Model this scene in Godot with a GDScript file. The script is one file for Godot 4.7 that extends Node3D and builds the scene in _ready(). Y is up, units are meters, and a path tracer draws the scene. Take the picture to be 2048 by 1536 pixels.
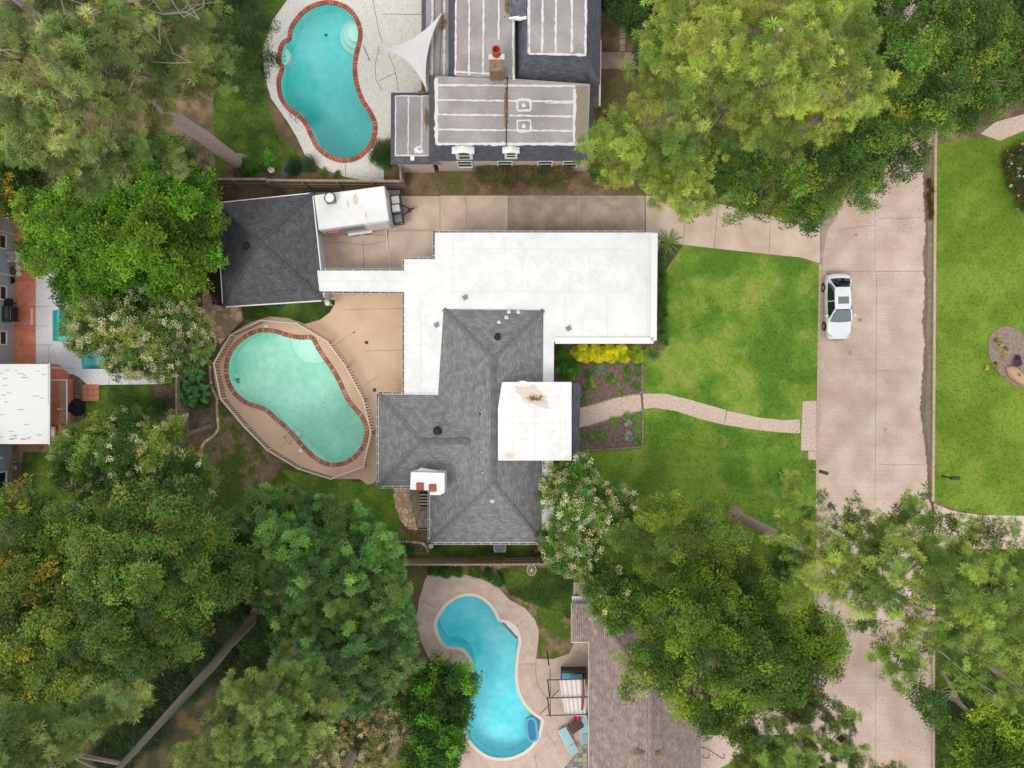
extends Node3D
# Overhead view of a suburban block: the eye hangs 50.8 m above the ground and looks straight down.
# A photo pixel gives a direction; the height of the thing it shows turns it into a place: x = (px - 1024) / F * (EYE - h).
const EYE = 50.8
const F = 1422.2
var rng := RandomNumberGenerator.new()
var used := {}
var M := {}
var hard := []          # paved or built areas (x, z), where no grass grows
var zones := []

func _ready():
	rng.seed = 7
	# ---- camera
	var cam := Camera3D.new()
	cam.name = "camera"
	add_child(cam)
	cam.position = Vector3(0, EYE, 0)
	cam.rotation = Vector3(-PI / 2, 0, 0)
	cam.fov = rad_to_deg(2.0 * atan(768.0 / F))
	cam.near = 0.5
	cam.far = 400.0
	# ---- bright overcast sky, a high veiled sun in the south-west
	var env := Environment.new()
	var sky := Sky.new()
	var sm := ProceduralSkyMaterial.new()
	sm.sky_top_color = Color(0.985, 0.99, 1.0)
	sm.sky_horizon_color = Color(0.975, 0.985, 1.0)
	sm.sky_curve = 0.4
	sm.ground_bottom_color = Color(0.3, 0.33, 0.26)
	sm.ground_horizon_color = Color(0.5, 0.53, 0.5)
	sky.sky_material = sm
	env.background_mode = Environment.BG_SKY
	env.sky = sky
	env.tonemap_mode = Environment.TONE_MAPPER_LINEAR
	env.tonemap_exposure = 1.42
	env.sdfgi_enabled = true
	env.ssao_enabled = true
	env.ssil_enabled = true
	env.volumetric_fog_enabled = true
	env.volumetric_fog_density = 0.0
	var we := WorldEnvironment.new()
	we.name = "air"
	we.environment = env
	add_child(we)
	var sun := DirectionalLight3D.new()
	sun.name = "sun"
	sun.light_energy = 0.42
	sun.light_color = Color(1.0, 0.965, 0.91)
	sun.light_angular_distance = 24.0
	sun.shadow_enabled = true
	sun.sky_mode = DirectionalLight3D.SKY_MODE_LIGHT_ONLY
	add_child(sun)
	sun.look_at_from_position(Vector3(-12, 30, 14), Vector3.ZERO)
	# ---- the place
	make_materials()
	build_ground()
	build_house()
	build_garage()
	build_north_house()
	build_south_house()
	build_west_houses()
	build_pools()
	build_fences()
	build_vehicles()
	build_yard_things()
	build_trees()
	build_plants()
	build_lawns()

# ------------------------------------------------------------------ helpers
class MB:
	var v := PackedVector3Array()
	var n := PackedVector3Array()
	var uv := PackedVector2Array()
	func flat_uv(p: Vector3, k: Vector3) -> Vector2:
		var a := k.abs()
		if a.y >= a.x and a.y >= a.z:
			return Vector2(p.x, p.z)
		if a.x >= a.z:
			return Vector2(p.z, -p.y)
		return Vector2(p.x, -p.y)
	# corners run counter-clockwise seen from outside
	func tri(a: Vector3, b: Vector3, c: Vector3) -> void:
		var k := (b - a).cross(c - a).normalized()
		for p in [a, c, b]:
			v.append(p)
			n.append(k)
			uv.append(flat_uv(p, k))
	func quad(a: Vector3, b: Vector3, c: Vector3, d: Vector3) -> void:
		tri(a, b, c)
		tri(a, c, d)
	# a flat polygon whose texture runs along u and up the slope
	func face(pts: Array, u: Vector3) -> void:
		var k: Vector3 = (pts[1] - pts[0]).cross(pts[2] - pts[0]).normalized()
		if k.y < 0:
			pts = pts.duplicate()
			pts.reverse()
			k = -k
		u = u.normalized()
		var w := k.cross(u).normalized()
		for i in range(1, pts.size() - 1):
			for p in [pts[0], pts[i + 1], pts[i]]:
				v.append(p)
				n.append(k)
				uv.append(Vector2(p.dot(u), p.dot(w)))
	func smooth_tri(a: Vector3, b: Vector3, c: Vector3, na: Vector3, nb: Vector3, nc: Vector3, ua := Vector2.ZERO, ub := Vector2.ZERO, uc := Vector2.ZERO) -> void:
		v.append(a); v.append(c); v.append(b)
		n.append(na); n.append(nc); n.append(nb)
		uv.append(ua); uv.append(uc); uv.append(ub)
	func box(c: Vector3, s: Vector3, turn := 0.0) -> void:
		obox(c, Basis(Vector3.UP, turn), s)
	func obox(c: Vector3, b: Basis, s: Vector3) -> void:
		var x := b.x * s.x * 0.5
		var y := b.y * s.y * 0.5
		var z := b.z * s.z * 0.5
		quad(c + y - x + z, c + y + x + z, c + y + x - z, c + y - x - z)
		quad(c - y - x - z, c - y + x - z, c - y + x + z, c - y - x + z)
		quad(c + z - x - y, c + z + x - y, c + z + x + y, c + z - x + y)
		quad(c - z + x - y, c - z - x - y, c - z - x + y, c - z + x + y)
		quad(c + x + z - y, c + x - z - y, c + x - z + y, c + x + z + y)
		quad(c - x - z - y, c - x + z - y, c - x + z + y, c - x - z + y)
	func bar(a: Vector3, b: Vector3, w: float, h: float) -> void:
		var z := (b - a)
		var l := z.length()
		z = z / l
		var x := Vector3.UP.cross(z)
		x = Vector3.RIGHT if x.length() < 0.01 else x.normalized()
		obox((a + b) * 0.5, Basis(x, z.cross(x), z), Vector3(w, h, l))
	func tube(pts: Array, rad: Array, sides := 7, close := true) -> void:
		var rings := []
		for i in pts.size():
			var d: Vector3 = (pts[mini(i + 1, pts.size() - 1)] - pts[maxi(i - 1, 0)]).normalized()
			var x := d.cross(Vector3(0.31, 0.22, 0.92)).normalized()
			var y := d.cross(x)
			var ring := []
			for k in sides + 1:
				var t := TAU * k / sides
				ring.append(x * cos(t) + y * sin(t))
			rings.append(ring)
		var run := 0.0
		for i in pts.size() - 1:
			var l: float = (pts[i + 1] - pts[i]).length()
			for k in sides:
				var a: Vector3 = rings[i][k]
				var b: Vector3 = rings[i][k + 1]
				var c: Vector3 = rings[i + 1][k + 1]
				var e: Vector3 = rings[i + 1][k]
				var pa: Vector3 = pts[i] + a * rad[i]
				var pb: Vector3 = pts[i] + b * rad[i]
				var pc: Vector3 = pts[i + 1] + c * rad[i + 1]
				var pe: Vector3 = pts[i + 1] + e * rad[i + 1]
				var u0 := Vector2(float(k) / sides, run)
				var u1 := Vector2(float(k + 1) / sides, run)
				var u2 := Vector2(float(k + 1) / sides, run + l)
				var u3 := Vector2(float(k) / sides, run + l)
				smooth_tri(pa, pb, pc, a, b, c, u0, u1, u2)
				smooth_tri(pa, pc, pe, a, c, e, u0, u2, u3)
			run += l
		if close:
			for e in [0, pts.size() - 1]:
				var s := -1.0 if e == 0 else 1.0
				var d: Vector3 = (pts[mini(e + 1, pts.size() - 1)] - pts[maxi(e - 1, 0)]).normalized() * s
				for k in sides:
					var a: Vector3 = pts[e] + rings[e][k] * rad[e]
					var b: Vector3 = pts[e] + rings[e][k + 1] * rad[e]
					if s > 0:
						smooth_tri(pts[e], a, b, d, d, d)
					else:
						smooth_tri(pts[e], b, a, d, d, d)
	func lathe(c: Vector3, prof: Array, sides := 16) -> void:   # prof: [radius, y] upwards
		for i in prof.size() - 1:
			var p: Vector2 = Vector2(prof[i][0], prof[i][1])
			var q: Vector2 = Vector2(prof[i + 1][0], prof[i + 1][1])
			var d := (q - p).normalized()
			for k in sides:
				var t0 := TAU * k / sides
				var t1 := TAU * (k + 1) / sides
				var a := Vector3(cos(t0), 0, sin(t0))
				var b := Vector3(cos(t1), 0, sin(t1))
				var na := a * d.y - Vector3.UP * d.x
				var nb := b * d.y - Vector3.UP * d.x
				var a0 := c + a * p.x + Vector3.UP * p.y
				var b0 := c + b * p.x + Vector3.UP * p.y
				var a1 := c + a * q.x + Vector3.UP * q.y
				var b1 := c + b * q.x + Vector3.UP * q.y
				if p.x > 0.0001:
					smooth_tri(a0, b1, b0, na, nb, nb)
				if q.x > 0.0001:
					smooth_tri(a0, a1, b1, na, na, nb)
	func sheet(poly: PackedVector2Array, y: float) -> void:
		var idx := Geometry2D.triangulate_polygon(poly)
		for i in range(0, idx.size(), 3):
			var a := Vector3(poly[idx[i]].x, y, poly[idx[i]].y)
			var b := Vector3(poly[idx[i + 1]].x, y, poly[idx[i + 1]].y)
			var c := Vector3(poly[idx[i + 2]].x, y, poly[idx[i + 2]].y)
			if (b - a).cross(c - a).y > 0:
				tri(a, b, c)
			else:
				tri(a, c, b)
	func walls(poly: PackedVector2Array, y0: float, y1: float, inward := false) -> void:
		var area := 0.0
		for i in poly.size():
			var p := poly[i]
			var q := poly[(i + 1) % poly.size()]
			area += p.x * q.y - q.x * p.y
		for i in poly.size():
			var p := poly[i]
			var q := poly[(i + 1) % poly.size()]
			if (area > 0) == inward:
				var t := p
				p = q
				q = t
			quad(Vector3(q.x, y0, q.y), Vector3(p.x, y0, p.y), Vector3(p.x, y1, p.y), Vector3(q.x, y1, q.y))
	func prism(poly: PackedVector2Array, y0: float, y1: float) -> void:
		sheet(poly, y1)
		walls(poly, y0, y1)
	func mesh() -> ArrayMesh:
		var m := ArrayMesh.new()
		if v.is_empty():
			return m
		var a := []
		a.resize(Mesh.ARRAY_MAX)
		a[Mesh.ARRAY_VERTEX] = v
		a[Mesh.ARRAY_NORMAL] = n
		a[Mesh.ARRAY_TEX_UV] = uv
		m.add_surface_from_arrays(Mesh.PRIMITIVE_TRIANGLES, a)
		return m

func V(px: float, py: float, h := 0.0) -> Vector3:
	return Vector3((px - 1024.0) / F * (EYE - h), h, (py - 768.0) / F * (EYE - h))

func G(px: float, py: float, h := 0.0) -> Vector2:
	return Vector2((px - 1024.0) / F * (EYE - h), (py - 768.0) / F * (EYE - h))

func PP(a: Array, h := 0.0) -> PackedVector2Array:
	var out := PackedVector2Array()
	for i in range(0, a.size(), 2):
		out.append(G(a[i], a[i + 1], h))
	return out

func Z(a: Array, ox: float, oy: float, k: float, h := 0.0) -> PackedVector2Array:   # read off an enlargement
	var out := PackedVector2Array()
	for i in range(0, a.size(), 2):
		out.append(G(ox + a[i] / k, oy + a[i + 1] / k, h))
	return out

func smooth(p: PackedVector2Array, per := 4) -> PackedVector2Array:
	var out := PackedVector2Array()
	var c := p.size()
	for i in c:
		for k in per:
			out.append(p[i].cubic_interpolate(p[(i + 1) % c], p[(i + c - 1) % c], p[(i + 2) % c], float(k) / per))
	return out

func evenly(p: PackedVector2Array, step: float, closed := true) -> PackedVector2Array:
	var total := 0.0
	var c := p.size() if closed else p.size() - 1
	for i in c:
		total += p[i].distance_to(p[(i + 1) % p.size()])
	var count := maxi(3, roundi(total / step))
	step = total / count
	var out := PackedVector2Array()
	var at := 0.0
	for i in c:
		var a := p[i]
		var b := p[(i + 1) % p.size()]
		var l := a.distance_to(b)
		while at < l - 1e-5 and out.size() < count:
			out.append(a.lerp(b, at / l))
			at += step
		at -= l
	if not closed:
		out.append(p[p.size() - 1])
	return out

func grown(p: PackedVector2Array, d: float) -> PackedVector2Array:
	var o := Geometry2D.offset_polygon(p, d, Geometry2D.JOIN_ROUND)
	var best := p
	var most := 0.0
	for q in o:
		if q.size() > 2 and bounds(q).get_area() > most:
			most = bounds(q).get_area()
			best = q
	return best

func bounds(p: PackedVector2Array) -> Rect2:
	var r := Rect2(p[0], Vector2.ZERO)
	for q in p:
		r = r.expand(q)
	return r

func area_of(p: PackedVector2Array) -> float:
	var s := 0.0
	for i in p.size():
		var q := p[(i + 1) % p.size()]
		s += p[i].x * q.y - q.x * p[i].y
	return absf(s) * 0.5

func rect(x0: float, z0: float, x1: float, z1: float) -> PackedVector2Array:
	return PackedVector2Array([Vector2(x0, z0), Vector2(x1, z0), Vector2(x1, z1), Vector2(x0, z1)])

func minus(p: PackedVector2Array, hole: PackedVector2Array) -> Array:
	var out := []
	var got := Geometry2D.clip_polygons(p, hole)
	var ring := false
	for q in got:
		if Geometry2D.is_polygon_clockwise(q):
			ring = true
	if not ring:
		for q in got:
			if q.size() > 2:
				out.append(q)
		return out
	var x := bounds(hole).get_center().x
	var b := bounds(p).grow(1.0)
	for side in [rect(b.position.x, b.position.y, x, b.end.y), rect(x, b.position.y, b.end.x, b.end.y)]:
		for half in Geometry2D.intersect_polygons(p, side):
			for q in Geometry2D.clip_polygons(half, hole):
				if q.size() > 2:
					out.append(q)
	return out

func inside_any(p: Vector2, list: Array) -> bool:
	for h in list:
		if h[1].has_point(p) and Geometry2D.is_point_in_polygon(p, h[0]):
			return true
	return false

func pave(p: PackedVector2Array):
	hard.append([p, bounds(p)])

func numbered(called: String) -> String:
	var k: int = used.get(called, 0)
	used[called] = k + 1
	return called if k == 0 else "%s_%03d" % [called, k]

func obj(called: String, mb, m: Material, parent: Node = null) -> MeshInstance3D:
	var o := MeshInstance3D.new()
	o.mesh = mb.mesh() if mb is MB else mb
	o.material_override = m
	if parent == null:
		o.name = numbered(called)
		add_child(o)
	else:
		o.name = called
		parent.add_child(o, true)
	return o

func tag(o: Node, label: String, category: String, group := ""):
	o.set_meta("label", label)
	o.set_meta("category", category)
	if group != "":
		o.set_meta("group", group)
	return o

func thing(called: String, label: String, category: String, group := "", at := Vector3.ZERO, turn := 0.0) -> Node3D:
	var o := Node3D.new()
	o.name = numbered(called)
	add_child(o)
	o.position = at
	o.rotation.y = turn
	tag(o, label, category, group)
	return o

func ground_piece(called: String, mb, m: Material, kind := "structure") -> MeshInstance3D:
	var o := obj(called, mb, m)
	o.set_meta("kind", kind)
	return o

func setting(called: String) -> Node3D:
	var o := Node3D.new()
	o.name = numbered(called)
	add_child(o)
	o.set_meta("kind", "structure")
	return o

func placed(called: String, mesh: Mesh, m: Material, parent: Node, t: Transform3D) -> MeshInstance3D:
	var o := obj(called, mesh, m, parent)
	o.transform = t
	return o

func r(a: float, b: float) -> float:
	return rng.randf_range(a, b)

# ------------------------------------------------------------------ materials
const GAIN = 1.45
func ph(rr: float, g: float, b: float, k := 1.0) -> Color:   # a colour as the photo shows it in the open -> the thing's own colour
	var c := Color(rr / 255.0, g / 255.0, b / 255.0).srgb_to_linear()
	return Color(clampf(c.r / GAIN * k, 0, 0.95), clampf(c.g / GAIN * k, 0, 0.95), clampf(c.b / GAIN * k, 0, 0.95)).linear_to_srgb()

func lin(c: Color) -> Color:
	return c.srgb_to_linear()

func mat(called: String, c: Color, rough := 0.85, spec := 0.35) -> StandardMaterial3D:
	var m := StandardMaterial3D.new()
	m.resource_name = called
	m.albedo_color = c
	m.roughness = rough
	m.metallic_specular = spec
	M[called] = m
	return m

func noise_bytes(size: int, freq: float, octaves: int, sd: int) -> PackedByteArray:
	var f := FastNoiseLite.new()
	f.seed = sd
	f.frequency = freq
	f.fractal_octaves = octaves
	f.noise_type = FastNoiseLite.TYPE_SIMPLEX_SMOOTH
	var im := f.get_seamless_image(size, size)
	im.convert(Image.FORMAT_L8)
	return im.get_data()

# a tile that mixes two tones by coarse patches, fine grain and specks
func grain_tex(a: Color, b: Color, size: int, coarse: float, fine: float, sd: int, speck := 0.0, speck_color := Color.BLACK, streak := 0.0, amp := 0.1) -> ImageTexture:
	var n1 := noise_bytes(size, coarse, 4, sd)
	var n2 := noise_bytes(size, fine, 2, sd + 1)
	var im := Image.create(size, size, false, Image.FORMAT_RGB8)
	var g := RandomNumberGenerator.new()
	g.seed = sd
	var rows := PackedFloat32Array()
	for y in size:
		rows.append(g.randf_range(-streak, streak))
	for y in size:
		for x in size:
			var t := n1[y * size + x] / 255.0
			var f := n2[y * size + x] / 255.0 - 0.5 + g.randf_range(-0.16, 0.16)
			var c := a.lerp(b, clampf(t + f * 0.3 + rows[y], 0, 1))
			var k := 1.0 + f * amp
			c = Color(c.r * k, c.g * k, c.b * k)
			if speck > 0 and g.randf() < speck:
				c = c.lerp(speck_color, g.randf_range(0.3, 0.8))
			im.set_pixel(x, y, c)
	return ImageTexture.create_from_image(im)

func tex_mat(called: String, t: Texture2D, metres: float, rough := 0.9, bump := 0.0) -> StandardMaterial3D:
	var m := mat(called, Color.WHITE, rough)
	m.albedo_texture = t
	m.uv1_scale = Vector3(1.0 / metres, 1.0 / metres, 1)
	if bump != 0.0:
		m.heightmap_enabled = true
		m.heightmap_texture = t
		m.heightmap_scale = bump
	return m

# asphalt shingles: courses of 0.14 m with tabs of mixed tone and a dark butt line
func shingle_tex(a: Color, b: Color, sd: int) -> ImageTexture:
	var size := 512
	var im := Image.create(size, size, false, Image.FORMAT_RGB8)
	var g := RandomNumberGenerator.new()
	g.seed = sd
	var n := noise_bytes(size, 0.012, 3, sd)
	for row in 32:
		var x := 0
		var edges := []
		while x < size:
			var w := g.randi_range(10, 34)
			if size - x - w < 10:
				w = size - x
			edges.append([x, w, g.randf()])
			x += w
		var shift := g.randi_range(0, 511)
		for e in edges:
			var t: float = e[2]
			for yy in 16:
				for xx in e[1]:
					var px: int = (e[0] + xx + shift) % size
					var py: int = row * 16 + yy
					var k := 0.88 + 0.24 * (n[py * size + px] / 255.0) + g.randf_range(-0.07, 0.07)
					var c := a.lerp(b, t)
					if yy < 3 and t > 0.35:
						k *= 0.68
					im.set_pixel(px, py, Color(c.r * k, c.g * k, c.b * k))
	return ImageTexture.create_from_image(im)

func wood_tex(a: Color, b: Color, sd: int) -> ImageTexture:
	var size := 256
	var im := Image.create(size, size, false, Image.FORMAT_RGB8)
	var n := noise_bytes(size, 0.02, 3, sd)
	var g := RandomNumberGenerator.new()
	g.seed = sd
	for x in size:
		var col := g.randf_range(-0.25, 0.25)
		for y in size:
			var t := clampf(n[(y / 6) * size + x] / 255.0 + col, 0, 1)
			im.set_pixel(x, y, a.lerp(b, t))
	return ImageTexture.create_from_image(im)

func leaf_mat(called: String, light := 0.35) -> StandardMaterial3D:
	var m := mat(called, Color.WHITE, 0.55, 0.35)
	m.vertex_color_use_as_albedo = true
	m.cull_mode = BaseMaterial3D.CULL_DISABLED
	m.backlight_enabled = true
	m.backlight = Color(light, light, light * 0.6)
	return m

func make_materials():
	tex_mat("road", grain_tex(ph(190, 164, 147), ph(222, 204, 188), 1024, 0.0045, 0.12, 3, 0.02, ph(150, 120, 105), 0.16, 0.16), 14.0, 0.92, 0.2)
	tex_mat("drive", grain_tex(ph(198, 176, 156), ph(228, 208, 190), 1024, 0.005, 0.14, 5, 0.02, ph(120, 100, 85), 0.05), 11.0, 0.92, 0.3)
	tex_mat("drive_dirty", grain_tex(ph(150, 135, 121), ph(198, 178, 160), 1024, 0.006, 0.14, 9, 0.02, ph(80, 70, 60), 0.05), 9.0, 0.92, 0.3)
	tex_mat("buff", grain_tex(ph(224, 188, 158), ph(240, 210, 182), 512, 0.005, 0.16, 11, 0.012, ph(170, 125, 90)), 8.0, 0.9, 0.2)
	tex_mat("pebble_white", grain_tex(ph(236, 233, 221), ph(250, 248, 240), 512, 0.02, 0.12, 13, 0.1, ph(120, 112, 84)), 5.0, 0.95, 0.5)
	tex_mat("pebble_pink", grain_tex(ph(200, 174, 158), ph(242, 224, 213), 512, 0.05, 0.16, 15, 0.16, ph(150, 115, 95), 0.0, 0.3), 4.5, 0.95, 0.6)
	tex_mat("pink_deck", grain_tex(ph(196, 172, 158), ph(220, 199, 185), 512, 0.01, 0.08, 17, 0.05, ph(130, 110, 95)), 5.0, 0.92, 0.3)
	tex_mat("pale_deck", grain_tex(ph(226, 224, 228), ph(240, 239, 241), 512, 0.006, 0.05, 19, 0.01, ph(180, 178, 178)), 6.0, 0.9)
	tex_mat("red_deck", grain_tex(ph(220, 126, 94), ph(240, 160, 128), 512, 0.012, 0.05, 21, 0.02, ph(120, 60, 45)), 5.0, 0.8)
	tex_mat("mulch", grain_tex(ph(96, 80, 72), ph(146, 126, 113), 512, 0.02, 0.14, 23, 0.05, ph(170, 150, 125)), 3.0, 1.0, 1.5)
	tex_mat("white_roof", grain_tex(ph(230, 230, 229), ph(248, 248, 247), 512, 0.005, 0.03, 25, 0.002, ph(210, 206, 200), 0.0, 0.02), 12.0, 0.75)
	tex_mat("white_roof_worn", grain_tex(ph(231, 231, 231), ph(248, 248, 247), 512, 0.008, 0.03, 26, 0.002, ph(170, 168, 165), 0.08, 0.03), 6.0, 0.8)
	tex_mat("tar_roof", grain_tex(ph(146, 140, 140), ph(180, 174, 174), 512, 0.006, 0.12, 27, 0.012, ph(105, 95, 95), 0.05), 9.0, 0.9)
	tex_mat("shingle", shingle_tex(ph(124, 124, 126), ph(148, 148, 149), 31), 4.48, 0.9, 0.6)
	tex_mat("shingle_dark", shingle_tex(ph(86, 86, 90), ph(108, 108, 112), 33), 4.48, 0.9, 0.6)
	tex_mat("shingle_slate", shingle_tex(ph(90, 92, 102), ph(114, 116, 126), 34), 4.48, 0.9, 0.6)
	tex_mat("shingle_brown", shingle_tex(ph(144, 127, 119), ph(172, 156, 147), 35), 4.48, 0.9, 0.6)
	tex_mat("cap_main", grain_tex(ph(104, 104, 106), ph(136, 136, 138), 64, 0.05, 0.2, 38), 0.8, 0.9)  # darker than the shingles: the shadow of the caps is in this colour
	tex_mat("cap_dark", grain_tex(ph(74, 74, 78), ph(96, 96, 100), 64, 0.05, 0.2, 39), 0.8, 0.9)  # garage caps, with their shadow line painted in as a darker tone
	tex_mat("cap_brown", grain_tex(ph(132, 116, 108), ph(164, 148, 139), 64, 0.05, 0.2, 40), 0.8, 0.9)
	tex_mat("mulch_pale", grain_tex(ph(122, 106, 96), ph(168, 150, 138), 512, 0.02, 0.14, 24, 0.05, ph(190, 172, 150)), 3.0, 1.0, 1.0)
	tex_mat("ridge_metal", grain_tex(ph(98, 93, 94), ph(124, 119, 119), 128, 0.02, 0.1, 37), 1.5, 0.8)
	tex_mat("fence_wood", wood_tex(ph(142, 122, 100), ph(192, 174, 150), 41), 1.0, 0.9)
	tex_mat("fence_brown", wood_tex(ph(140, 100, 62), ph(190, 150, 104), 43), 1.0, 0.9)
	tex_mat("fence_old", wood_tex(ph(112, 102, 84), ph(162, 150, 126), 42), 1.0, 0.9)
	tex_mat("deck_wood", wood_tex(ph(166, 146, 126), ph(210, 190, 168), 44), 1.2, 0.9)
	tex_mat("bark", grain_tex(ph(158, 138, 128), ph(210, 190, 180), 256, 0.03, 0.12, 45, 0.03, ph(60, 48, 44)), 1.0, 1.0, 2.0)
	tex_mat("bark_grey", grain_tex(ph(120, 110, 98), ph(176, 166, 150), 256, 0.03, 0.12, 46, 0.03, ph(70, 62, 54)), 1.0, 1.0, 1.0)
	tex_mat("house_brick", grain_tex(ph(196, 176, 166), ph(226, 210, 202), 256, 0.02, 0.14, 47, 0.04, ph(150, 120, 108)), 1.5, 0.95)
	tex_mat("chimney_brick", grain_tex(ph(120, 96, 80), ph(176, 146, 122), 128, 0.03, 0.15, 48), 1.2, 0.95)
	tex_mat("rock", grain_tex(ph(150, 120, 90), ph(214, 180, 140), 256, 0.015, 0.06, 49, 0.02, ph(110, 85, 65)), 1.5, 0.95, 1.0)
	for k in 4:
		var t := 0.86 + 0.09 * k
		tex_mat("coping_%d" % k, grain_tex(ph(172 * t, 92 * t, 76 * t), ph(206 * t, 122 * t, 104 * t), 64, 0.04, 0.2, 60 + k), 0.6, 0.9)
		tex_mat("copebrown_%d" % k, grain_tex(ph(178 * t, 120 * t, 102 * t), ph(206 * t, 148 * t, 128 * t), 64, 0.04, 0.2, 65 + k), 0.6, 0.9)
		tex_mat("flag_%d" % k, grain_tex(ph(238 * t, 194 * t, 158 * t), ph(252 * t, 220 * t, 188 * t), 128, 0.02, 0.1, 70 + k, 0.02, ph(120, 90, 70)), 1.2, 0.95)
		mat("slate_%d" % k, [ph(150, 148, 150), ph(176, 168, 150), ph(128, 132, 142), ph(190, 178, 150)][k], 0.9)
	tex_mat("terracotta", grain_tex(ph(190, 118, 92), ph(212, 142, 114), 128, 0.02, 0.1, 77), 0.8, 0.9)
	tex_mat("joint_sand", grain_tex(ph(150, 118, 88), ph(186, 150, 116), 128, 0.03, 0.1, 79), 1.0, 1.0)
	mat("joint", ph(92, 78, 66), 1.0)
	tex_mat("curb", grain_tex(ph(186, 162, 140), ph(212, 190, 168), 256, 0.02, 0.1, 81, 0.02, ph(130, 110, 95)), 2.0, 0.9)
	tex_mat("wet_silt", grain_tex(ph(112, 92, 80), ph(140, 118, 100), 256, 0.01, 0.06, 83, 0.02, ph(80, 70, 60)), 3.0, 0.5)
	tex_mat("puddle_floor", grain_tex(ph(112, 108, 98), ph(150, 138, 112), 256, 0.006, 0.03, 84), 4.0, 0.35)
	mat("white", ph(244, 244, 243), 0.6)
	mat("cream", ph(232, 220, 204), 0.7)
	mat("picket", ph(172, 128, 84), 0.85)
	mat("white_metal", ph(238, 238, 238), 0.35, 0.5)
	mat("black", ph(34, 34, 37), 0.6)
	mat("black_metal", ph(48, 46, 48), 0.45, 0.5)
	mat("rubber", ph(32, 31, 31), 0.85)
	mat("steel", ph(190, 192, 195), 0.3, 0.5).metallic = 0.8
	mat("grey_paint", ph(140, 143, 147), 0.6)
	mat("siding", ph(190, 195, 197), 0.7)
	mat("siding_blue", ph(168, 180, 188), 0.7)
	mat("terra_pot", ph(184, 84, 58), 0.85)
	mat("red_tile", ph(172, 90, 78), 0.9)
	mat("red", ph(196, 60, 44), 0.6)
	mat("blue", ph(50, 130, 180), 0.6)
	mat("pink", ph(214, 30, 110), 0.7)
	mat("sling", ph(168, 214, 224), 0.75)
	mat("sling_blue", ph(110, 178, 208), 0.8)
	mat("brown_wicker", ph(92, 74, 66), 0.8)
	mat("brown_wood", ph(132, 82, 58), 0.8)
	mat("sail", ph(224, 222, 222), 0.8)
	mat("canvas", ph(236, 226, 220), 0.9)
	mat("stain", ph(222, 210, 200), 0.9)
	mat("stain_dark", ph(150, 125, 105), 0.95)
	mat("seal_white", ph(222, 219, 217), 0.9)
	mat("roof_seam", ph(226, 225, 223), 0.9)
	mat("oil", ph(172, 150, 134), 0.8)
	mat("stain_pale", ph(240, 234, 228), 0.85)
	mat("stain_mid", ph(214, 198, 184), 0.9)
	mat("leaf_dirt", ph(128, 96, 62), 1.0)
	mat("trough", ph(120, 116, 108), 0.9)
	mat("dark_glass", ph(30, 36, 42), 0.06, 0.6)
	mat("windscreen", ph(92, 106, 106), 0.05, 0.7)  # greyish sky reflection painted into the glass colour, sunroof included
	var g := mat("pane", Color(0.5, 0.56, 0.6, 0.2), 0.03, 0.5)
	g.transparency = BaseMaterial3D.TRANSPARENCY_ALPHA
	var cp := mat("car_paint", ph(230, 233, 238), 0.35, 0.5)
	cp.clearcoat_enabled = true
	cp.clearcoat = 1.0
	cp.clearcoat_roughness = 0.05
	leaf_mat("leaf", 0.55)
	leaf_mat("needle", 0.5)
	leaf_mat("grass", 0.3)
	leaf_mat("petal", 0.3)
	leaf_mat("litter", 0.1)

# ------------------------------------------------------------------ ground, lawns, roads, paths
var nz_a := FastNoiseLite.new()
var nz_b := FastNoiseLite.new()
var nz_c := FastNoiseLite.new()
var road_poly: PackedVector2Array
var pool_water := {}

func zone(kind: String, a: Array):
	var p := PP(a)
	zones.append([p, bounds(p), kind])

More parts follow.
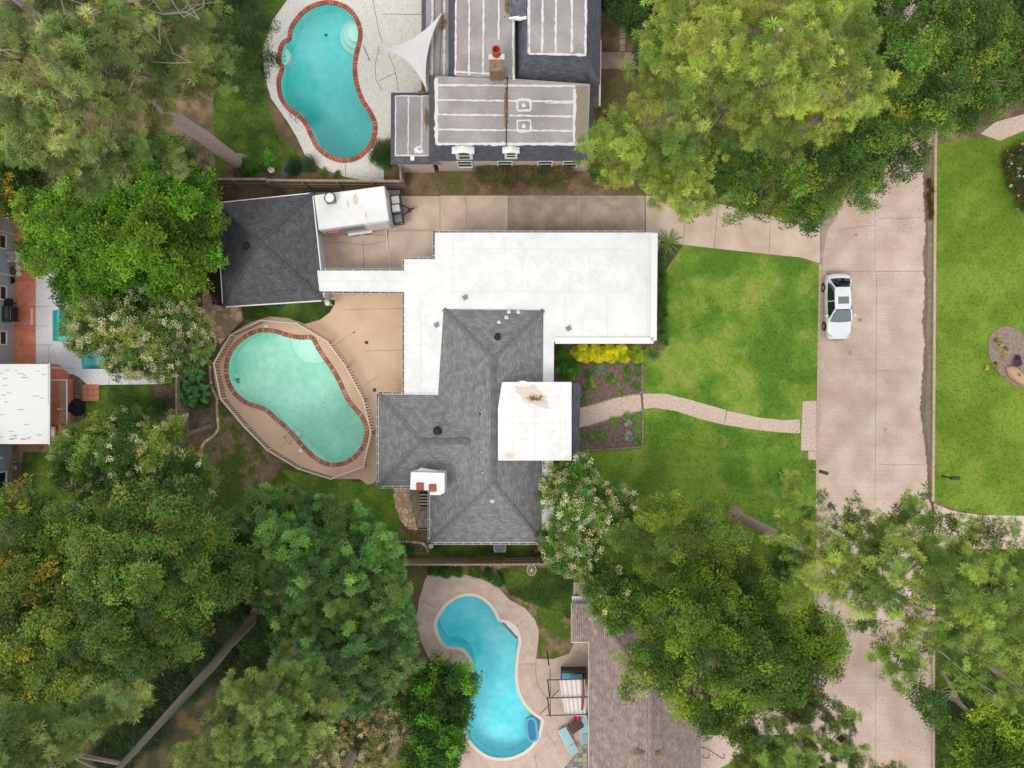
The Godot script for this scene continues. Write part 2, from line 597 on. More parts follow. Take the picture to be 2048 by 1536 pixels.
# colour of the soil or turf at a place; alpha is how much grass grows there
func soil(p: Vector2) -> Color:
	var kind := "dirt"
	for k in range(zones.size() - 1, -1, -1):
		if zones[k][1].has_point(p) and Geometry2D.is_point_in_polygon(p, zones[k][0]):
			kind = zones[k][2]
			break
	var a := nz_a.get_noise_2d(p.x, p.y) * 1.6
	var b := nz_b.get_noise_2d(p.x, p.y) * 1.6
	var c := nz_c.get_noise_2d(p.x, p.y)
	var dirt := ph(112, 92, 70).lerp(ph(150, 128, 104), clampf(0.5 + b * 0.8 + c * 0.4, 0, 1))
	var lush := ph(84, 118, 34).lerp(ph(124, 152, 56), clampf(0.5 + a * 0.7 + b * 0.5, 0, 1))
	match kind:
		"front":
			var tan := clampf((b * 0.8 + a * 0.6 + c * 0.7) * 1.0 - 0.36, 0, 0.5)
			lush = ph(92, 132, 42).lerp(ph(132, 162, 60), clampf(0.5 + a * 0.9 + b * 0.3, 0, 1))
			var l := lush.lerp(ph(172, 164, 96), tan)
			l.a = 1.0 - tan * 0.45
			return l
		"front_south":
			var tan := clampf((b + c * 0.5) * 1.2 - 0.6, 0, 0.6)
			var l := ph(94, 134, 42).lerp(ph(130, 162, 58), clampf(0.5 + a * 0.9 + b * 0.3, 0, 1)).lerp(ph(160, 156, 90), tan)
			l.a = 1.0
			return l
		"bright":
			var l := ph(104, 136, 40).lerp(ph(128, 152, 54), clampf(0.5 + a * 0.8 + b * 0.5, 0, 1))
			l.a = 1.0
			return l
		"deep":  # shaded lawn: the shade is put into these darker greens
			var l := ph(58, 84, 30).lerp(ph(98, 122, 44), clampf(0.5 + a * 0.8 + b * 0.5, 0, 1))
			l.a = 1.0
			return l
		"patchy":
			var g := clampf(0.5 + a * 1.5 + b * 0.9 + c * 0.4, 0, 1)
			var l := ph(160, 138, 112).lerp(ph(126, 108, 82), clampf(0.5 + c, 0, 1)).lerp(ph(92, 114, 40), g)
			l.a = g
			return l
		"thin":
			var g := clampf(0.15 + a * 1.0 + b * 0.9, 0, 0.8)
			var l := dirt.lerp(ph(98, 106, 50), g)
			l.a = g
			return l
		"woods":
			var l := ph(64, 62, 44).lerp(ph(104, 88, 62), clampf(0.45 + b + c * 0.6 + a * 0.4, 0, 1)).lerp(ph(70, 86, 42), clampf(a, 0, 0.7))
			l.a = 0.25
			return l
		"mulch":
			var l := ph(74, 60, 50).lerp(ph(106, 88, 74), clampf(0.5 + b + c, 0, 1))
			l.a = 0.0
			return l
	dirt = dirt.lerp(ph(78, 84, 48), clampf(a * 0.9, 0, 0.6))
	dirt.a = 0.0
	return dirt

func slab_row(parent: Node3D, called: String, polys: Array, y0: float, y1: float, mats: Array):
	for i in polys.size():
		var mb := MB.new()
		for q in Geometry2D.offset_polygon(polys[i], -0.012):
			mb.prism(q, y0, y1 + 0.0015 * (i % 3))
		obj(called, mb, M[mats[i % mats.size()]], parent)
		pave(polys[i])

func build_ground():
	nz_a.seed = 5
	nz_a.frequency = 0.22
	nz_a.fractal_octaves = 3
	nz_b.seed = 6
	nz_b.frequency = 0.6
	nz_c.seed = 8
	nz_c.frequency = 2.4
	# kinds of turf and soil; deep is lawn with shade in its colour
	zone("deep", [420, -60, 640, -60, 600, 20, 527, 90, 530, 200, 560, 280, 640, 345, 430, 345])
	zone("thin", [790, 340, 1310, 340, 1310, 395, 790, 395])
	zone("thin", [1180, 100, 1640, 60, 1640, 440, 1180, 395])
	zone("front", [1310, 480, 1365, 490, 1430, 497, 1530, 508, 1600, 515, 1640, 527, 1637, 900, 1300, 900, 1285, 700, 1310, 690])
	zone("front_south", [1150, 905, 1285, 895, 1285, 815, 1340, 818, 1440, 842, 1540, 860, 1600, 866, 1603, 903, 1636, 905, 1640, 1260, 1150, 1260])
	zone("bright", [1870, 290, 2100, 250, 2100, 1032, 1980, 1030, 1920, 1022, 1868, 1002])
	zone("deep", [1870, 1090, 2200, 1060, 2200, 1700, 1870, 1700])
	zone("front_south", [1440, 1480, 1640, 1440, 1640, 1700, 1400, 1700])
	zone("patchy", [398, 800, 440, 780, 545, 935, 660, 962, 800, 970, 800, 1070, 870, 1100, 860, 1112, 395, 1112])
	zone("front_south", [560, 940, 700, 962, 800, 968, 800, 1062, 870, 1095, 860, 1112, 680, 1090, 640, 1010])
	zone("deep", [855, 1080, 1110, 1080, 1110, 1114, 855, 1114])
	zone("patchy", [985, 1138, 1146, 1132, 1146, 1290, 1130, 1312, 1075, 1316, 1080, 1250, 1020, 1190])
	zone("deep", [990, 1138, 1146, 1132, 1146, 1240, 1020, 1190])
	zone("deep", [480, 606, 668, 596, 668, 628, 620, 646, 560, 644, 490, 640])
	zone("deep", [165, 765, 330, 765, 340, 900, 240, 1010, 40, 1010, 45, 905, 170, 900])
	zone("thin", [780, 1130, 990, 1130, 990, 1160, 840, 1160, 830, 1300, 780, 1300])
	zone("woods", [-100, 1060, 400, 1060, 500, 1100, 700, 1130, 800, 1180, 810, 1300, 700, 1380, 640, 1600, -100, 1600])
	zone("patchy", [700, 1380, 870, 1420, 870, 1600, 640, 1600])
	# the map of the soil
	var w := 900
	var h := 675
	var im := Image.create(w, h, false, Image.FORMAT_RGB8)
	for y in h:
		for x in w:
			im.set_pixel(x, y, soil(Vector2((x + 0.5) / w * 120.0 - 60.0, (y + 0.5) / h * 90.0 - 45.0)))
	var gm := mat("ground", Color.WHITE, 1.0)
	gm.albedo_texture = ImageTexture.create_from_image(im)
	gm.uv1_scale = Vector3(1.0 / 120.0, 1.0 / 90.0, 1)
	gm.uv1_offset = Vector3(0.5, 0.5, 0)
	# road and pools are cut out of the sheet of the ground
	road_poly = PP([1641, -400, 1640, 526, 1636, 780, 1633, 1040, 1630, 2000, 1866, 2000, 1866, 1005, 1869, 600, 1873, -400])
	var z := [590,38, 500,60, 420,110, 360,180, 330,240, 318,312, 268,345, 250,400, 243,470, 267,512, 258,560, 240,620, 245,700, 270,770, 330,840, 400,890, 450,950, 490,1040, 540,1130, 620,1190, 710,1217, 800,1205, 870,1160, 920,1090, 945,1010, 940,940, 900,860, 850,780, 815,690, 795,600, 790,500, 805,400, 825,320, 830,240, 800,150, 740,80, 660,45]
	pool_water["north"] = smooth(Z(z, 500, 0, 3.84), 3)
	z = [560,172, 480,195, 400,245, 340,310, 305,390, 297,470, 310,540, 345,610, 400,670, 470,710, 540,730, 610,765, 670,820, 730,870, 790,930, 850,1000, 910,1065, 970,1120, 1040,1160, 1120,1170, 1200,1150, 1270,1100, 1320,1030, 1340,950, 1335,890, 1300,820, 1240,750, 1190,680, 1150,590, 1110,510, 1060,430, 1010,360, 965,290, 940,240, 915,226, 860,228, 800,222, 730,205, 650,180]
	pool_water["main"] = smooth(Z(z, 380, 620, 3.84), 3)
	z = [570,47, 480,65, 400,115, 340,185, 306,260, 303,310, 325,380, 382,455, 470,463, 540,495, 585,560, 603,630, 600,700, 570,820, 530,950, 520,1010, 525,1080, 545,1170, 600,1260, 680,1330, 760,1365, 850,1372, 940,1355, 1030,1310, 1090,1250, 1130,1180, 1150,1100, 1150,1062, 1095,1025, 1030,960, 980,880, 950,790, 940,700, 945,600, 955,500, 968,440, 966,380, 940,320, 890,275, 830,262, 800,250, 785,215, 750,150, 690,90, 640,62]
	pool_water["south"] = smooth(Z(z, 800, 1180, 4.096), 2)
	pool_water["west"] = PP([150, 470, 300, 470, 300, 738, 165, 738, 160, 685, 106, 682, 106, 620, 150, 618])
	var polys := [rect(-60, -45, 60, 45)]
	for cut in [road_poly, pool_water["north"], pool_water["main"], pool_water["south"], pool_water["west"]]:
		var next := []
		for p in polys:
			next.append_array(minus(p, cut))
		polys = next
	var mb := MB.new()
	for p in polys:
		mb.sheet(p, 0.0)
	ground_piece("ground", mb, gm)
	pave(road_poly)
	# ---- street of concrete slabs, 0.12 m below the kerb
	var road := setting("road")
	mb = MB.new()
	mb.sheet(grown(road_poly, 0.3), -0.17)
	obj("road_bed", mb, M.joint, road)
	var ys := [-300, 130, 542, 1120, 1750]
	for i in ys.size() - 1:
		for side in [-1, 1]:
			var cell := PP([1755 if side > 0 else 1500, ys[i], 2000 if side > 0 else 1755, ys[i], 2000 if side > 0 else 1751, ys[i + 1], 1751 if side > 0 else 1500, ys[i + 1]])
			for q in Geometry2D.intersect_polygons(cell, road_poly):
				mb = MB.new()
				var joint := 0.012 if side > 0 else 0.008
				for e in Geometry2D.offset_polygon(q, -joint):
					mb.prism(e, -0.168, -0.12 + 0.001 * ((i + side) % 2))
				obj("slab", mb, M.road, road)
	# kerbs, in lengths
	for line in [[1640, 527, 1636, 780, 1633, 1040], [1630, 1130, 1630, 1700], [1873, -60, 1871, 300, 1869, 600, 1866, 1003], [1868, 1100, 1867, 1250, 1866, 1700], [1641, -60, 1641, 395]]:
		var kerb := setting("kerb")
		var pts := []
		for i in range(0, line.size(), 2):
			pts.append(G(line[i], line[i + 1]))
		var along := evenly(PackedVector2Array(pts), 3.1, false)
		for i in along.size() - 1:
			mb = MB.new()
			var a := along[i].lerp(along[i + 1], 0.004)
			var b := along[i].lerp(along[i + 1], 0.996)
			mb.bar(Vector3(a.x, -0.06, a.y), Vector3(b.x, -0.06, b.y), 0.18, 0.2)
			obj("kerb_stone", mb, M.curb, kerb)
	# silt and standing water along the east gutter
	var edge := [1848,290, 1847,330, 1849,380, 1851,430, 1853,470, 1848,505, 1851,560, 1850,610, 1846,640, 1851,690, 1848,730, 1845,770, 1842,820, 1847,860, 1853,900, 1857,960, 1860,1000, 1867,1018]
	var silt := PackedVector2Array()
	for q in evenly(PP(edge), 0.14, false):
		silt.append(q + Vector2(r(-0.06, 0.06), r(-0.03, 0.03)))
	silt.append_array(PP([1866.5, 1003, 1866, 900, 1867, 600, 1869, 290]))
	mb = MB.new()
	mb.sheet(silt, -0.112)
	tag(ground_piece("gutter_silt", mb, M.wet_silt), "dark wet strip of silt along the east kerb", "silt")
	mb = MB.new()
	var wet := PP([1856,290, 1856,420, 1858,480, 1856,540, 1858,600, 1854,660, 1857,720, 1854,780, 1852,830, 1856,870, 1861,930, 1863,985, 1865.5,985, 1865,900, 1866,600, 1868,290])
	mb.sheet(wet, -0.108)
	tag(ground_piece("puddle", mb, M.puddle_floor), "shallow dirty puddle lying along the east gutter", "water")
	# hairline cracks
	for c in [[1757, 438, 1780, 436, 1805, 437, 1845, 434], [1690, 458, 1715, 454, 1754, 450], [1756, 742, 1778, 741], [1750, 1050, 1752, 1075], [1755, 928, 1790, 930, 1850, 928]]:
		mb = MB.new()
		for i in range(0, c.size() - 2, 2):
			mb.bar(V(c[i], c[i + 1], -0.117), V(c[i + 2], c[i + 3], -0.117), 0.02, 0.004)
		obj("crack", mb, M.joint, road)
	mb = MB.new()
	mb.sheet(smooth(PP([1640, 410, 1668, 408, 1678, 424, 1672, 440, 1662, 452, 1655, 470, 1650, 500, 1646, 526, 1640, 526]), 3), -0.112)
	tag(ground_piece("dirt_wash", mb, M.drive_dirty), "brown wash of dirt where the driveway meets the street", "dirt")
	for c in [[1720, 640, 5, 4], [1700, 705, 4, 6], [1712, 470, 4, 3], [1770, 860, 3, 3]]:
		mb = MB.new()
		mb.sheet(blot(c[0], c[1], -0.12, c[2], c[3], int(c[0])), -0.115)
		obj("oil_spot", mb, M.oil, road)
	# ---- long driveway of slabs
	var drive := setting("driveway")
	mb = MB.new()
	mb.sheet(PP([636, 380, 808, 392, 1290, 391, 1372, 397, 1440, 408, 1530, 430, 1640, 436, 1640, 527, 1600, 515, 1530, 508, 1430, 497, 1366, 490, 1290, 600, 1290, 470, 868, 470, 868, 520, 805, 520, 805, 600, 640, 600]), 0.004)
	obj("drive_bed", mb, M.joint, drive)
	slab_row(drive, "slab", [PP([640, 470, 775, 470, 779, 600, 640, 600]), PP([776, 462, 868, 462, 868, 525, 808, 525, 808, 600, 779, 600]), PP([630, 470, 630, 385, 800, 380, 800, 392, 880, 392, 880, 462, 775, 462, 775, 470]), PP([880, 391, 1016, 391, 1016, 470, 880, 470]),
		PP([1016, 391, 1152, 391, 1152, 470, 1016, 470]), PP([1152, 391, 1290, 391, 1290, 470, 1152, 470]), PP([1291, 391, 1374, 398, 1366, 490, 1322, 480, 1291, 600]), PP([1374, 398, 1436, 407, 1428, 497, 1366, 490]), PP([1436, 407, 1541, 431, 1538, 509, 1428, 497]), PP([1541, 431, 1640, 436, 1640, 527, 1600, 515, 1538, 509])],
		0.0, 0.022, ["drive", "drive", "drive", "drive", "drive_dirty", "drive_dirty", "drive", "drive", "drive", "drive"])
	for c in [[648, 486, 690, 485, 730, 490, 772, 482], [795, 458, 840, 460, 868, 458], [930, 392, 934, 420, 932, 450], [726, 480, 728, 540]]:
		mb = MB.new()
		for i in range(0, c.size() - 2, 2):
			mb.bar(V(c[i], c[i + 1], 0.025), V(c[i + 2], c[i + 3], 0.025), 0.022, 0.004)
		obj("crack", mb, M.joint, drive)
	mb = MB.new()
	mb.tube([V(773, 456, 0.05), V(776, 500, 0.05), V(779, 541, 0.05)], [0.035, 0.035, 0.035], 6)
	tag(obj("drain_pipe", mb, M.white), "thin white pipe lying across the courtyard behind the trailer", "pipe")
	# ---- front walk of pink aggregate and its landing at the kerb
	var walk := setting("path")
	slab_row(walk, "slab", [PP([1158, 816, 1190, 808, 1230, 796, 1262, 790, 1281, 789, 1284, 822, 1250, 830, 1210, 841, 1180, 851, 1158, 856]),
		PP([1285, 787, 1330, 787, 1380, 799, 1453, 820, 1448, 850, 1400, 838, 1350, 822, 1310, 816, 1287, 818]), PP([1454, 821, 1520, 835, 1519, 861, 1448, 850]), PP([1520, 835, 1570, 840, 1600, 838, 1600, 867, 1560, 865, 1519, 861]),
		PP([1605, 802, 1633, 801, 1633, 902, 1601, 901]), PP([1616, 902, 1633, 902, 1633, 920, 1616, 919])], 0.0, 0.024, ["pebble_pink"])
	# neighbours' drives across and down the street
	var far := setting("driveway")
	slab_row(far, "slab", [PP([1868, 1006, 1900, 1020, 1960, 1030, 2048, 1031, 2300, 1031, 2300, 1098, 2000, 1098, 1868, 1098])], 0.0, 0.02, ["pebble_pink"])
	slab_row(setting("driveway"), "slab", [PP([1960, 268, 1990, 244, 2048, 228, 2300, 200, 2300, 262, 2048, 262, 2000, 282])], 0.0, 0.02, ["pebble_pink"])
	slab_row(setting("driveway"), "slab", [PP([1440, 1400, 1510, 1400, 1510, 1470, 1440, 1470]), PP([1510, 1405, 1640, 1380, 1640, 1460, 1580, 1470, 1510, 1470])], 0.0, 0.02, ["drive_dirty", "road"])
	slab_row(setting("path"), "slab", [PP([1403, 1470, 1500, 1470, 1498, 1490, 1480, 1515, 1440, 1536, 1403, 1545])], 0.0, 0.02, ["pebble_pink"])
	slab_row(setting("path"), "slab", [PP([1196, 104, 1245, 104, 1245, 138, 1196, 138]), PP([1246, 104, 1300, 108, 1380, 120, 1380, 150, 1300, 140, 1246, 138])], 0.0, 0.02, ["drive_dirty"])
	slab_row(setting("path"), "stepping_stone", [PP([1239, 50, 1252, 50, 1252, 64, 1239, 64]), PP([1239, 65, 1251, 65, 1251, 77, 1239, 77]), PP([1239, 78, 1251, 78, 1250, 90, 1238, 90]), PP([1239, 91, 1250, 91, 1250, 103, 1239, 103])], 0.0, 0.02, ["drive_dirty"])
	# ---- beds by the front door
	for a in [[1108, 684, 1290, 684, 1284, 700, 1284, 786, 1262, 789, 1230, 795, 1190, 807, 1158, 815, 1158, 764, 1108, 764], [1158, 858, 1180, 852, 1210, 842, 1250, 831, 1285, 822, 1285, 893, 1240, 897, 1190, 900, 1158, 902]]:
		mb = MB.new()
		mb.prism(PP(a), 0.0, 0.03)
		ground_piece("garden_bed", mb, M.mulch)
		pave(PP(a))
		var rim := evenly(PP(a), 0.36)
		var edging := thing("stone_edging", "low edging of grey stones around the %s mulch bed" % ("yellow shrub" if a[0] == 1108 else "narrow silver shrub"), "edging")
		for i in rim.size():
			var q := rim[i]
			if q.x < G(1170, 0).x or q.y < G(0, 700).y:
				continue
			mb = MB.new()
			var nxt := rim[(i + 1) % rim.size()]
			mb.box(Vector3(q.x, 0.045, q.y), Vector3(0.1 + r(0, 0.03), 0.09, q.distance_to(nxt) * 0.92), atan2(nxt.x - q.x, nxt.y - q.y))
			obj("stone", mb, M.bark_grey, edging)
	var isle := smooth(PP([1976, 690, 1982, 668, 2000, 655, 2020, 653, 2045, 668, 2060, 700, 2062, 740, 2050, 770, 2030, 772, 2000, 748, 1980, 720]), 4)
	mb = MB.new()
	mb.prism(isle, 0.0, 0.05)
	ground_piece("garden_bed", mb, M.mulch_pale)
	pave(isle)
	var isle2 := smooth(PP([2036, 1430, 2044, 1410, 2070, 1400, 2090, 1430, 2070, 1460, 2044, 1452]), 4)
	mb = MB.new()
	mb.prism(isle2, 0.0, 0.05)
	ground_piece("garden_bed", mb, M.mulch)
	for a in [[1312, 540, 1330, 540, 1330, 700, 1312, 700], [405, 640, 436, 640, 438, 690, 434, 830, 360, 845, 355, 700], [137, 748, 150, 748, 164, 770, 168, 820, 165, 905, 140, 905], [780, 1075, 845, 1082, 858, 1104, 790, 1106], [305, 770, 355, 740, 355, 860, 320, 850]]:
		mb = MB.new()
		mb.prism(PP(a), 0.0, 0.02)
		ground_piece("garden_bed", mb, M.mulch)

func build_lawns():
	# short turf: thousands of small tufts nobody could count
	var tuft := MB.new()
	var g := RandomNumberGenerator.new()
	g.seed = 4
	for k in 7:
		var t := g.randf() * TAU
		var o := Vector3(cos(t), 0, sin(t)) * g.randf_range(0.0, 0.05)
		var lean := Vector3(cos(t * 3.0), 0, sin(t * 3.0)) * 0.045
		var w := Vector3(-sin(t), 0, cos(t)) * 0.011
		tuft.tri(o - w, o + w, o + lean + Vector3.UP * g.randf_range(0.03, 0.06))
	var mesh := tuft.mesh()
	var places := []
	for zn in zones:
		if zn[2] in ["mulch", "woods"]:
			continue
		var b: Rect2 = zn[1].intersection(Rect2(-40, -31, 80, 62))
		if b.get_area() <= 0:
			continue
		var n := int(b.get_area() * 52.0)
		for i in n:
			var p := Vector2(r(b.position.x, b.end.x), r(b.position.y, b.end.y))
			if not Geometry2D.is_point_in_polygon(p, zn[0]) or inside_any(p + Vector2(r(-0.09, 0.09), r(-0.09, 0.09)), hard):
				continue
			var c := soil(p)
			if rng.randf() > c.a:
				continue
			places.append([p, lin(Color(c.r, c.g, c.b))])
	var mm := MultiMesh.new()
	mm.transform_format = MultiMesh.TRANSFORM_3D
	mm.use_colors = true
	mm.mesh = mesh
	mm.instance_count = places.size()
	for i in places.size():
		var s := r(0.7, 1.25)
		mm.set_instance_transform(i, Transform3D(Basis(Vector3.UP, r(0, TAU)).scaled(Vector3(s, s * r(0.7, 1.2), s)), Vector3(places[i][0].x, 0.0, places[i][0].y)))
		var k := r(0.95, 1.5)
		var c: Color = places[i][1]
		mm.set_instance_color(i, Color(c.r * k, c.g * k * r(0.95, 1.05), c.b * k))
	var o := MultiMeshInstance3D.new()
	o.name = "grass"
	o.multimesh = mm
	o.material_override = M.grass
	add_child(o)
	o.set_meta("kind", "stuff")
	o.set_meta("label", "short green turf with straw coloured patches on the lawns")
	print("grass ", places.size())

# ------------------------------------------------------------------ houses
func roof_cap(parent: Node, a: Vector3, b: Vector3, w: float, m: Material, step := 0.3, thick := 0.03):
	# overlapping cap pieces along a ridge or a hip
	var n := maxi(2, roundi(a.distance_to(b) / step))
	for i in n:
		var mb := MB.new()
		var p := a.lerp(b, (i + 0.0) / n) + Vector3.UP * (0.012 + 0.004 * (i % 2))
		var q := a.lerp(b, (i + 0.985) / n) + Vector3.UP * (0.012 + 0.004 * (i % 2))
		var d := (q - p).normalized()
		var x := Vector3.UP.cross(d).normalized()
		var up := d.cross(x)
		var l := x * w * 0.5 - up * (w * 0.18)
		var rr := -x * w * 0.5 - up * (w * 0.18)
		var t := up * thick
		mb.quad(p + t, q + t, q + l + t, p + l + t)
		mb.quad(q + t, p + t, p + rr + t, q + rr + t)
		mb.quad(p + l + t, q + l + t, q + l - t, p + l - t)
		mb.quad(q + rr + t, p + rr + t, p + rr - t, q + rr - t)
		mb.quad(p + t, p + l + t, p + l - t, p - t)
		mb.quad(p + rr + t, p + t, p - t, p + rr - t)
		obj("cap_shingle", mb, m, parent)

func eave_bars(parent: Node, called: String, pts: Array, w: float, h: float, m: Material, closed := true):
	var n := pts.size() if closed else pts.size() - 1
	for i in n:
		var mb := MB.new()
		mb.bar(pts[i], pts[(i + 1) % pts.size()], w, h)
		obj(called, mb, m, parent)

func gutter(parent: Node, a: Vector3, b: Vector3, out: Vector3, m: Material):
	var mb := MB.new()
	var d := (b - a).normalized()
	var o := out.normalized()
	for k in [[0.0, -0.1, 0.13, 0.012], [0.065, -0.045, 0.012, 0.11], [-0.065, -0.045, 0.012, 0.11]]:
		mb.bar(a + o * (0.08 + k[0]) + Vector3.UP * k[1], b + o * (0.08 + k[0]) + Vector3.UP * k[1], k[2], k[3])
	var g := obj("gutter", mb, m, parent)
	mb = MB.new()
	mb.bar(a + o * 0.08 + Vector3.UP * -0.088, b + o * 0.08 + Vector3.UP * -0.088, 0.11, 0.008)
	obj("trough", mb, M.trough, g)
	var n := int(a.distance_to(b) / 0.62)
	for i in n:
		mb = MB.new()
		var p := a + d * (0.3 + i * 0.62)
		mb.bar(p + o * 0.005, p + o * 0.155, 0.035, 0.02)
		var h := obj("hanger", mb, m, g)
		h.position = Vector3.UP * 0.012

func roof_vent(parent: Node, at: Vector3, kind: String):
	var mb := MB.new()
	if kind == "dome":
		mb.lathe(at, [[0.3, -0.02], [0.3, 0.0], [0.16, 0.03], [0.16, 0.16], [0.21, 0.17], [0.21, 0.24], [0.15, 0.3], [0.0, 0.32]], 18)
		obj("roof_vent", mb, M.black, parent)
	elif kind == "pipe":
		mb.lathe(at, [[0.15, -0.05], [0.13, 0.02], [0.05, 0.06], [0.05, 0.34], [0.035, 0.34], [0.035, 0.2], [0.0, 0.2]], 12)
		obj("vent_pipe", mb, M.white_metal, parent)
	else:
		mb.box(at + Vector3.UP * 0.02, Vector3(0.3, 0.04, 0.3), 0.5)
		mb.box(at + Vector3.UP * 0.13, Vector3(0.16, 0.2, 0.16), 0.5)
		mb.box(at + Vector3.UP * 0.25, Vector3(0.22, 0.04, 0.22), 0.5)
		obj("roof_vent", mb, M.grey_paint, parent)

func window(parent: Node, c: Vector3, out: Vector3, w: float, h: float, m: Material):
	out = out.normalized()
	var x := Vector3.UP.cross(out).normalized()
	var b := Basis(x, Vector3.UP, out)
	var mb := MB.new()
	for s in [-1, 1]:
		mb.obox(c + x * s * (w / 2 + 0.04) + out * 0.03, b, Vector3(0.08, h + 0.16, 0.1))
		mb.obox(c + Vector3.UP * s * (h / 2 + 0.04) + out * 0.032, b, Vector3(w, 0.08, 0.1))
	var f := obj("window", mb, m, parent)
	mb = MB.new()
	mb.obox(c + out * 0.012, b, Vector3(w, h, 0.01))
	obj("pane", mb, M.dark_glass, f)
	mb = MB.new()
	mb.obox(c + out * 0.035, b, Vector3(w, 0.05, 0.03))
	obj("muntin", mb, m, f)

func inset_walls(parent: Node, eaves: PackedVector2Array, d: float, h: float, m: Material):
	var mb := MB.new()
	mb.walls(grown(eaves, -d), 0.0, h)
	obj("wall", mb, m, parent)
	pave(eaves)

func flat_deck(parent: Node, called: String, p: PackedVector2Array, y0: float, y1: float, m: Material) -> MeshInstance3D:
	var mb := MB.new()
	mb.prism(p, y0, y1)
	mb.sheet(p, y0 - 0.001)
	return obj(called, mb, m, parent)

func blot(px: float, py: float, h: float, rx: float, ry: float, sd: int, n := 26, turn := 0.0) -> PackedVector2Array:
	var g := RandomNumberGenerator.new()
	g.seed = sd
	var f := FastNoiseLite.new()
	f.seed = sd
	f.frequency = 0.9
	var out := PackedVector2Array()
	for i in n:
		var t := TAU * i / n
		var k := 1.0 + 0.55 * f.get_noise_2d(cos(t) * 1.3, sin(t) * 1.3)
		var q := Vector2(cos(t) * rx, sin(t) * ry).rotated(turn) * k
		out.append(G(px + q.x, py + q.y, h))
	return out

func build_house():
	var house := thing("house", "white flat roofed house with grey shingled hips and a pale entry block", "house")
	var E := 3.06
	# low white roofs: garage wing, breezeway to the detached garage, strips beside the hips
	var flat := PP([634, 541, 808, 541, 808, 518, 870, 518, 870, 465, 1311, 465, 1309, 683, 1108, 683, 1106, 1074, 1084, 1062, 1072, 925, 1060, 700, 900, 700, 887, 812, 880, 816, 808, 807, 808, 584, 638, 582], 3.0)
	var low := flat_deck(house, "flat_roof", flat, 2.75, 3.0, M.white_roof)
	var mb := MB.new()
	for a in [[940, 530, 960, 500, 975, 478, 1000, 472, 1050, 480, 1056, 505, 1050, 545, 1040, 582, 1010, 582, 1000, 570, 1012, 548, 990, 540, 975, 560, 955, 580, 925, 580, 915, 560], [842, 600, 885, 600, 885, 805, 842, 800], [1060, 500, 1265, 500, 1265, 582, 1045, 582]]:
		mb = MB.new()
		mb.sheet(PP(a, 3.0), 3.004)
		obj("membrane_patch", mb, M.white_roof_worn, low)
	# raised rim along the east and south edges of the garage wing
	var rim := [V(1309, 466, 3.12), V(1307, 681, 3.12), V(1110, 681, 3.12)]
	for i in 2:
		mb = MB.new()
		var p: Vector3 = rim[i]
		var q: Vector3 = rim[i + 1]
		mb.bar(p - Vector3.UP * 0.1, q - Vector3.UP * 0.1, 0.42, 0.24)
		obj("parapet", mb, M.white, low)
	# seams of the membrane
	for s in [[1100, 505, 1100, 582], [1180, 505, 1180, 582], [905, 470, 905, 600], [640, 562, 806, 562], [1130, 590, 1130, 676], [1215, 590, 1215, 676], [810, 690, 886, 690], [882, 496, 1290, 499], [905, 583, 1288, 584], [841, 600, 841, 800], [1045, 505, 1045, 582], [1297, 470, 1294, 668]]:
		mb = MB.new()
		mb.bar(V(s[0], s[1], 3.002), V(s[2], s[3], 3.002), 0.035, 0.012)
		obj("seam", mb, M.roof_seam, low)
	for s in [[870, 466, 1290, 466, 0, -1], [870, 520, 870, 467, -1, 0], [810, 519, 869, 519, 0, -1], [809, 541, 809, 520, -1, 0], [642, 542, 808, 542, 0, -1], [809, 805, 809, 585, -1, 0], [640, 582, 807, 583, 0, 1]]:
		gutter(house, V(s[0], s[1], 3.0), V(s[2], s[3], 3.0), Vector3(s[4], 0, s[5]), M.white_metal)
	for s in [[930, 595, "box"], [873, 650, "box"], [1137, 657, "box"]]:
		roof_vent(low, V(s[0], s[1], 3.005), s[2])
	# walls under it all
	inset_walls(house, PP([870, 465, 1311, 465, 1309, 683, 1108, 683, 1106, 1070, 1084, 1085, 860, 1085, 860, 972, 757, 972, 757, 788, 808, 788, 808, 518, 870, 518], 3.0), 0.45, 2.76, M.house_brick)
	pave(PP([634, 541, 808, 541, 808, 584, 634, 584]))
	for x in [660, 710, 760]:
		mb = MB.new()
		for y in [546, 578]:
			var p := V(x, y, 2.7)
			mb.box(Vector3(p.x, 1.37, p.z), Vector3(0.12, 2.74, 0.12))
		obj("post", mb, M.white, house)
	# windows and the front door in the walls below the eaves
	var ex := G(1310, 0, 3.0).x - 0.45
	for y in [510, 575, 640]:
		window(house, Vector3(ex, 1.5, G(0, y, 1.5).y), Vector3.RIGHT, 1.3, 1.2, M.white)
	var sz := G(0, 1085, 3.0).y - 0.45
	for x in [910, 980, 1045]:
		window(house, Vector3(G(x, 0, 1.5).x, 1.5, sz), Vector3.BACK, 1.2, 1.2, M.white)
	mb = MB.new()
	mb.box(Vector3(G(1106, 0, 3.0).x - 0.42, 1.05, G(0, 836).y), Vector3(0.06, 2.1, 1.0))
	var front_door := obj("door", mb, M.brown_wood, house)
	mb = MB.new()
	mb.box(Vector3(G(1106, 0, 3.0).x - 0.37, 1.0, G(0, 836).y + 0.4), Vector3(0.06, 0.12, 0.04))
	obj("handle", mb, M.steel, front_door)
	# shingled hips: main ridge north to south with a wing to the west
	var A := V(887, 618, E)
	var B := V(1087, 620, E)
	var C := V(1083, 1085, E)
	var D := V(860, 1085, E)
	var N := V(987, 718, 5.0)
	var S := V(987, 967, 5.0)
	var W0 := V(757, 788, E)
	var W1 := V(757, 972, E)
	var R0 := V(842, 883, 4.75)
	var R1 := V(941, 883, 4.75)
	var V0 := V(876, 790, E)
	var V1 := V(860, 972, E)
	mb = MB.new()
	mb.face([A, B, N], Vector3.RIGHT)
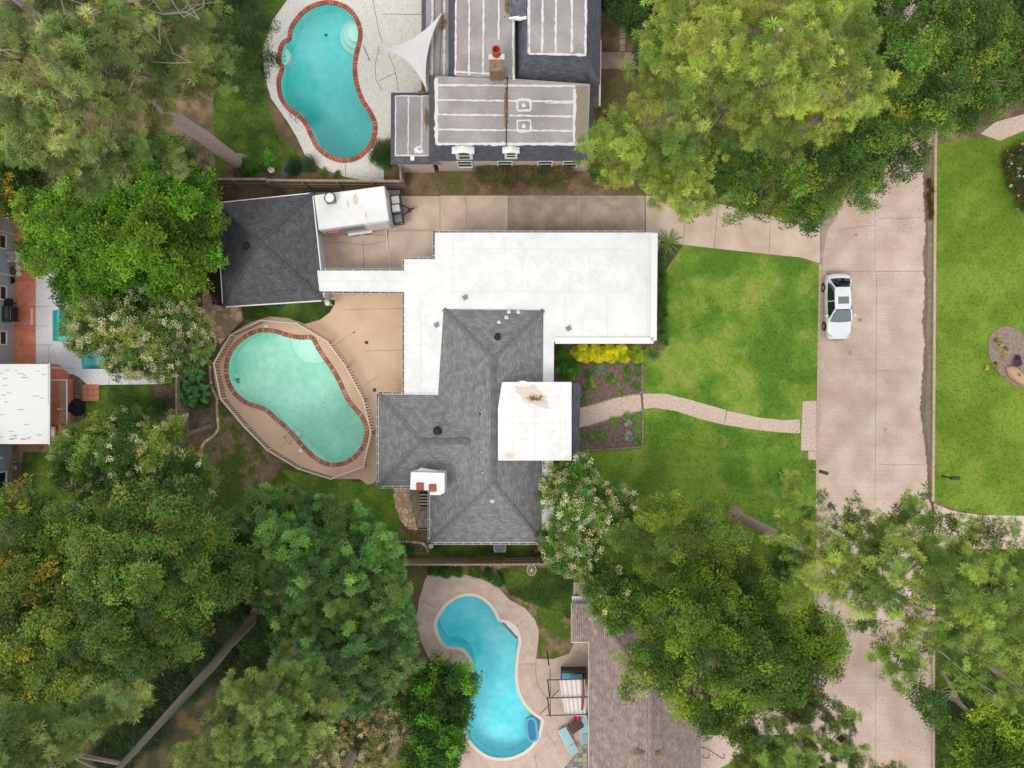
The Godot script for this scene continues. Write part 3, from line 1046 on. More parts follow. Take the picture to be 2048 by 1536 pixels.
	mb.face([B, C, S], Vector3.BACK)
	mb.face([B, S, N], Vector3.BACK)
	mb.face([C, D, S], Vector3.RIGHT)
	mb.face([D, V1, S], Vector3.BACK)
	mb.face([V1, R1, S], Vector3.BACK)
	mb.face([R1, N, S], Vector3.BACK)
	mb.face([V0, A, N], Vector3.BACK)
	mb.face([V0, N, R1], Vector3.BACK)
	mb.face([W0, W1, R0], Vector3.BACK)
	mb.face([W0, R0, R1], Vector3.RIGHT)
	mb.face([W0, R1, V0], Vector3.RIGHT)
	mb.face([W1, V1, R1], Vector3.RIGHT)
	mb.face([W1, R1, R0], Vector3.RIGHT)
	var hip := obj("hip_roof", mb, M.shingle, house)
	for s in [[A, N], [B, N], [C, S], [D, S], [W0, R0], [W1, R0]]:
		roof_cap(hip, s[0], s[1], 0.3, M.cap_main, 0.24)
	roof_cap(hip, N, S, 0.4, M.ridge_metal, 0.62, 0.04)
	roof_cap(hip, R0, R1, 0.4, M.ridge_metal, 0.5, 0.04)
	for s in [[A, B], [A, V0], [W0, V0], [W0, W1], [W1, V1], [V1, D], [D, C], [C, B]]:
		mb = MB.new()
		mb.bar(s[0] - Vector3.UP * 0.1, s[1] - Vector3.UP * 0.1, 0.06, 0.19)
		obj("fascia", mb, M.white, hip)
	for s in [[W0, V0, Vector3.FORWARD], [W1, W0, Vector3.LEFT], [W1, V1, Vector3.BACK], [D, V1, Vector3.LEFT], [C, D, Vector3.BACK]]:
		gutter(house, s[0] - Vector3.UP * 0.02, s[1] - Vector3.UP * 0.02, s[2], M.white_metal)
	for s in [[963, 828, 4.55, "dome"], [875, 862, 4.5, "dome"], [995, 675, 4.05, "dome"], [963, 903, 4.55, "pipe"], [965, 945, 4.6, "pipe"], [985, 1002, 4.45, "pipe"], [998, 645, 3.6, "pipe"], [1013, 635, 3.42, "pipe"], [1018, 624, 3.2, "pipe"], [1037, 624, 3.2, "pipe"]]:
		roof_vent(hip, V(s[0], s[1], s[2]), s[3])
	# tall white entry block with its eyebrow roof
	var top := PP([1004, 764, 1143, 764, 1143, 921, 996, 921, 996, 816], 5.05)
	var block := flat_deck(house, "entry_block", top, 2.9, 5.05, M.white_roof)
	for q in [[1064, 790, 46, 24, 4, 5.0535, "stain_pale", 0.35], [1066, 792, 36, 17, 5, 5.057, "stain", 0.4], [1072, 797, 20, 10, 6, 5.0605, "stain_mid", 0.2], [1020, 908, 20, 13, 9, 5.0535, "stain_pale", 0.0], [1018, 911, 11, 6, 12, 5.057, "stain", 0.0], [1110, 860, 26, 30, 15, 5.0535, "white_roof_worn", 0.3], [1040, 860, 30, 22, 17, 5.0535, "white_roof_worn", 0.0], [1120, 905, 18, 10, 18, 5.0535, "white_roof_worn", 0.0]]:
		mb = MB.new()
		mb.sheet(blot(q[0], q[1], 5.05, q[2], q[3], q[4], 40, q[7]), q[5])
		obj("water_stain", mb, M[q[6]], block)
	for q in [[998, 846, 1142, 846], [1070, 766, 1070, 920], [1026, 766, 1026, 920], [1120, 766, 1120, 920]]:
		mb = MB.new()
		mb.bar(V(q[0], q[1], 5.053), V(q[2], q[3], 5.053), 0.035, 0.012)
		obj("seam", mb, M.roof_seam, block)
	for k in 26:
		mb = MB.new()
		var q := V(1068 + r(-14, 16), 796 + r(-6, 5), 5.062)
		mb.box(q, Vector3(r(0.04, 0.16), 0.03, r(0.02, 0.06)), r(-0.5, 0.5))
		obj("debris", mb, M.stain_dark, block)
	mb = MB.new()
	mb.face([V(1143.5, 766, 3.75), V(1161, 767, 3.1), V(1158, 912, 3.1), V(1143.5, 920, 3.75)], Vector3.BACK)
	obj("eyebrow_roof", mb, M.shingle_slate, house)
	mb = MB.new()
	mb.prism(PP([1140, 768, 1160, 768, 1157, 911, 1140, 911], 3.05), 2.9, 3.05)
	obj("eyebrow_soffit", mb, M.white, house)
	mb = MB.new()
	for y in [775, 905]:
		var p := V(1154, y, 2.9)
		mb.box(Vector3(p.x, 1.45, p.z), Vector3(0.16, 2.9, 0.16))
	obj("porch_posts", mb, M.white, house)
	# white chimney stack with two clay tops
	var ch := MB.new()
	var stack := PP([822, 944, 889, 946, 889, 985, 881, 990, 860, 990, 860, 981, 820, 979], 5.3)
	ch.prism(stack, 2.6, 5.3)
	var ck := obj("chimney", ch, M.white_metal, house)
	mb = MB.new()
	mb.face([V(824, 946, 4.6), V(842, 935, 4.25), V(842, 946, 4.6)], Vector3.RIGHT)
	mb.face([V(842, 946, 4.6), V(842, 935, 4.25), V(888, 944, 4.5)], Vector3.RIGHT)
	obj("flashing", mb, M.white, ck)
	for s in [[840, 973], [865, 976]]:
		mb = MB.new()
		var p := V(s[0], s[1], 5.36)
		mb.box(p, Vector3(0.46, 0.12, 0.46))
		mb.box(p + Vector3.UP * 0.09, Vector3(0.38, 0.06, 0.38))
		obj("clay_top", mb, M.red_tile, ck)

func build_garage():
	var o := thing("garage", "detached square garage with a dark grey pyramid shingle roof", "garage")
	var e := [V(433, 406, 2.85), V(625, 386, 2.85), V(648, 601, 2.85), V(446, 614, 2.85)]
	var apex := V(518, 484, 5.2)
	var mb := MB.new()
	for i in 4:
		mb.face([e[i], e[(i + 1) % 4], apex], e[(i + 1) % 4] - e[i])
	var rf := obj("roof", mb, M.shingle_dark, o)
	for i in 4:
		roof_cap(rf, e[i], apex, 0.28, M.cap_dark, 0.24)
		mb = MB.new()
		mb.bar(e[i] - Vector3.UP * 0.08, e[(i + 1) % 4] - Vector3.UP * 0.08, 0.07, 0.2)
		obj("fascia", mb, M.white, rf)
	roof_vent(rf, V(495, 492, 4.5), "dome")
	inset_walls(o, PP([433, 406, 625, 386, 648, 601, 446, 614], 2.85), 0.32, 2.8, M.white)
	# roller door and lamp on the east wall
	var a := V(632, 392, 2.85)
	var d: Vector3 = (e[2] - e[1]).normalized()
	var out := Vector3(d.z, 0, -d.x)
	var c: Vector3 = e[1].lerp(e[2], 0.62) - out * 0.32
	var b := Basis(-d, Vector3.UP, out)
	mb = MB.new()
	for k in 4:
		mb.obox(Vector3(c.x, 0.3 + k * 0.54, c.z) + out * 0.03, b, Vector3(2.6, 0.52, 0.05))
	obj("roller_door", mb, M.white_metal, o)
	mb = MB.new()
	mb.obox(Vector3(c.x, 2.4, c.z) + d * 1.7 + out * 0.1, b, Vector3(0.16, 0.24, 0.16))
	obj("wall_lamp", mb, M.black, o)

# flat roof of tarred felt with lighter sealed seams, steep shingled skirts below it
func skirted(parent: Node, top: Array, h1: float, eave: Array, h0: float, sides: Array, m: Material):
	var mb := MB.new()
	for i in sides:
		var j: int = (i + 1) % (top.size() / 2)
		var p := V(top[i * 2], top[i * 2 + 1], h1)
		var q := V(top[j * 2], top[j * 2 + 1], h1)
		mb.face([V(eave[i * 2], eave[i * 2 + 1], h0), V(eave[j * 2], eave[j * 2 + 1], h0), q, p], q - p)
	obj("mansard", mb, m, parent)

func seam(parent: Node, a: Vector3, b: Vector3, w: float, sd: int):
	# brushed-on sealant with a ragged edge
	var f := FastNoiseLite.new()
	f.seed = sd
	f.frequency = 0.8
	var d := (b - a).normalized()
	var x := Vector3.UP.cross(d)
	w *= 0.68
	var n := maxi(3, int(a.distance_to(b) / 0.22))
	var mb := MB.new()
	for i in n:
		var p := a.lerp(b, float(i) / n)
		var q := a.lerp(b, float(i + 1) / n)
		var w0 := w * (1.0 + 1.0 * f.get_noise_2d(i * 0.9, 0.0))
		var w1 := w * (1.0 + 1.0 * f.get_noise_2d((i + 1) * 0.9, 0.0))
		var s0 := w * 0.4 * f.get_noise_2d(i * 0.5, 9.0)
		var s1 := w * 0.4 * f.get_noise_2d((i + 1) * 0.5, 9.0)
		mb.face([p + x * (s0 - w0 / 2), q + x * (s1 - w1 / 2), q + x * (s1 + w1 / 2), p + x * (s0 + w0 / 2)], d)
	obj("sealed_seam", mb, M.seal_white, parent).position.y = 0.0015 * (parent.get_child_count() % 9)

func build_north_house():
	var o := thing("house", "large house with tarred flat roofs striped by white seams and slate skirts", "house")
	# ground floor annex to the west
	var H1 := 3.3
	var H2 := 5.9
	var an := flat_deck(o, "flat_roof", PP([790, 191, 862, 191, 862, 313, 789, 313], H1), H1 - 0.2, H1, M.tar_roof)
	for s in [[791, 193, 791, 311], [817, 193, 816, 311], [844, 193, 843, 300], [791, 192, 860, 192], [791, 311, 860, 311]]:
		seam(an, V(s[0], s[1], H1 + 0.006), V(s[2], s[3], H1 + 0.006), 0.13, s[0])
	skirted(o, [790, 191, 862, 191, 862, 313, 789, 313], H1, [782, 185, 862, 185, 885, 329, 781, 329], H1 - 0.45, [0, 2, 3], M.shingle_slate)
	var v := blot(838, 299, H1, 9, 8, 3)
	var mb := MB.new()
	mb.sheet(v, H1 + 0.012)
	obj("sealed_patch", mb, M.white_roof_worn, an)
	roof_vent(an, V(838, 300, H1 + 0.01), "pipe")
	mb = MB.new()
	mb.box(V(825, 317, H1 - 0.05), Vector3(0.26, 0.12, 0.26))
	obj("exhaust_hood", mb, M.white, an)
	# north-west low strip
	var nw := flat_deck(o, "flat_roof", PP([852, -120, 898, -120, 897, 150, 852, 186], H1), H1 - 0.2, H1, M.tar_roof)
	for s in [[865, -100, 864, 150], [889, -100, 888, 150]]:
		seam(nw, V(s[0], s[1], H1 + 0.006), V(s[2], s[3], H1 + 0.006), 0.2, s[0])
	skirted(o, [852, -120, 860, -120, 860, 186, 853, 70], H1, [843, -120, 860, -120, 860, 188, 843, 70], H1 - 0.4, [3], M.shingle_slate)
	mb = MB.new()
	mb.bar(V(885, -60, H1 + 0.03), V(879, 150, H1 + 0.03), 0.04, 0.04)
	obj("cable", mb, M.stain_dark, nw)
	# middle: two storeys
	var top := [871, 152, 1020, 157, 1180, 168, 1176, 291, 870, 289]
	var mid := flat_deck(o, "flat_roof", PP(top, H2), H2 - 1.3, H2, M.tar_roof)
	for s in [[875, 170, 1150, 172, 15], [875, 200, 1150, 203, 13], [876, 229, 1150, 233, 13], [876, 259, 1150, 262, 13], [872, 288, 1170, 288, 20], [873, 156, 873, 286, 26], [1149, 178, 1148, 288, 22], [1090, 206, 1150, 206, 8]]:
		seam(mid, V(s[0], s[1], H2 + 0.006), V(s[2], s[3], H2 + 0.006), s[4] * 0.012, s[1])
	for s in [[1048, 210], [1048, 252]]:
		for k in [[-13, -11, 13, -11], [13, -11, 13, 11], [13, 11, -13, 11], [-13, 11, -13, -11]]:
			seam(mid, V(s[0] + k[0], s[1] + k[1], H2 + 0.01), V(s[0] + k[2], s[1] + k[3], H2 + 0.01), 0.16, int(s[1] + k[0]))
		roof_vent(mid, V(s[0], s[1], H2), "pipe")
	mb = MB.new()
	mb.sheet(PP([1152, 172, 1177, 172, 1176, 288, 1151, 288], H2), H2 + 0.009)
	obj("grey_coating", mb, M.bark_grey, mid)
	mb = MB.new()
	mb.bar(V(1015, 153, H2 + 0.04), V(1012, 290, H2 + 0.04), 0.05, 0.05)
	mb.bar(V(1012, 290, H2 + 0.02), V(1011, 316, 3.4), 0.05, 0.05)
	obj("cable", mb, M.black, mid)
	skirted(o, top, H2, [858, 150, 1020, 156, 1190, 170, 1190, 322, 858, 322], 3.35, [2, 3, 4], M.shingle_slate)
	# north wing
	var wing := flat_deck(o, "flat_roof", PP([911, -120, 1030, -120, 1030, 156, 911, 152], H2 - 0.02), H2 - 1.3, H2 - 0.02, M.tar_roof)
	for s in [[913, -100, 911, 150], [939, -100, 938, 150], [968, -100, 966, 150], [998, -100, 997, 80], [1026, 40, 1027, 160], [912, 144, 990, 148]]:
		seam(wing, V(s[0], s[1], H2 + 0.004), V(s[2], s[3], H2 + 0.004), 0.17, s[0] + 2)
	skirted(o, [911, -120, 911, 152], H2, [897, -120, 897, 152], 3.4, [0], M.shingle_slate)
	# higher east wing
	var H3 := 6.6
	var et := [1056, -120, 1176, -120, 1173, 110, 1054, 107]
	var east := flat_deck(o, "flat_roof", PP(et, H3), H3 - 0.3, H3, M.tar_roof)
	for s in [[1058, -100, 1058, 105], [1087, -100, 1084, 105], [1113, -100, 1111, 105], [1145, -100, 1143, 105], [1172, -100, 1171, 108], [1057, 107, 1172, 110]]:
		seam(east, V(s[0], s[1], H3 + 0.006), V(s[2], s[3], H3 + 0.006), 0.2, s[0] + 3)
	skirted(o, et, H3, [1030, -120, 1204, -120, 1200, 170, 1032, 158], 4.9, [1, 2, 3], M.shingle_slate)
	skirted(o, [1173, -100, 1173, 215], 5.6, [1202, -100, 1198, 215], 3.4, [0], M.shingle_slate)
	mb = MB.new()
	mb.bar(V(1201, 80, 3.4), V(1199, 212, 3.4), 0.12, 0.14)
	obj("gutter", mb, M.white_metal, o)
	mb = MB.new()
	mb.face([V(1019, 36, 6.0), V(1053, 30, 6.5), V(1053, 38, 6.5), V(1040, 42, 6.0), V(1020, 39, 6.0)], Vector3.RIGHT)
	mb.bar(V(1019, 38, 6.0), V(1052, 33, 6.3), 0.1, 0.25)
	obj("fascia", mb, M.white, o)
	mb = MB.new()
	mb.face([V(1019, -60, 6.05), V(1053, -60, 6.5), V(1053, 32, 6.5), V(1019, 36, 6.05)], Vector3.BACK)
	obj("side_roof", mb, M.shingle_slate, o)
	# walls
	inset_walls(o, PP([858, -120, 1196, -120, 1192, 322, 858, 322], 3.4), 0.35, 3.4, M.house_brick)
	inset_walls(o, PP([782, 187, 870, 187, 870, 329, 782, 329], 2.85), 0.3, 2.85, M.house_brick)
	mb = MB.new()
	mb.prism(PP([914, -110, 1180, -110, 1172, 284, 876, 284, 876, 156, 914, 156], 4.7), 3.3, 4.7)
	obj("upper_wall", mb, M.house_brick, o)
	# dormers in the south skirt, windows below
	for s in [[928, 305, 34, 1.0], [1022, 304, 26, 0.62]]:
		var c := V(s[0], s[1], 4.7)
		var w: float = s[2] / F * 46.0
		mb = MB.new()
		mb.box(c + Vector3(0, 0, -0.12), Vector3(w, 1.7, 0.62))
		var d := obj("dormer", mb, M.white, o)
		mb = MB.new()
		var e := c + Vector3(0, 0.86, 0.3)
		mb.face([e + Vector3(-w * 0.65, 0, 0.08), e + Vector3(0, 0.28, 0.08), e + Vector3(0, 0.28, -0.6), e + Vector3(-w * 0.65, 0, -0.6)], Vector3.BACK)
		mb.face([e + Vector3(w * 0.65, 0, 0.08), e + Vector3(0, 0.28, 0.08), e + Vector3(0, 0.28, -0.6), e + Vector3(w * 0.65, 0, -0.6)], Vector3.BACK)
		obj("dormer_roof", mb, M.white, d)
		mb = MB.new()
		mb.box(c + Vector3(0, -0.05, 0.195), Vector3(w * 0.62, 1.2 * s[3], 0.012))
		obj("pane", mb, M.dark_glass, d)
		mb = MB.new()
		mb.box(c + Vector3(0, -0.05, 0.21), Vector3(w * 0.62, 0.06, 0.03))
		obj("muntin", mb, M.white, d)
	var zw := G(0, 322, 3.4).y - 0.35
	for x in [930, 1010, 1090, 1140]:
		window(o, Vector3(G(x, 0, 1.7).x, 1.7, zw), Vector3.BACK, 0.9, 1.3, M.white)
	# brick chimney with a clay pot
	mb = MB.new()
	mb.prism(PP([979, 112, 1007, 112, 1007, 141, 979, 141], 7.3), 5.5, 7.3)
	var ck := obj("chimney", mb, M.chimney_brick, o)
	mb = MB.new()
	mb.prism(PP([977, 108, 1009, 108, 1009, 118, 977, 118], 7.42), 7.3, 7.42)
	obj("cap", mb, M.seal_white, ck)
	for k in 7:
		mb = MB.new()
		var y := 5.75 + k * 0.24
		var p0 := V(979, 141, 7.3)
		var p1 := V(1007, 141, 7.3)
		mb.bar(Vector3(p0.x, y, p0.z + 0.012), Vector3(p1.x, y, p1.z + 0.012), 0.03, 0.17)
		obj("brick_course", mb, M.chimney_brick, ck)
	mb = MB.new()
	mb.lathe(V(993, 110, 7.3), [[0.3, 0.0], [0.26, 0.12], [0.22, 0.6], [0.27, 0.64], [0.27, 0.74], [0.2, 0.74], [0.18, 0.3], [0, 0.3]], 14)
	obj("chimney_pot", mb, M.terra_pot, ck)
	# shade sail over the terrace
	var sail := thing("shade_sail", "white triangular shade sail stretched from the tarred roof over the pool terrace", "shade sail")
	var cs := [V(886, 22, 4.6), V(762, 97, 2.6), V(854, 184, 4.0)]
	var mid3: Vector3 = (cs[0] + cs[1] + cs[2]) / 3.0
	mb = MB.new()
	var edge := []
	for i in 3:
		var p: Vector3 = cs[i]
		var q: Vector3 = cs[(i + 1) % 3]
		var half := (p + q) * 0.5
		var pull := (mid3 - half) * 0.38
		for k in 12:
			var t := k / 12.0
			edge.append(p.lerp(q, t) + pull * (4.0 * t * (1.0 - t)))
	var hub := mid3 - Vector3.UP * 0.15
	for i in edge.size():
		var p: Vector3 = edge[i]
		var q: Vector3 = edge[(i + 1) % edge.size()]
		for k in 4:
			var a0 := hub.lerp(p, k / 4.0)
			var a1 := hub.lerp(p, (k + 1) / 4.0)
			var b0 := hub.lerp(q, k / 4.0)
			var b1 := hub.lerp(q, (k + 1) / 4.0)
			if k > 0:
				mb.face([a0, b0, b1], Vector3.RIGHT)
			mb.face([a0, b1, a1], Vector3.RIGHT)
	obj("cloth", mb, M.sail, sail)
	mb = MB.new()
	mb.tube([V(757, 94, 0.0), V(762, 97, 2.62)], [0.05, 0.05], 10)
	obj("post", mb, M.white_metal, sail)
	mb = MB.new()
	mb.tube([cs[0], V(889, 18, 5.2)], [0.012, 0.012], 5)
	mb.tube([cs[2], V(858, 188, 4.4)], [0.012, 0.012], 5)
	obj("stay", mb, M.steel, sail)

func build_south_house():
	var o := thing("house", "house with brown mottled shingle roof under spreading green trees", "house")
	var E := 3.0
	var a := V(1178, 1284, E)
	var b := V(1178, 1640, E)
	var c := V(1402, 1640, E)
	var d := V(1402, 1230, E)
	var n := V(1301, 1385, 5.2)
	var s := V(1301, 1620, 5.2)
	var k := V(1186, 1208, E)
	var mb := MB.new()
	mb.face([a, b, s, n], Vector3.BACK)
	mb.face([c, d, n, s], Vector3.BACK)
	mb.face([k, a, n], Vector3.BACK)
	mb.face([k, d, n], Vector3.RIGHT)
	mb.face([V(1143, 1206, 2.8), V(1186, 1208, E), a, V(1143, 1284, 2.8)], Vector3.BACK)
	var rf := obj("roof", mb, M.shingle_brown, o)
	roof_cap(rf, n, s, 0.34, M.cap_brown, 0.26)
	roof_cap(rf, k, n, 0.34, M.cap_brown, 0.26)
	roof_cap(rf, d, n, 0.34, M.cap_brown, 0.26)
	# lower cross gable to the south
	mb = MB.new()
	var g0 := V(1300, 1500, 5.0)
	mb.face([g0, V(1300, 1680, 4.6), V(1228, 1680, 3.3), V(1228, 1535, 3.3)], Vector3.BACK)
	mb.face([g0, V(1300, 1680, 4.6), V(1352, 1680, 3.3), V(1352, 1530, 3.3)], Vector3.BACK)
	obj("cross_gable", mb, M.shingle_brown, rf)
	inset_walls(o, PP([1178, 1284, 1178, 1640, 1402, 1640, 1402, 1232, 1186, 1208, 1143, 1206, 1143, 1284], E), 0.4, 2.9, M.house_brick)
	eave_bars(rf, "fascia", [V(1143, 1206, 2.7), V(1143, 1284, 2.7), a - Vector3.UP * 0.1, b - Vector3.UP * 0.1, c - Vector3.UP * 0.1, d - Vector3.UP * 0.1], 0.06, 0.18, M.cream, false)
	mb = MB.new()
	mb.prism(PP([1144, 1192, 1182, 1194, 1182, 1206, 1144, 1205], 2.4), 2.3, 2.4)
	for i in 7:
		mb.bar(V(1146 + i * 5.5, 1193, 2.42), V(1146 + i * 5.5, 1204, 2.42), 0.05, 0.05)
	obj("awning", mb, M.white_metal, o)
	mb = MB.new()
	mb.prism(PP([1147, 1164, 1178, 1166, 1178, 1190, 1146, 1188]), 0.0, 0.06)
	ground_piece("step_slab", mb, M.pink_deck)

func build_west_houses():
	var o := thing("house", "grey sided two storey house facing the pale pool deck", "house")
	var x := G(28, 0).x
	var z0 := G(0, 440).y
	var z1 := G(0, 728).y
	var mb := MB.new()
	mb.prism(rect(x - 9, z0, x, z1), 0.0, 5.6)
	obj("wall", mb, M.siding, o)
	for k in 22:
		mb = MB.new()
		mb.box(Vector3(x + 0.008, 0.14 + k * 0.25, (z0 + z1) / 2), Vector3(0.016, 0.23, z1 - z0 - 0.02))
		obj("siding_board", mb, M.siding, o)
	mb = MB.new()
	mb.prism(rect(x - 9.4, z0 - 0.3, x - 0.2, z1 + 0.3), 5.6, 5.9)
	obj("roof", mb, M.shingle_dark, o)
	for s in [[590, 1.45], [678, 1.45], [490, 1.5]]:
		window(o, Vector3(x + 0.02, s[1], G(0, s[0]).y), Vector3.RIGHT, 0.85, 1.15, M.white)
	for yy in [470, 553]:
		mb = MB.new()
		mb.box(Vector3(x + 0.05, 2.6, G(0, yy).y), Vector3(0.08, 5.2, 0.1))
		obj("downpipe", mb, M.white_metal, o)
	pave(rect(x - 9, z0, x, z1))
	# covered porch with a ribbed white roof and a railed deck in front
	var p := thing("porch", "porch with ribbed white metal roof and white baluster rail", "porch")
	mb = MB.new()
	mb.prism(PP([-120, 728, 97, 728, 97, 888, -120, 888], 2.85), 2.75, 2.85)
	var rf := obj("roof", mb, M.white_metal, p)
	for k in 38:
		mb = MB.new()
		var y := 730.0 + k * 4.18
		mb.bar(V(-120, y, 2.86), V(97, y, 2.86), 0.05, 0.03)
		obj("rib", mb, M.white, rf)
	mb = MB.new()
	mb.bar(V(99, 727, 2.78), V(99, 889, 2.78), 0.12, 0.14)
	obj("gutter", mb, M.white_metal, p)
	for k in 30:
		mb = MB.new()
		mb.box(V(r(-4, 90), r(740, 880), 2.9), Vector3(r(0.1, 0.5), 0.012, 0.02))
		obj("twig", mb, M.stain_dark, rf)
	mb = MB.new()
	mb.prism(PP([90, 757, 141, 757, 141, 884, 90, 884], 0.45), 0.05, 0.45)
	obj("deck", mb, M.red_deck, p)
	pave(PP([0, 728, 141, 728, 141, 888, 0, 888]))
	var rail := obj("rail", MB.new(), M.white, p)
	mb = MB.new()
	for h in [0.6, 1.4]:
		mb.bar(V(134, 760, h), V(134, 880, h), 0.08, 0.07)
	mb.bar(V(98, 760, 1.4), V(134, 760, 1.4), 0.08, 0.07)
	mb.bar(V(98, 880, 1.4), V(134, 880, 1.4), 0.08, 0.07)
	for y in [760, 817, 880]:
		mb.bar(V(134, y, 0.45), V(134, y, 0.45) + Vector3.UP * 1.02, 0.1, 0.1)
	rail.mesh = mb.mesh()
	var q0 := V(134, 764, 0.6)
	for k in 29:
		mb = MB.new()
		mb.box(Vector3(q0.x, 1.0, q0.z + k * 0.139), Vector3(0.04, 0.78, 0.04))
		obj("baluster", mb, M.white, rail)
	for y in [735, 880]:
		mb = MB.new()
		var c := V(96, y, 2.7)
		mb.box(Vector3(c.x, 1.38, c.z), Vector3(0.12, 2.74, 0.12))
		obj("post", mb, M.white, p)
	# second grey-blue house beyond the porch
	var h := thing("house", "blue grey house wall with a tall window beside an air conditioner", "house")
	var z2 := G(0, 890).y
	var z3 := G(0, 1004).y
	mb = MB.new()
	mb.prism(rect(x - 9, z2, x - 0.1, z3), 0.0, 5.4)
	obj("wall", mb, M.siding_blue, h)
	mb = MB.new()
	mb.prism(rect(x - 9.3, z2 - 0.2, x - 0.3, z3 + 0.4), 5.4, 5.7)
	obj("roof", mb, M.shingle_dark, h)
	window(h, Vector3(x - 0.08, 1.5, G(0, 962).y), Vector3.RIGHT, 1.5, 1.5, M.white)
	mb = MB.new()
	mb.lathe(Vector3.ZERO, [[0.0, 0.0], [0.09, 0.0], [0.09, 0.12], [0.0, 0.14]], 12)
	var lamp := obj("wall_vent", mb, M.white_metal, h)
	lamp.position = Vector3(x - 0.1, 1.2, G(0, 912).y)
	lamp.rotation.z = -PI / 2
	pave(rect(x - 9, z2, x - 0.1, z3))

# ------------------------------------------------------------------ pools, decks, fences
func pool(label: String, w: PackedVector2Array, deep: Callable, deepest: float, shell: Material, tint: Color, density: float, film: Color) -> Node3D:
	var o := thing("swimming_pool", label, "pool")
	var mb := MB.new()
	mb.walls(w, -deepest, 0.0, true)
	var b := bounds(w).grow(0.3)
	var nx := int(b.size.x / 0.4) + 1
	var nz := int(b.size.y / 0.4) + 1
	for i in nx:
		for j in nz:
			var c := []
			for k in [[0, 0], [0, 1], [1, 1], [1, 0]]:
				var p := b.position + Vector2((i + k[0]) * b.size.x / nx, (j + k[1]) * b.size.y / nz)
				c.append(Vector3(p.x, -deep.call(p), p.y))
			mb.quad(c[0], c[1], c[2], c[3])
	obj("basin", mb, shell, o)
	mb = MB.new()
	mb.sheet(w, -0.1)
	var m := mat("water_" + label.left(12), film, 0.03, 0.5)
	m.transparency = BaseMaterial3D.TRANSPARENCY_ALPHA
	m.normal_enabled = true
	m.normal_texture = ripple
	m.normal_scale = 0.12
	m.uv1_scale = Vector3(0.5, 0.5, 1)
	obj("water", mb, m, o)
	var fog := FogVolume.new()
	fog.name = "water_depth"
	fog.shape = RenderingServer.FOG_VOLUME_SHAPE_BOX
	fog.size = Vector3(b.size.x, deepest - 0.05, b.size.y)
	var fm := FogMaterial.new()
	fm.density = density
	fm.albedo = tint
	fog.material = fm
	o.add_child(fog)
	fog.position = Vector3(b.get_center().x, -0.11 - (deepest - 0.05) / 2.0, b.get_center().y)
	return o

var ripple: ImageTexture

func coping(o: Node3D, w: PackedVector2Array, width: float, step: float, y: float, mats: Array):
	var mb := MB.new()
	for p in minus(grown(w, width + 0.01), w):
		mb.prism(p, 0.0, y - 0.012)
	obj("mortar_bed", mb, M.joint, o)
	var mid := evenly(grown(w, width / 2), step)
	var brick := MB.new()
	brick.box(Vector3.ZERO, Vector3(width, 0.06, step * 0.83))
	var mesh := brick.mesh()
	for i in mid.size():
		var t := mid[(i + 1) % mid.size()] - mid[(i + mid.size() - 1) % mid.size()]
		placed("coping_brick", mesh, M[mats[rng.randi() % mats.size()]], o, Transform3D(Basis(Vector3.UP, atan2(t.x, t.y) + r(-0.02, 0.02)), Vector3(mid[i].x, y - 0.02 + r(-0.004, 0.004), mid[i].y)))

func pool_step(o: Node3D, w: PackedVector2Array, c: Vector2, rad: float, y: float, m: Material):
	var ring := PackedVector2Array()
	for k in 28:
		ring.append(c + Vector2(rad, 0).rotated(TAU * k / 28))
	for p in Geometry2D.intersect_polygons(ring, grown(w, -0.003)):
		var mb := MB.new()
		mb.prism(p, -1.4, y)
		obj("step", mb, m, o)

func ladder(o: Node3D, a: Vector2, out: Vector2, gap: float):
	var x := Vector2(-out.y, out.x)
	for s in [-0.5, 0.5]:
		var q: Vector2 = a + x * gap * s
		var pts := []
		for k in [[0.55, 0.06], [0.5, 0.6], [0.3, 0.8], [0.05, 0.8], [-0.16, 0.6], [-0.2, 0.0], [-0.2, -0.9]]:
			pts.append(Vector3(q.x + out.x * k[0], k[1], q.y + out.y * k[0]))
		var mb := MB.new()
		mb.tube(pts, [0.025, 0.025, 0.025, 0.025, 0.025, 0.025, 0.025], 8)
		obj("hand_rail", mb, M.steel, o)
	for k in 3:
		var mb := MB.new()
		var q := a - out * 0.2
		var y := -0.2 - k * 0.25
		mb.bar(Vector3(q.x - x.x * gap / 2, y, q.y - x.y * gap / 2), Vector3(q.x + x.x * gap / 2, y, q.y + x.y * gap / 2), 0.1, 0.03)
		obj("rung", mb, M.white_metal, o)

func half_clip(p: PackedVector2Array, at: Vector2, n: Vector2) -> PackedVector2Array:
	var out := PackedVector2Array()
	for i in p.size():
		var a := p[i]
		var b := p[(i + 1) % p.size()]
		var da := (a - at).dot(n)
		var db := (b - at).dot(n)
		if da <= 0:
			out.append(a)
		if (da < 0 and db > 0) or (da > 0 and db < 0):
			out.append(a.lerp(b, da / (da - db)))
	return out

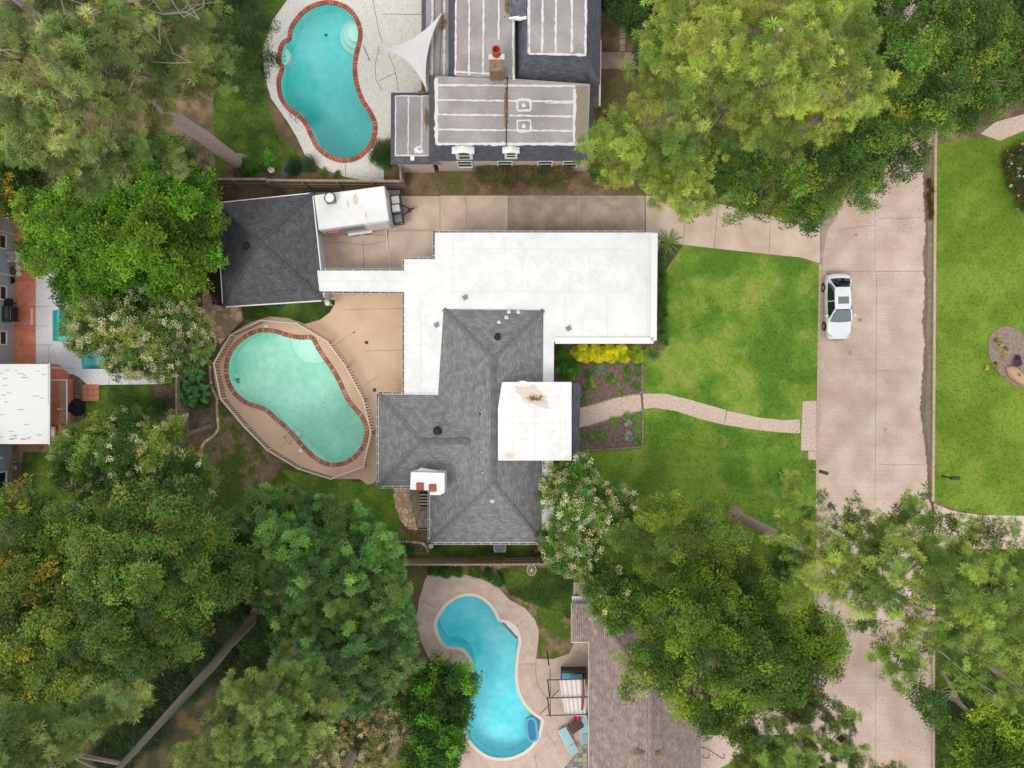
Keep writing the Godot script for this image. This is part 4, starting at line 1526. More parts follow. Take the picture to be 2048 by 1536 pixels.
func flagstones(parent: Node3D, area: PackedVector2Array, cell: float, y: float, mats: Array, gap := 0.018):
	var b := bounds(area).grow(cell)
	var sites := []
	var nx := int(b.size.x / cell) + 1
	var nz := int(b.size.y / cell) + 1
	for i in nx:
		for j in nz:
			sites.append(b.position + Vector2((i + r(0.08, 0.92)) * cell, (j + r(0.08, 0.92)) * cell))
	for s in sites:
		var p := rect(s.x - cell * 1.6, s.y - cell * 1.6, s.x + cell * 1.6, s.y + cell * 1.6)
		for q in sites:
			if q != s and s.distance_to(q) < cell * 3.0:
				p = half_clip(p, (s + q) * 0.5, (q - s).normalized())
				if p.size() < 3:
					break
		if p.size() < 3:
			continue
		for piece in Geometry2D.intersect_polygons(p, area):
			for e in Geometry2D.offset_polygon(piece, -gap):
				if area_of(e) < 0.015:
					continue
				var mb := MB.new()
				mb.prism(e, 0.0, y + r(-0.006, 0.006))
				obj("stone", mb, M[mats[rng.randi() % mats.size()]], parent)

func deck_with_hole(called: String, outer: PackedVector2Array, hole: PackedVector2Array, y: float, m: Material) -> Node3D:
	var o := setting(called)
	var mb := MB.new()
	for p in minus(outer, hole):
		mb.prism(p, 0.0, y)
	obj("paving", mb, m, o)
	pave(outer)
	return o

func deck_joint(o: Node3D, pts: Array, y: float, w := 0.025):
	var mb := MB.new()
	for i in range(0, pts.size() - 2, 2):
		mb.bar(V(pts[i], pts[i + 1], y), V(pts[i + 2], pts[i + 3], y), w, 0.006)
	obj("joint", mb, M.joint, o)

func lc(a: float, b: float, c: float) -> Color:
	return Color(a, b, c).linear_to_srgb()

func build_pools():
	var rn := noise_bytes(256, 0.02, 2, 90)
	var ri := Image.create_from_data(256, 256, false, Image.FORMAT_L8, rn)
	ri.convert(Image.FORMAT_RGBA8)
	ri.bump_map_to_normal_map(4.0)
	ripple = ImageTexture.create_from_image(ri)
	var plaster := tex_mat("plaster_green", grain_tex(lc(0.3, 0.72, 0.55), lc(0.46, 0.84, 0.7), 512, 0.005, 0.02, 91, 0.003, ph(70, 110, 80), 0.0, 0.05), 7.0, 0.8)
	var plaster2 := tex_mat("plaster_teal", grain_tex(lc(0.12, 0.78, 0.74), lc(0.24, 0.87, 0.83), 512, 0.005, 0.02, 92, 0.002, ph(70, 110, 100), 0.0, 0.05), 8.0, 0.8)
	var plaster3 := tex_mat("plaster_blue", grain_tex(lc(0.07, 0.62, 0.72), lc(0.2, 0.76, 0.84), 512, 0.005, 0.02, 93, 0.002, ph(60, 130, 140), 0.0, 0.05), 7.0, 0.8)
	mat("plaster_pale", lc(0.5, 0.82, 0.72), 0.8)
	# ---- pool of the main house, cloudy green
	var w: PackedVector2Array = pool_water["main"]
	var sh := G(560, 720)
	var dp := G(690, 880)
	var axis := (dp - sh)
	var deep := func(p: Vector2) -> float: return lerpf(1.0, 2.2, smoothstep(0.35, 0.95, (p - sh).dot(axis) / axis.length_squared()))
	var o := pool("kidney shaped pool of cloudy green water inside a tan picket fence", w, deep, 2.6, plaster, Color(0.2, 0.995, 0.92), 0.08, Color(0.45, 0.9, 0.72, 0.03))
	coping(o, w, 0.3, 0.235, 0.075, ["copebrown_0", "copebrown_1", "copebrown_2", "copebrown_3"])
	var sc := G(625, 678)
	for k in 4:
		pool_step(o, w, sc, 0.7 + k * 0.34, -0.24 - k * 0.19, M.plaster_pale)
	ladder(o, G(589, 871), (G(575, 885) - G(596, 866)).normalized(), 0.55)
	var mb := MB.new()
	for s in [[472, 757, 472, 766], [475, 757, 475, 766], [478, 757, 478, 766], [471, 758, 480, 757], [471, 767, 480, 764], [477, 760, 480, 767]]:
		mb.bar(V(s[0], s[1], -1.02), V(s[2], s[3], -1.02), 0.06, 0.04)
	obj("floor_drain", mb, M.black_metal, o)
	mb = MB.new()
	mb.tube([V(551, 800, -0.09), V(556, 818, -0.09), V(563, 831, -0.09), V(574, 841, -0.09)], [0.025, 0.025, 0.025, 0.025], 6)
	obj("vacuum_hose", mb, M.white_metal, o)
	var dk := deck_with_hole("pool_deck", PP([670, 592, 806, 586, 806, 790, 757, 790, 757, 955, 748, 966, 735, 969, 720, 958, 661, 958, 596, 938, 533, 900, 487, 855, 438, 797, 428, 760, 427, 727, 445, 690, 468, 664, 500, 645, 540, 633, 575, 636, 610, 648, 640, 640, 660, 625, 670, 608]), w, 0.035, M.buff)
	for s in [[690, 619, 806, 617], [730, 702, 806, 700], [665, 694, 720, 655], [727, 772, 757, 752], [580, 878, 560, 895], [744, 640, 744, 640.5], [720, 700, 760, 850]]:
		if s[0] != 720:
			deck_joint(dk, s, 0.036, 0.018)
	for s in [[733, 685, 0.14], [749, 780, 0.14], [708, 665, 0.06]]:
		mb = MB.new()
		mb.lathe(V(s[0], s[1], 0.036), [[s[2], 0.0], [s[2] * 0.9, 0.008], [0, 0.01]], 12)
		obj("drain_cover", mb, M.black_metal, dk)
	for s in [[532, 653], [601, 901]]:
		mb = MB.new()
		mb.lathe(V(s[0], s[1], 0.036), [[0.15, 0.0], [0.13, 0.012], [0, 0.014]], 14)
		obj("skimmer_lid", mb, M.white, dk)
	# picket fence round it
	var top := Z([180,410, 310,190, 545,80, 820,105, 1050,240, 1190,430, 1330,690, 1390,945, 1330,1205, 1080,1298, 830,1220, 590,1075, 425,905, 235,680], 380, 620, 3.84, 1.2)
	var fc := thing("pool_fence", "waist high fence of tan pickets with cream rails around the green pool", "fence")
	var pk := MB.new()
	pk.box(Vector3(0, 0.58, 0), Vector3(0.09, 1.06, 0.02))
	var pmesh := pk.mesh()
	for i in top.size():
		var a := top[i]
		var b := top[(i + 1) % top.size()]
		mb = MB.new()
		mb.bar(Vector3(a.x, 1.17, a.y), Vector3(b.x, 1.17, b.y), 0.075, 0.06)
		obj("top_rail", mb, M.cream, fc)
		mb = MB.new()
		mb.bar(Vector3(a.x, 0.14, a.y), Vector3(b.x, 0.14, b.y), 0.06, 0.05)
		obj("bottom_rail", mb, M.cream, fc)
		mb = MB.new()
		mb.box(Vector3(a.x, 0.62, a.y), Vector3(0.09, 1.2, 0.09), atan2(b.x - a.x, b.y - a.y))
		obj("post", mb, M.cream, fc)
		var n := int(a.distance_to(b) / 0.2)
		for k in n:
			var p := a.lerp(b, (k + 0.6) / n)
			placed("picket", pmesh, M.picket, fc, Transform3D(Basis(Vector3.UP, atan2(b.x - a.x, b.y - a.y) + PI / 2), Vector3(p.x, 0.04, p.y)))
	# flagstones west of the garage and by the chimney
	var fl := setting("patio")
	var fa := PP([404, 590, 412, 580, 425, 590, 445, 615, 482, 613, 486, 640, 470, 656, 448, 680, 440, 690, 432, 672, 414, 664, 406, 640])
	mb = MB.new()
	mb.prism(fa, 0.0, 0.012)
	obj("joint_bed", mb, M.joint_sand, fl)
	flagstones(fl, fa, 0.5, 0.032, ["flag_1", "flag_2", "flag_3", "flag_0"])
	pave(fa)
	fl = setting("patio")
	fa = PP([787, 975, 822, 975, 822, 1000, 836, 1060, 815, 1058, 800, 1040, 791, 1015, 786, 990])
	mb = MB.new()
	mb.prism(fa, 0.0, 0.012)
	obj("joint_bed", mb, M.joint_sand, fl)
	flagstones(fl, fa, 0.36, 0.034, ["flag_1", "flag_2", "flag_3", "flag_3"])
	pave(fa)
	# boards of the small deck beside them
	var wd := thing("wood_deck", "small weathered plank deck between flagstones and the chimney", "deck")
	for k in 12:
		var x := 820.0 + k * 3.9
		mb = MB.new()
		var y0 := 980.0
		var y1 := 1060.0 if x > 836 else 1000.0 + (x - 820.0) * 3.6
		mb.bar(V(x, y0, 0.2), V(x, y1, 0.2), 0.125, 0.04)
		obj("plank", mb, M.deck_wood, wd)
	mb = MB.new()
	for y in [985, 1020, 1056]:
		mb.bar(V(838, y, 0.12), V(864, y, 0.12), 0.09, 0.2)
	obj("joist", mb, M.fence_old, wd)
	pave(PP([818, 978, 866, 978, 866, 1062, 838, 1062]))
	# ---- neighbour's pool in the north
	w = pool_water["north"]
	var s0 := G(640, 60)
	var ax := G(690, 290) - s0
	deep = func(p: Vector2) -> float: return lerpf(0.95, 3.1, smoothstep(0.1, 0.95, (p - s0).dot(ax) / ax.length_squared()))
	o = pool("lagoon shaped teal pool with red brick coping on a white pebble deck", w, deep, 3.2, plaster2, Color(0.0, 0.995, 0.99), 0.18, Color(0.3, 0.85, 0.8, 0.02))
	coping(o, w, 0.31, 0.23, 0.075, ["coping_0", "coping_1", "coping_2", "coping_3"])
	for k in 3:
		pool_step(o, w, G(712, 63), 0.62 + k * 0.36, -0.3 - k * 0.25, M.plaster_pale)
	pool_step(o, w, G(558, 108), 0.72, -0.35, M.plaster_pale)
	ladder(o, G(600, 231), (G(588, 240) - G(606, 222)).normalized(), 0.55)
	mb = MB.new()
	mb.lathe(V(652, 70, -0.09), [[0.0, -0.05], [0.1, -0.04], [0.12, 0.0], [0.08, 0.07], [0.0, 0.09]], 14)
	tag(obj("chlorine_float", mb, M.blue), "small blue floating dispenser in the teal pool", "pool float")
	dk = deck_with_hole("pool_deck", PP([600, -80, 575, 0, 545, 42, 526, 92, 529, 150, 541, 195, 575, 243, 594, 275, 610, 310, 640, 336, 690, 354, 730, 361, 768, 361, 768, 330, 783, 300, 783, 187, 843, 187, 846, -80]), w, 0.035, M.pebble_white)
	for s in [[746, 0, 757, 60, 765, 85], [765, 28, 842, 29], [778, 110, 790, 140, 798, 182], [757, 100, 750, 130, 752, 160, 765, 180], [757, 162, 792, 145], [690, 325, 692, 355]]:
		deck_joint(dk, s, 0.037, 0.03)
	# ---- neighbour's pool in the south
	w = pool_water["south"]
	var t0 := G(940, 1230)
	deep = func(p: Vector2) -> float: return lerpf(1.2, 2.0, smoothstep(7.0, 0.5, p.distance_to(t0)))
	o = pool("long curvy pool of clear light blue water beside the brown roofed house", w, deep, 2.1, plaster3, Color(0.1, 0.99, 1.0), 0.05, Color(0.4, 0.88, 0.95, 0.03))
	mb = MB.new()
	for p in minus(grown(w, 0.22), w):
		mb.prism(p, 0.0, 0.06)
	obj("coping", mb, M.cream, o)
	mb = MB.new()
	mb.prism(Z([842,268, 885,276, 935,320, 962,372, 960,396], 800, 1180, 4.096), -1.2, -0.3)
	obj("ledge", mb, M.white, o)
	mb = MB.new()
	mb.bar(V(1005.5, 1245.5, -0.3), V(1034.5, 1276.5, -0.3), 0.16, 0.05)
	obj("tile_line", mb, M.black_metal, o)
	dk = deck_with_hole("pool_deck", PP([850, 1160, 856, 1150, 890, 1153, 929, 1149, 963, 1158, 994, 1172, 1020, 1200, 1049, 1215, 1070, 1239, 1078, 1262, 1076, 1288, 1072, 1317, 1106, 1318, 1138, 1307, 1148, 1286, 1180, 1283, 1180, 1475, 1125, 1540, 1120, 1600, 880, 1600, 900, 1450, 905, 1340, 858, 1318, 840, 1280, 833, 1240, 838, 1200]), grown(w, 0.21), 0.03, M.pink_deck)
	for s in [[846, 1201, 872, 1217], [1018, 1262, 1050, 1240], [1038, 1328, 1070, 1328], [1072, 1317, 1071, 1340, 1075, 1370, 1095, 1400], [900, 1320, 903, 1300], [1090, 1465, 1100, 1475, 1112, 1490], [1070, 1510, 1078, 1560], [833, 1250, 845, 1290, 858, 1320]]:
		deck_joint(dk, s, 0.031, 0.025)
	var sl := setting("patio")
	fa = PP([1180, 1476, 1400, 1460, 1240, 1600, 1118, 1600, 1126, 1541])
	for i in 14:
		for j in 14:
			var cx := 1120.0 + i * 9.0
			var cy := 1470.0 + j * 9.0
			if cx > 1228 and cy < 1508:
				continue
			for p in Geometry2D.intersect_polygons(PP([cx, cy, cx + 8.6, cy, cx + 8.6, cy + 8.6, cx, cy + 8.6]), fa):
				mb = MB.new()
				mb.prism(p, 0.0, 0.03 + r(0, 0.006))
				obj("tile", mb, M["slate_%d" % (rng.randi() % 4)], sl)
	pave(fa)
	# ---- western neighbour: pale deck, red stained border, pool under the trees
	w = pool_water["west"]
	deep = func(_p: Vector2) -> float: return 1.5
	o = pool("square cornered aqua pool with a spa under the flowering tree", w, deep, 1.6, plaster2, Color(0.0, 0.985, 0.97), 0.3, Color(0.3, 0.85, 0.8, 0.04))
	mb = MB.new()
	for p in minus(grown(w, 0.3), w):
		mb.prism(p, 0.0, 0.05)
	obj("coping", mb, M.pale_deck, o)
	mb = MB.new()
	mb.prism(PP([106, 620, 118, 620, 118, 672, 150, 672, 150, 683, 106, 682], -0.4), -1.2, -0.4)
	obj("bench", mb, M.plaster_teal, o)
	mb = MB.new()
	mb.prism(PP([146, 612, 152, 612, 152, 690, 146, 690]), -1.4, 0.05)
	obj("spa_wall", mb, M.pale_deck, o)
	dk = deck_with_hole("pool_deck", PP([72, 440, 326, 440, 326, 768, 175, 770, 160, 755, 146, 748, 137, 748, 118, 728, 72, 727]), grown(w, 0.29), 0.03, M.pale_deck)
	for s in [[72, 613, 106, 613], [72, 652, 100, 652], [72, 690, 160, 690], [98, 690, 98, 727], [218, 742, 218, 769], [280, 742, 280, 769]]:
		deck_joint(dk, s, 0.031, 0.02)
	var rd := setting("terrace")
	mb = MB.new()
	mb.prism(PP([28, 425, 71.6, 425, 71.6, 727.5, 28, 727.5]), 0.0, 0.03)
	mb.prism(PP([90, 728, 118, 728, 139, 748, 137, 757, 90, 757]), 0.0, 0.03)
	obj("paving", mb, M.red_deck, rd)
	pave(PP([28, 425, 72, 425, 72, 727, 139, 748, 137, 757, 28, 757]))
	for s in [[28, 613, 71, 613], [28, 652, 71, 652], [28, 690, 71, 690], [28, 560, 71, 560]]:
		deck_joint(rd, s, 0.031, 0.02)
	mb = MB.new()
	mb.prism(PP([62, 617, 66, 617, 66, 650, 62, 650]), 0.03, 0.036)
	obj("drain_grate", mb, M.cream, rd)
	var tl := setting("patio")
	for i in 3:
		for j in 3:
			mb = MB.new()
			mb.prism(PP([165.3 + i * 11.2, 768.5 + j * 11.3, 175.9 + i * 11.2, 768.5 + j * 11.3, 175.9 + i * 11.2, 779.2 + j * 11.3, 165.3 + i * 11.2, 779.2 + j * 11.3]), 0.0, 0.03)
			obj("tile", mb, M.terracotta, tl)
	pave(PP([165, 768, 199, 768, 199, 803, 165, 803]))

func board_fence(label: String, a: Vector2, b: Vector2, h: float, mats: Array, front: Vector2, rails := true):
	var o := thing("board_fence", label, "fence")
	var d := (b - a).normalized()
	var l := a.distance_to(b)
	var n := int(l / 0.15)
	var turn := atan2(d.x, d.y) + PI / 2
	var meshes := []
	for k in 3:
		var mb := MB.new()
		mb.box(Vector3(0, (h - 0.02 * k) / 2, 0), Vector3(0.138, h - 0.02 * k, 0.02))
		meshes.append(mb.mesh())
	for i in n:
		var p := a + d * ((i + 0.5) * l / n)
		placed("board", meshes[rng.randi() % 3], M[mats[(i * mats.size()) / n]], o, Transform3D(Basis(Vector3.UP, turn), Vector3(p.x, 0.02, p.y)))
	if rails:
		for y in [0.35, h * 0.52, h - 0.2]:
			var mb := MB.new()
			var q := a + front * 0.035
			var e := b + front * 0.035
			mb.bar(Vector3(q.x, y, q.y), Vector3(e.x, y, e.y), 0.045, 0.09)
			obj("rail", mb, M.fence_wood, o)
	var cap := MB.new()
	cap.bar(Vector3(a.x, h + 0.035, a.y), Vector3(b.x, h + 0.035, b.y), 0.12, 0.035)
	obj("cap_rail", cap, M.fence_wood, o)
	for k in int(l / 2.4) + 1:
		var mb := MB.new()
		var p := a + d * minf(k * 2.4 + 0.05, l - 0.05) + front * 0.1
		mb.box(Vector3(p.x, h / 2, p.y), Vector3(0.09, h, 0.09), turn)
		obj("post", mb, M.fence_wood, o)

func build_fences():
	var h := 1.85
	board_fence("long weathered board fence behind the trailer and dark garage", G(533, 360, h), G(802, 362, h), h, ["fence_old"], Vector2(0, 1))
	board_fence("mossy board fence beyond the garage roof, west of the fence corner", G(395, 358, h), G(533, 358, h), h, ["fence_old"], Vector2(0, 1))
	board_fence("short return of board fence between the north house and trailer", G(802, 362, h), G(800, 330, h), h, ["fence_wood"], Vector2(1, 0))
	board_fence("grey board fence between the two flowering trees and banana plants", G(353, 470, h), G(353, 872, h), h, ["fence_wood"], Vector2(1, 0), true)
	board_fence("board fence of mixed grey and orange planks behind the hip roof", G(700, 1129, h), G(1006, 1129, h), h, ["fence_wood", "fence_wood", "fence_wood", "fence_brown"], Vector2(0, 1))
	board_fence("board fence with its open rails towards the flowering tree", G(1006, 1129, h), G(1186, 1127, h), h, ["fence_old"], Vector2(0, -1))
	# old brick edging that winds through the back yard
	for e in [["curving brick edging along the banana bed west of the picket fence", [425, 700, 434, 684, 429, 672, 415, 664]], ["winding brick edging between the bare lawn and the leaning trunk", [421, 720, 421, 750, 424, 775, 436, 798, 434, 812, 436, 835, 438, 858, 428, 872, 412, 882, 404, 892, 403, 930, 402, 990, 402, 1056]], ["rough limestone edging at the small bed under the plank fence", [792, 1083, 830, 1084, 848, 1086, 853, 1095, 858, 1104]]]:
		var o := thing("brick_edging", e[0], "edging")
		var pts := evenly(PP(e[1]), 0.3, false)
		for i in pts.size() - 1:
			var mb := MB.new()
			var d := pts[i + 1] - pts[i]
			var c := (pts[i] + pts[i + 1]) * 0.5
			mb.box(Vector3(c.x, 0.05, c.y), Vector3(0.16, 0.1 + r(0, 0.02), d.length() * 0.93), atan2(d.x, d.y) + r(-0.05, 0.05))
			obj("brick", mb, M["flag_%d" % (rng.randi() % 4)], o)

# ------------------------------------------------------------------ vehicles
func wheel(parent: Node, c: Vector3, rad: float, wd: float, axis: Vector3):
	var mb := MB.new()
	mb.lathe(Vector3.ZERO, [[rad * 0.62, -wd / 2], [rad * 0.94, -wd / 2], [rad, -wd * 0.36], [rad, wd * 0.36], [rad * 0.94, wd / 2], [rad * 0.62, wd / 2]], 26)
	var w := obj("wheel", mb, M.rubber, parent)
	var y := axis.normalized()
	var x := Vector3.UP
	w.transform = Transform3D(Basis(x, y, x.cross(y)), c)
	mb = MB.new()
	mb.lathe(Vector3.ZERO, [[0.0, wd * 0.3], [rad * 0.2, wd * 0.34], [rad * 0.22, wd * 0.22], [rad * 0.5, wd * 0.24], [rad * 0.63, wd * 0.46]], 24)
	for k in 5:
		var t := TAU * k / 5
		mb.bar(Vector3(0, wd * 0.36, 0), Vector3(cos(t) * rad * 0.6, wd * 0.4, sin(t) * rad * 0.6), 0.06, 0.03)
	obj("rim", mb, M.steel, w)

func build_vehicles():
	# ---- white saloon, nose to the south
	var at := V(1677, 613, 0.55)
	var car := thing("car", "white four door saloon with dark sunroof parked along the west kerb", "car", "", Vector3(at.x, -0.12, at.z), PI + 0.02)
	# stations from tail (-z is the nose after the turn): [z, half width, belly, shoulder height, deck height]
	var st := [[2.33, 0.60, 0.34, 0.58, 0.66], [2.28, 0.74, 0.26, 0.66, 0.84], [2.1, 0.84, 0.2, 0.8, 1.02], [1.72, 0.895, 0.2, 0.85, 1.03], [1.2, 0.905, 0.2, 0.86, 1.0], [0.4, 0.905, 0.2, 0.85, 0.96], [-0.5, 0.9, 0.2, 0.83, 0.93], [-0.95, 0.895, 0.2, 0.8, 0.92], [-1.4, 0.885, 0.2, 0.75, 0.87], [-1.85, 0.86, 0.22, 0.68, 0.78], [-2.12, 0.79, 0.24, 0.6, 0.69], [-2.27, 0.66, 0.3, 0.52, 0.58], [-2.33, 0.5, 0.36, 0.46, 0.5]]
	var rows := []
	for s in st:
		var w: float = s[1]
		var row := []
		for q in [[0.0, s[2]], [w * 0.8, s[2]], [w * 0.97, s[2] + 0.1], [w, lerpf(s[2], s[3], 0.55)], [w * 0.985, s[3] - 0.04], [w * 0.93, s[3] + 0.035], [w * 0.8, s[4] - 0.012], [w * 0.45, s[4] + 0.012], [0.0, s[4] + 0.02]]:
			row.append(Vector3(q[0], q[1], s[0]))
		for k in range(7, 0, -1):
			row.append(Vector3(-row[k].x, row[k].y, s[0]))
		rows.append(row)
	var mb := loft(rows)
	obj("body", mb, M.car_paint, car)
	# cabin: roof, glass all round, pillars
	var base := [[1.62, 0.66, 1.02], [0.95, 0.8, 0.985], [-0.2, 0.81, 0.95], [-1.02, 0.72, 0.93]]
	var T := [[0.98, 0.54, 1.39], [0.3, 0.585, 1.445], [-0.15, 0.58, 1.435], [-0.28, 0.56, 1.405]]
	rows = []
	for i in 7:
		var z := lerpf(1.28, -0.26, i / 6.0)
		var bow := 1.0 - pow(absf(i / 6.0 * 2.0 - 1.0), 2.2)
		var w := 0.545 + 0.045 * bow
		var y := 1.385 + 0.055 * bow
		rows.append([Vector3(w, y - 0.05, z), Vector3(w * 0.97, y - 0.01, z), Vector3(w * 0.6, y + 0.02, z), Vector3(0, y + 0.03, z), Vector3(-w * 0.6, y + 0.02, z), Vector3(-w * 0.97, y - 0.01, z), Vector3(-w, y - 0.05, z)])
	mb = loft(rows, false)
	obj("roof", mb, M.car_paint, car)
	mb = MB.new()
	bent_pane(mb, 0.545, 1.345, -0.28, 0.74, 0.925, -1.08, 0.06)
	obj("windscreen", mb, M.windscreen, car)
	mb = MB.new()
	bent_pane(mb, 0.535, 1.345, 1.28, 0.68, 1.02, 1.92, -0.05)
	obj("rear_window", mb, M.dark_glass, car)
	for s in [-1.0, 1.0]:
		mb = MB.new()
		var lo := [Vector3(s * 0.82, 0.93, 1.7), Vector3(s * 0.865, 0.9, 1.0), Vector3(s * 0.87, 0.89, -0.1), Vector3(s * 0.84, 0.88, -0.85)]
		var hi := [Vector3(s * 0.545, 1.335, 1.28), Vector3(s * 0.59, 1.385, 0.8), Vector3(s * 0.588, 1.385, 0.1), Vector3(s * 0.55, 1.335, -0.26)]
		for i in 3:
			if s > 0:
				mb.quad(lo[i], lo[i + 1], hi[i + 1], hi[i])
			else:
				mb.quad(lo[i + 1], lo[i], hi[i], hi[i + 1])
		obj("side_window", mb, M.dark_glass, car)
		mb = MB.new()
		for q in [[Vector3(s * 0.548, 1.35, -0.27), Vector3(s * 0.8, 0.92, -1.0)], [Vector3(s * 0.54, 1.35, 1.28), Vector3(s * 0.76, 1.0, 1.85)]]:
			mb.bar(q[0], q[1], 0.1, 0.05)
		mb.bar(Vector3(s * 0.875, 0.875, 0.34), Vector3(s * 0.59, 1.39, 0.34), 0.05, 0.03)
		obj("pillar", mb, M.car_paint, car)
		mb = MB.new()
		mb.obox(Vector3(s * 0.98, 0.95, -0.66), Basis(Vector3.UP, s * 0.25), Vector3(0.2, 0.13, 0.1))
		mb.bar(Vector3(s * 0.86, 0.9, -0.68), Vector3(s * 0.95, 0.93, -0.67), 0.05, 0.04)
		obj("wing_mirror", mb, M.car_paint, car)
		for z in [1.38, -1.36]:
			wheel(car, Vector3(s * 0.82, 0.33, z), 0.33, 0.21, Vector3(s, 0, 0))
		mb = MB.new()
		mb.face([Vector3(s * 0.5, 0.66, -2.2), Vector3(s * 0.78, 0.7, -2.02), Vector3(s * 0.82, 0.75, -1.8), Vector3(s * 0.6, 0.735, -2.06)], Vector3.RIGHT)
		obj("headlight", mb, M.steel, car)
		mb = MB.new()
		mb.obox(Vector3(s * 0.66, 0.8, 2.28), Basis(Vector3.UP, -s * 0.3), Vector3(0.32, 0.14, 0.03))
		obj("tail_light", mb, M.red, car)
		for z in [0.02, 0.85]:
			mb = MB.new()
			mb.box(Vector3(s * 0.915, 0.78, z + 0.2), Vector3(0.035, 0.035, 0.2))
			obj("door_handle", mb, M.car_paint, car)
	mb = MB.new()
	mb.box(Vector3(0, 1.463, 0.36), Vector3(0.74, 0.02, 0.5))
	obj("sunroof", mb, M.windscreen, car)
	mb = MB.new()
	mb.box(Vector3(0, 0.47, -2.33), Vector3(0.8, 0.14, 0.03))
	obj("grille", mb, M.black, car)
	mb = MB.new()
	mb.box(Vector3(0, 0.3, -2.335), Vector3(0.9, 0.1, 0.03))
	mb.box(Vector3(0, 0.3, 2.3), Vector3(1.2, 0.12, 0.06))
	obj("bumper_trim", mb, M.black, car)
	mb = MB.new()
	mb.box(Vector3(0, 1.44, 1.05), Vector3(0.03, 0.09, 0.12))
	obj("roof_aerial", mb, M.car_paint, car)
	mb = MB.new()
	mb.box(Vector3(0, 1.0, -0.98), Vector3(1.0, 0.012, 0.05))
	obj("wiper", mb, M.black, car)
	# ---- food trailer beside the garage
	var c := V(702.8, 415.4, 2.9)
	var tr := thing("trailer", "white box trailer with roof fan and red sign beside the dark garage", "trailer", "", Vector3(c.x, 0.022, c.z), 0.134)
	mb = MB.new()
	var L := 4.78
	var W := 2.38
	rows = []
	for x in [-L / 2, -L / 2 + 0.04, L / 2 - 0.04, L / 2]:
		var k := 0.96 if absf(x) > L / 2 - 0.01 else 1.0
		var row := []
		for q in [[-W / 2, 0.55], [-W / 2, 2.8], [-W / 2 + 0.06, 2.87], [W / 2 - 0.06, 2.87], [W / 2, 2.8], [W / 2, 0.55]]:
			row.append(Vector3(x, 0.55 + (q[1] - 0.55) * (0.985 if k < 1 else 1.0), q[0] * (0.985 if k < 1 else 1.0)))
		rows.append(row)
	mb = loft(rows, true, true)
	var body := obj("body", mb, M.white_metal, tr)
	mb = MB.new()
	mb.box(Vector3(0, 2.875, 0), Vector3(L - 0.08, 0.03, W - 0.1))
	obj("roof_skin", mb, M.white_roof, tr)
	for s in [[0.35, -0.5, 0.2, 0.5, 5], [-0.2, -0.3, 0.12, 0.3, 6], [0.9, 0.6, 0.1, 0.3, 8]]:
		mb = MB.new()
		var p := PackedVector2Array()
		for k in 12:
			var t := TAU * k / 12
			p.append(Vector2(s[0] + cos(t) * s[2] * r(0.6, 1.1), s[1] + sin(t) * s[3] * r(0.6, 1.1)))
		mb.sheet(p, 2.894)
		obj("roof_stain", mb, M.stain, tr)
	mb = MB.new()
	mb.box(Vector3(-1.25, 2.94, -0.72), Vector3(0.62, 0.14, 0.62))
	var fan := obj("fan_curb", mb, M.grey_paint, tr)
	mb = MB.new()
	mb.lathe(Vector3(-1.25, 3.0, -0.72), [[0.24, 0.0], [0.24, 0.2], [0.34, 0.24], [0.36, 0.34], [0.3, 0.36], [0.27, 0.42], [0.0, 0.5]], 22)
	obj("fan_hood", mb, M.white_metal, fan)
	mb = MB.new()
	mb.lathe(Vector3(-1.25, 3.345, -0.72), [[0.37, 0.0], [0.38, 0.03], [0.33, 0.045]], 22)
	obj("fan_band", mb, M.black, fan)
	mb = MB.new()
	mb.box(Vector3(-1.62, 1.75, W / 2 + 0.012), Vector3(0.95, 0.7, 0.02))
	obj("red_sign", mb, M.red, tr)
	mb = MB.new()
	for k in 5:
		mb.box(Vector3(-1.95 + k * 0.16, 1.8, W / 2 + 0.026), Vector3(0.1, 0.2, 0.01))
	obj("sign_lettering", mb, M.white, tr)
	mb = MB.new()
	mb.box(Vector3(-0.25, 2.0, W / 2 + 0.02), Vector3(1.5, 0.95, 0.04))
	obj("serving_hatch", mb, M.grey_paint, tr)
	mb = MB.new()
	mb.box(Vector3(1.45, 1.7, W / 2 + 0.015), Vector3(1.5, 1.9, 0.03))
	obj("side_door", mb, M.white_metal, tr)
	for s in [-1.0, 1.0]:
		for x in [-0.45, 0.4]:
			wheel(tr, Vector3(x, 0.34, s * (W / 2 - 0.02)), 0.34, 0.2, Vector3(0, 0, s))
		mb = MB.new()
		mb.box(Vector3(-0.02, 0.74, s * (W / 2 + 0.07)), Vector3(1.7, 0.05, 0.2))
		obj("fender", mb, M.white_metal, tr)
		mb = MB.new()
		mb.bar(Vector3(L / 2 - 0.1, 0.5, s * 0.8), Vector3(L / 2 + 1.35, 0.48, 0), 0.09, 0.11)
		obj("drawbar", mb, M.black_metal, tr)
	mb = MB.new()
	mb.tube([Vector3(L / 2 + 1.15, 0.1, 0), Vector3(L / 2 + 1.15, 0.95, 0)], [0.04, 0.04], 8)
	mb.box(Vector3(L / 2 + 1.15, 0.012, 0), Vector3(0.2, 0.025, 0.2))
	mb.bar(Vector3(L / 2 + 1.15, 0.1, 0), Vector3(L / 2 + 1.15, 0.012, 0), 0.06, 0.06)
	mb.bar(Vector3(L / 2 + 1.15, 0.95, 0), Vector3(L / 2 + 1.15, 0.95, 0.22), 0.03, 0.03)
	mb.box(Vector3(L / 2 + 1.42, 0.52, 0), Vector3(0.24, 0.12, 0.12))
	obj("jack_and_hitch", mb, M.black_metal, tr)
	mb = MB.new()
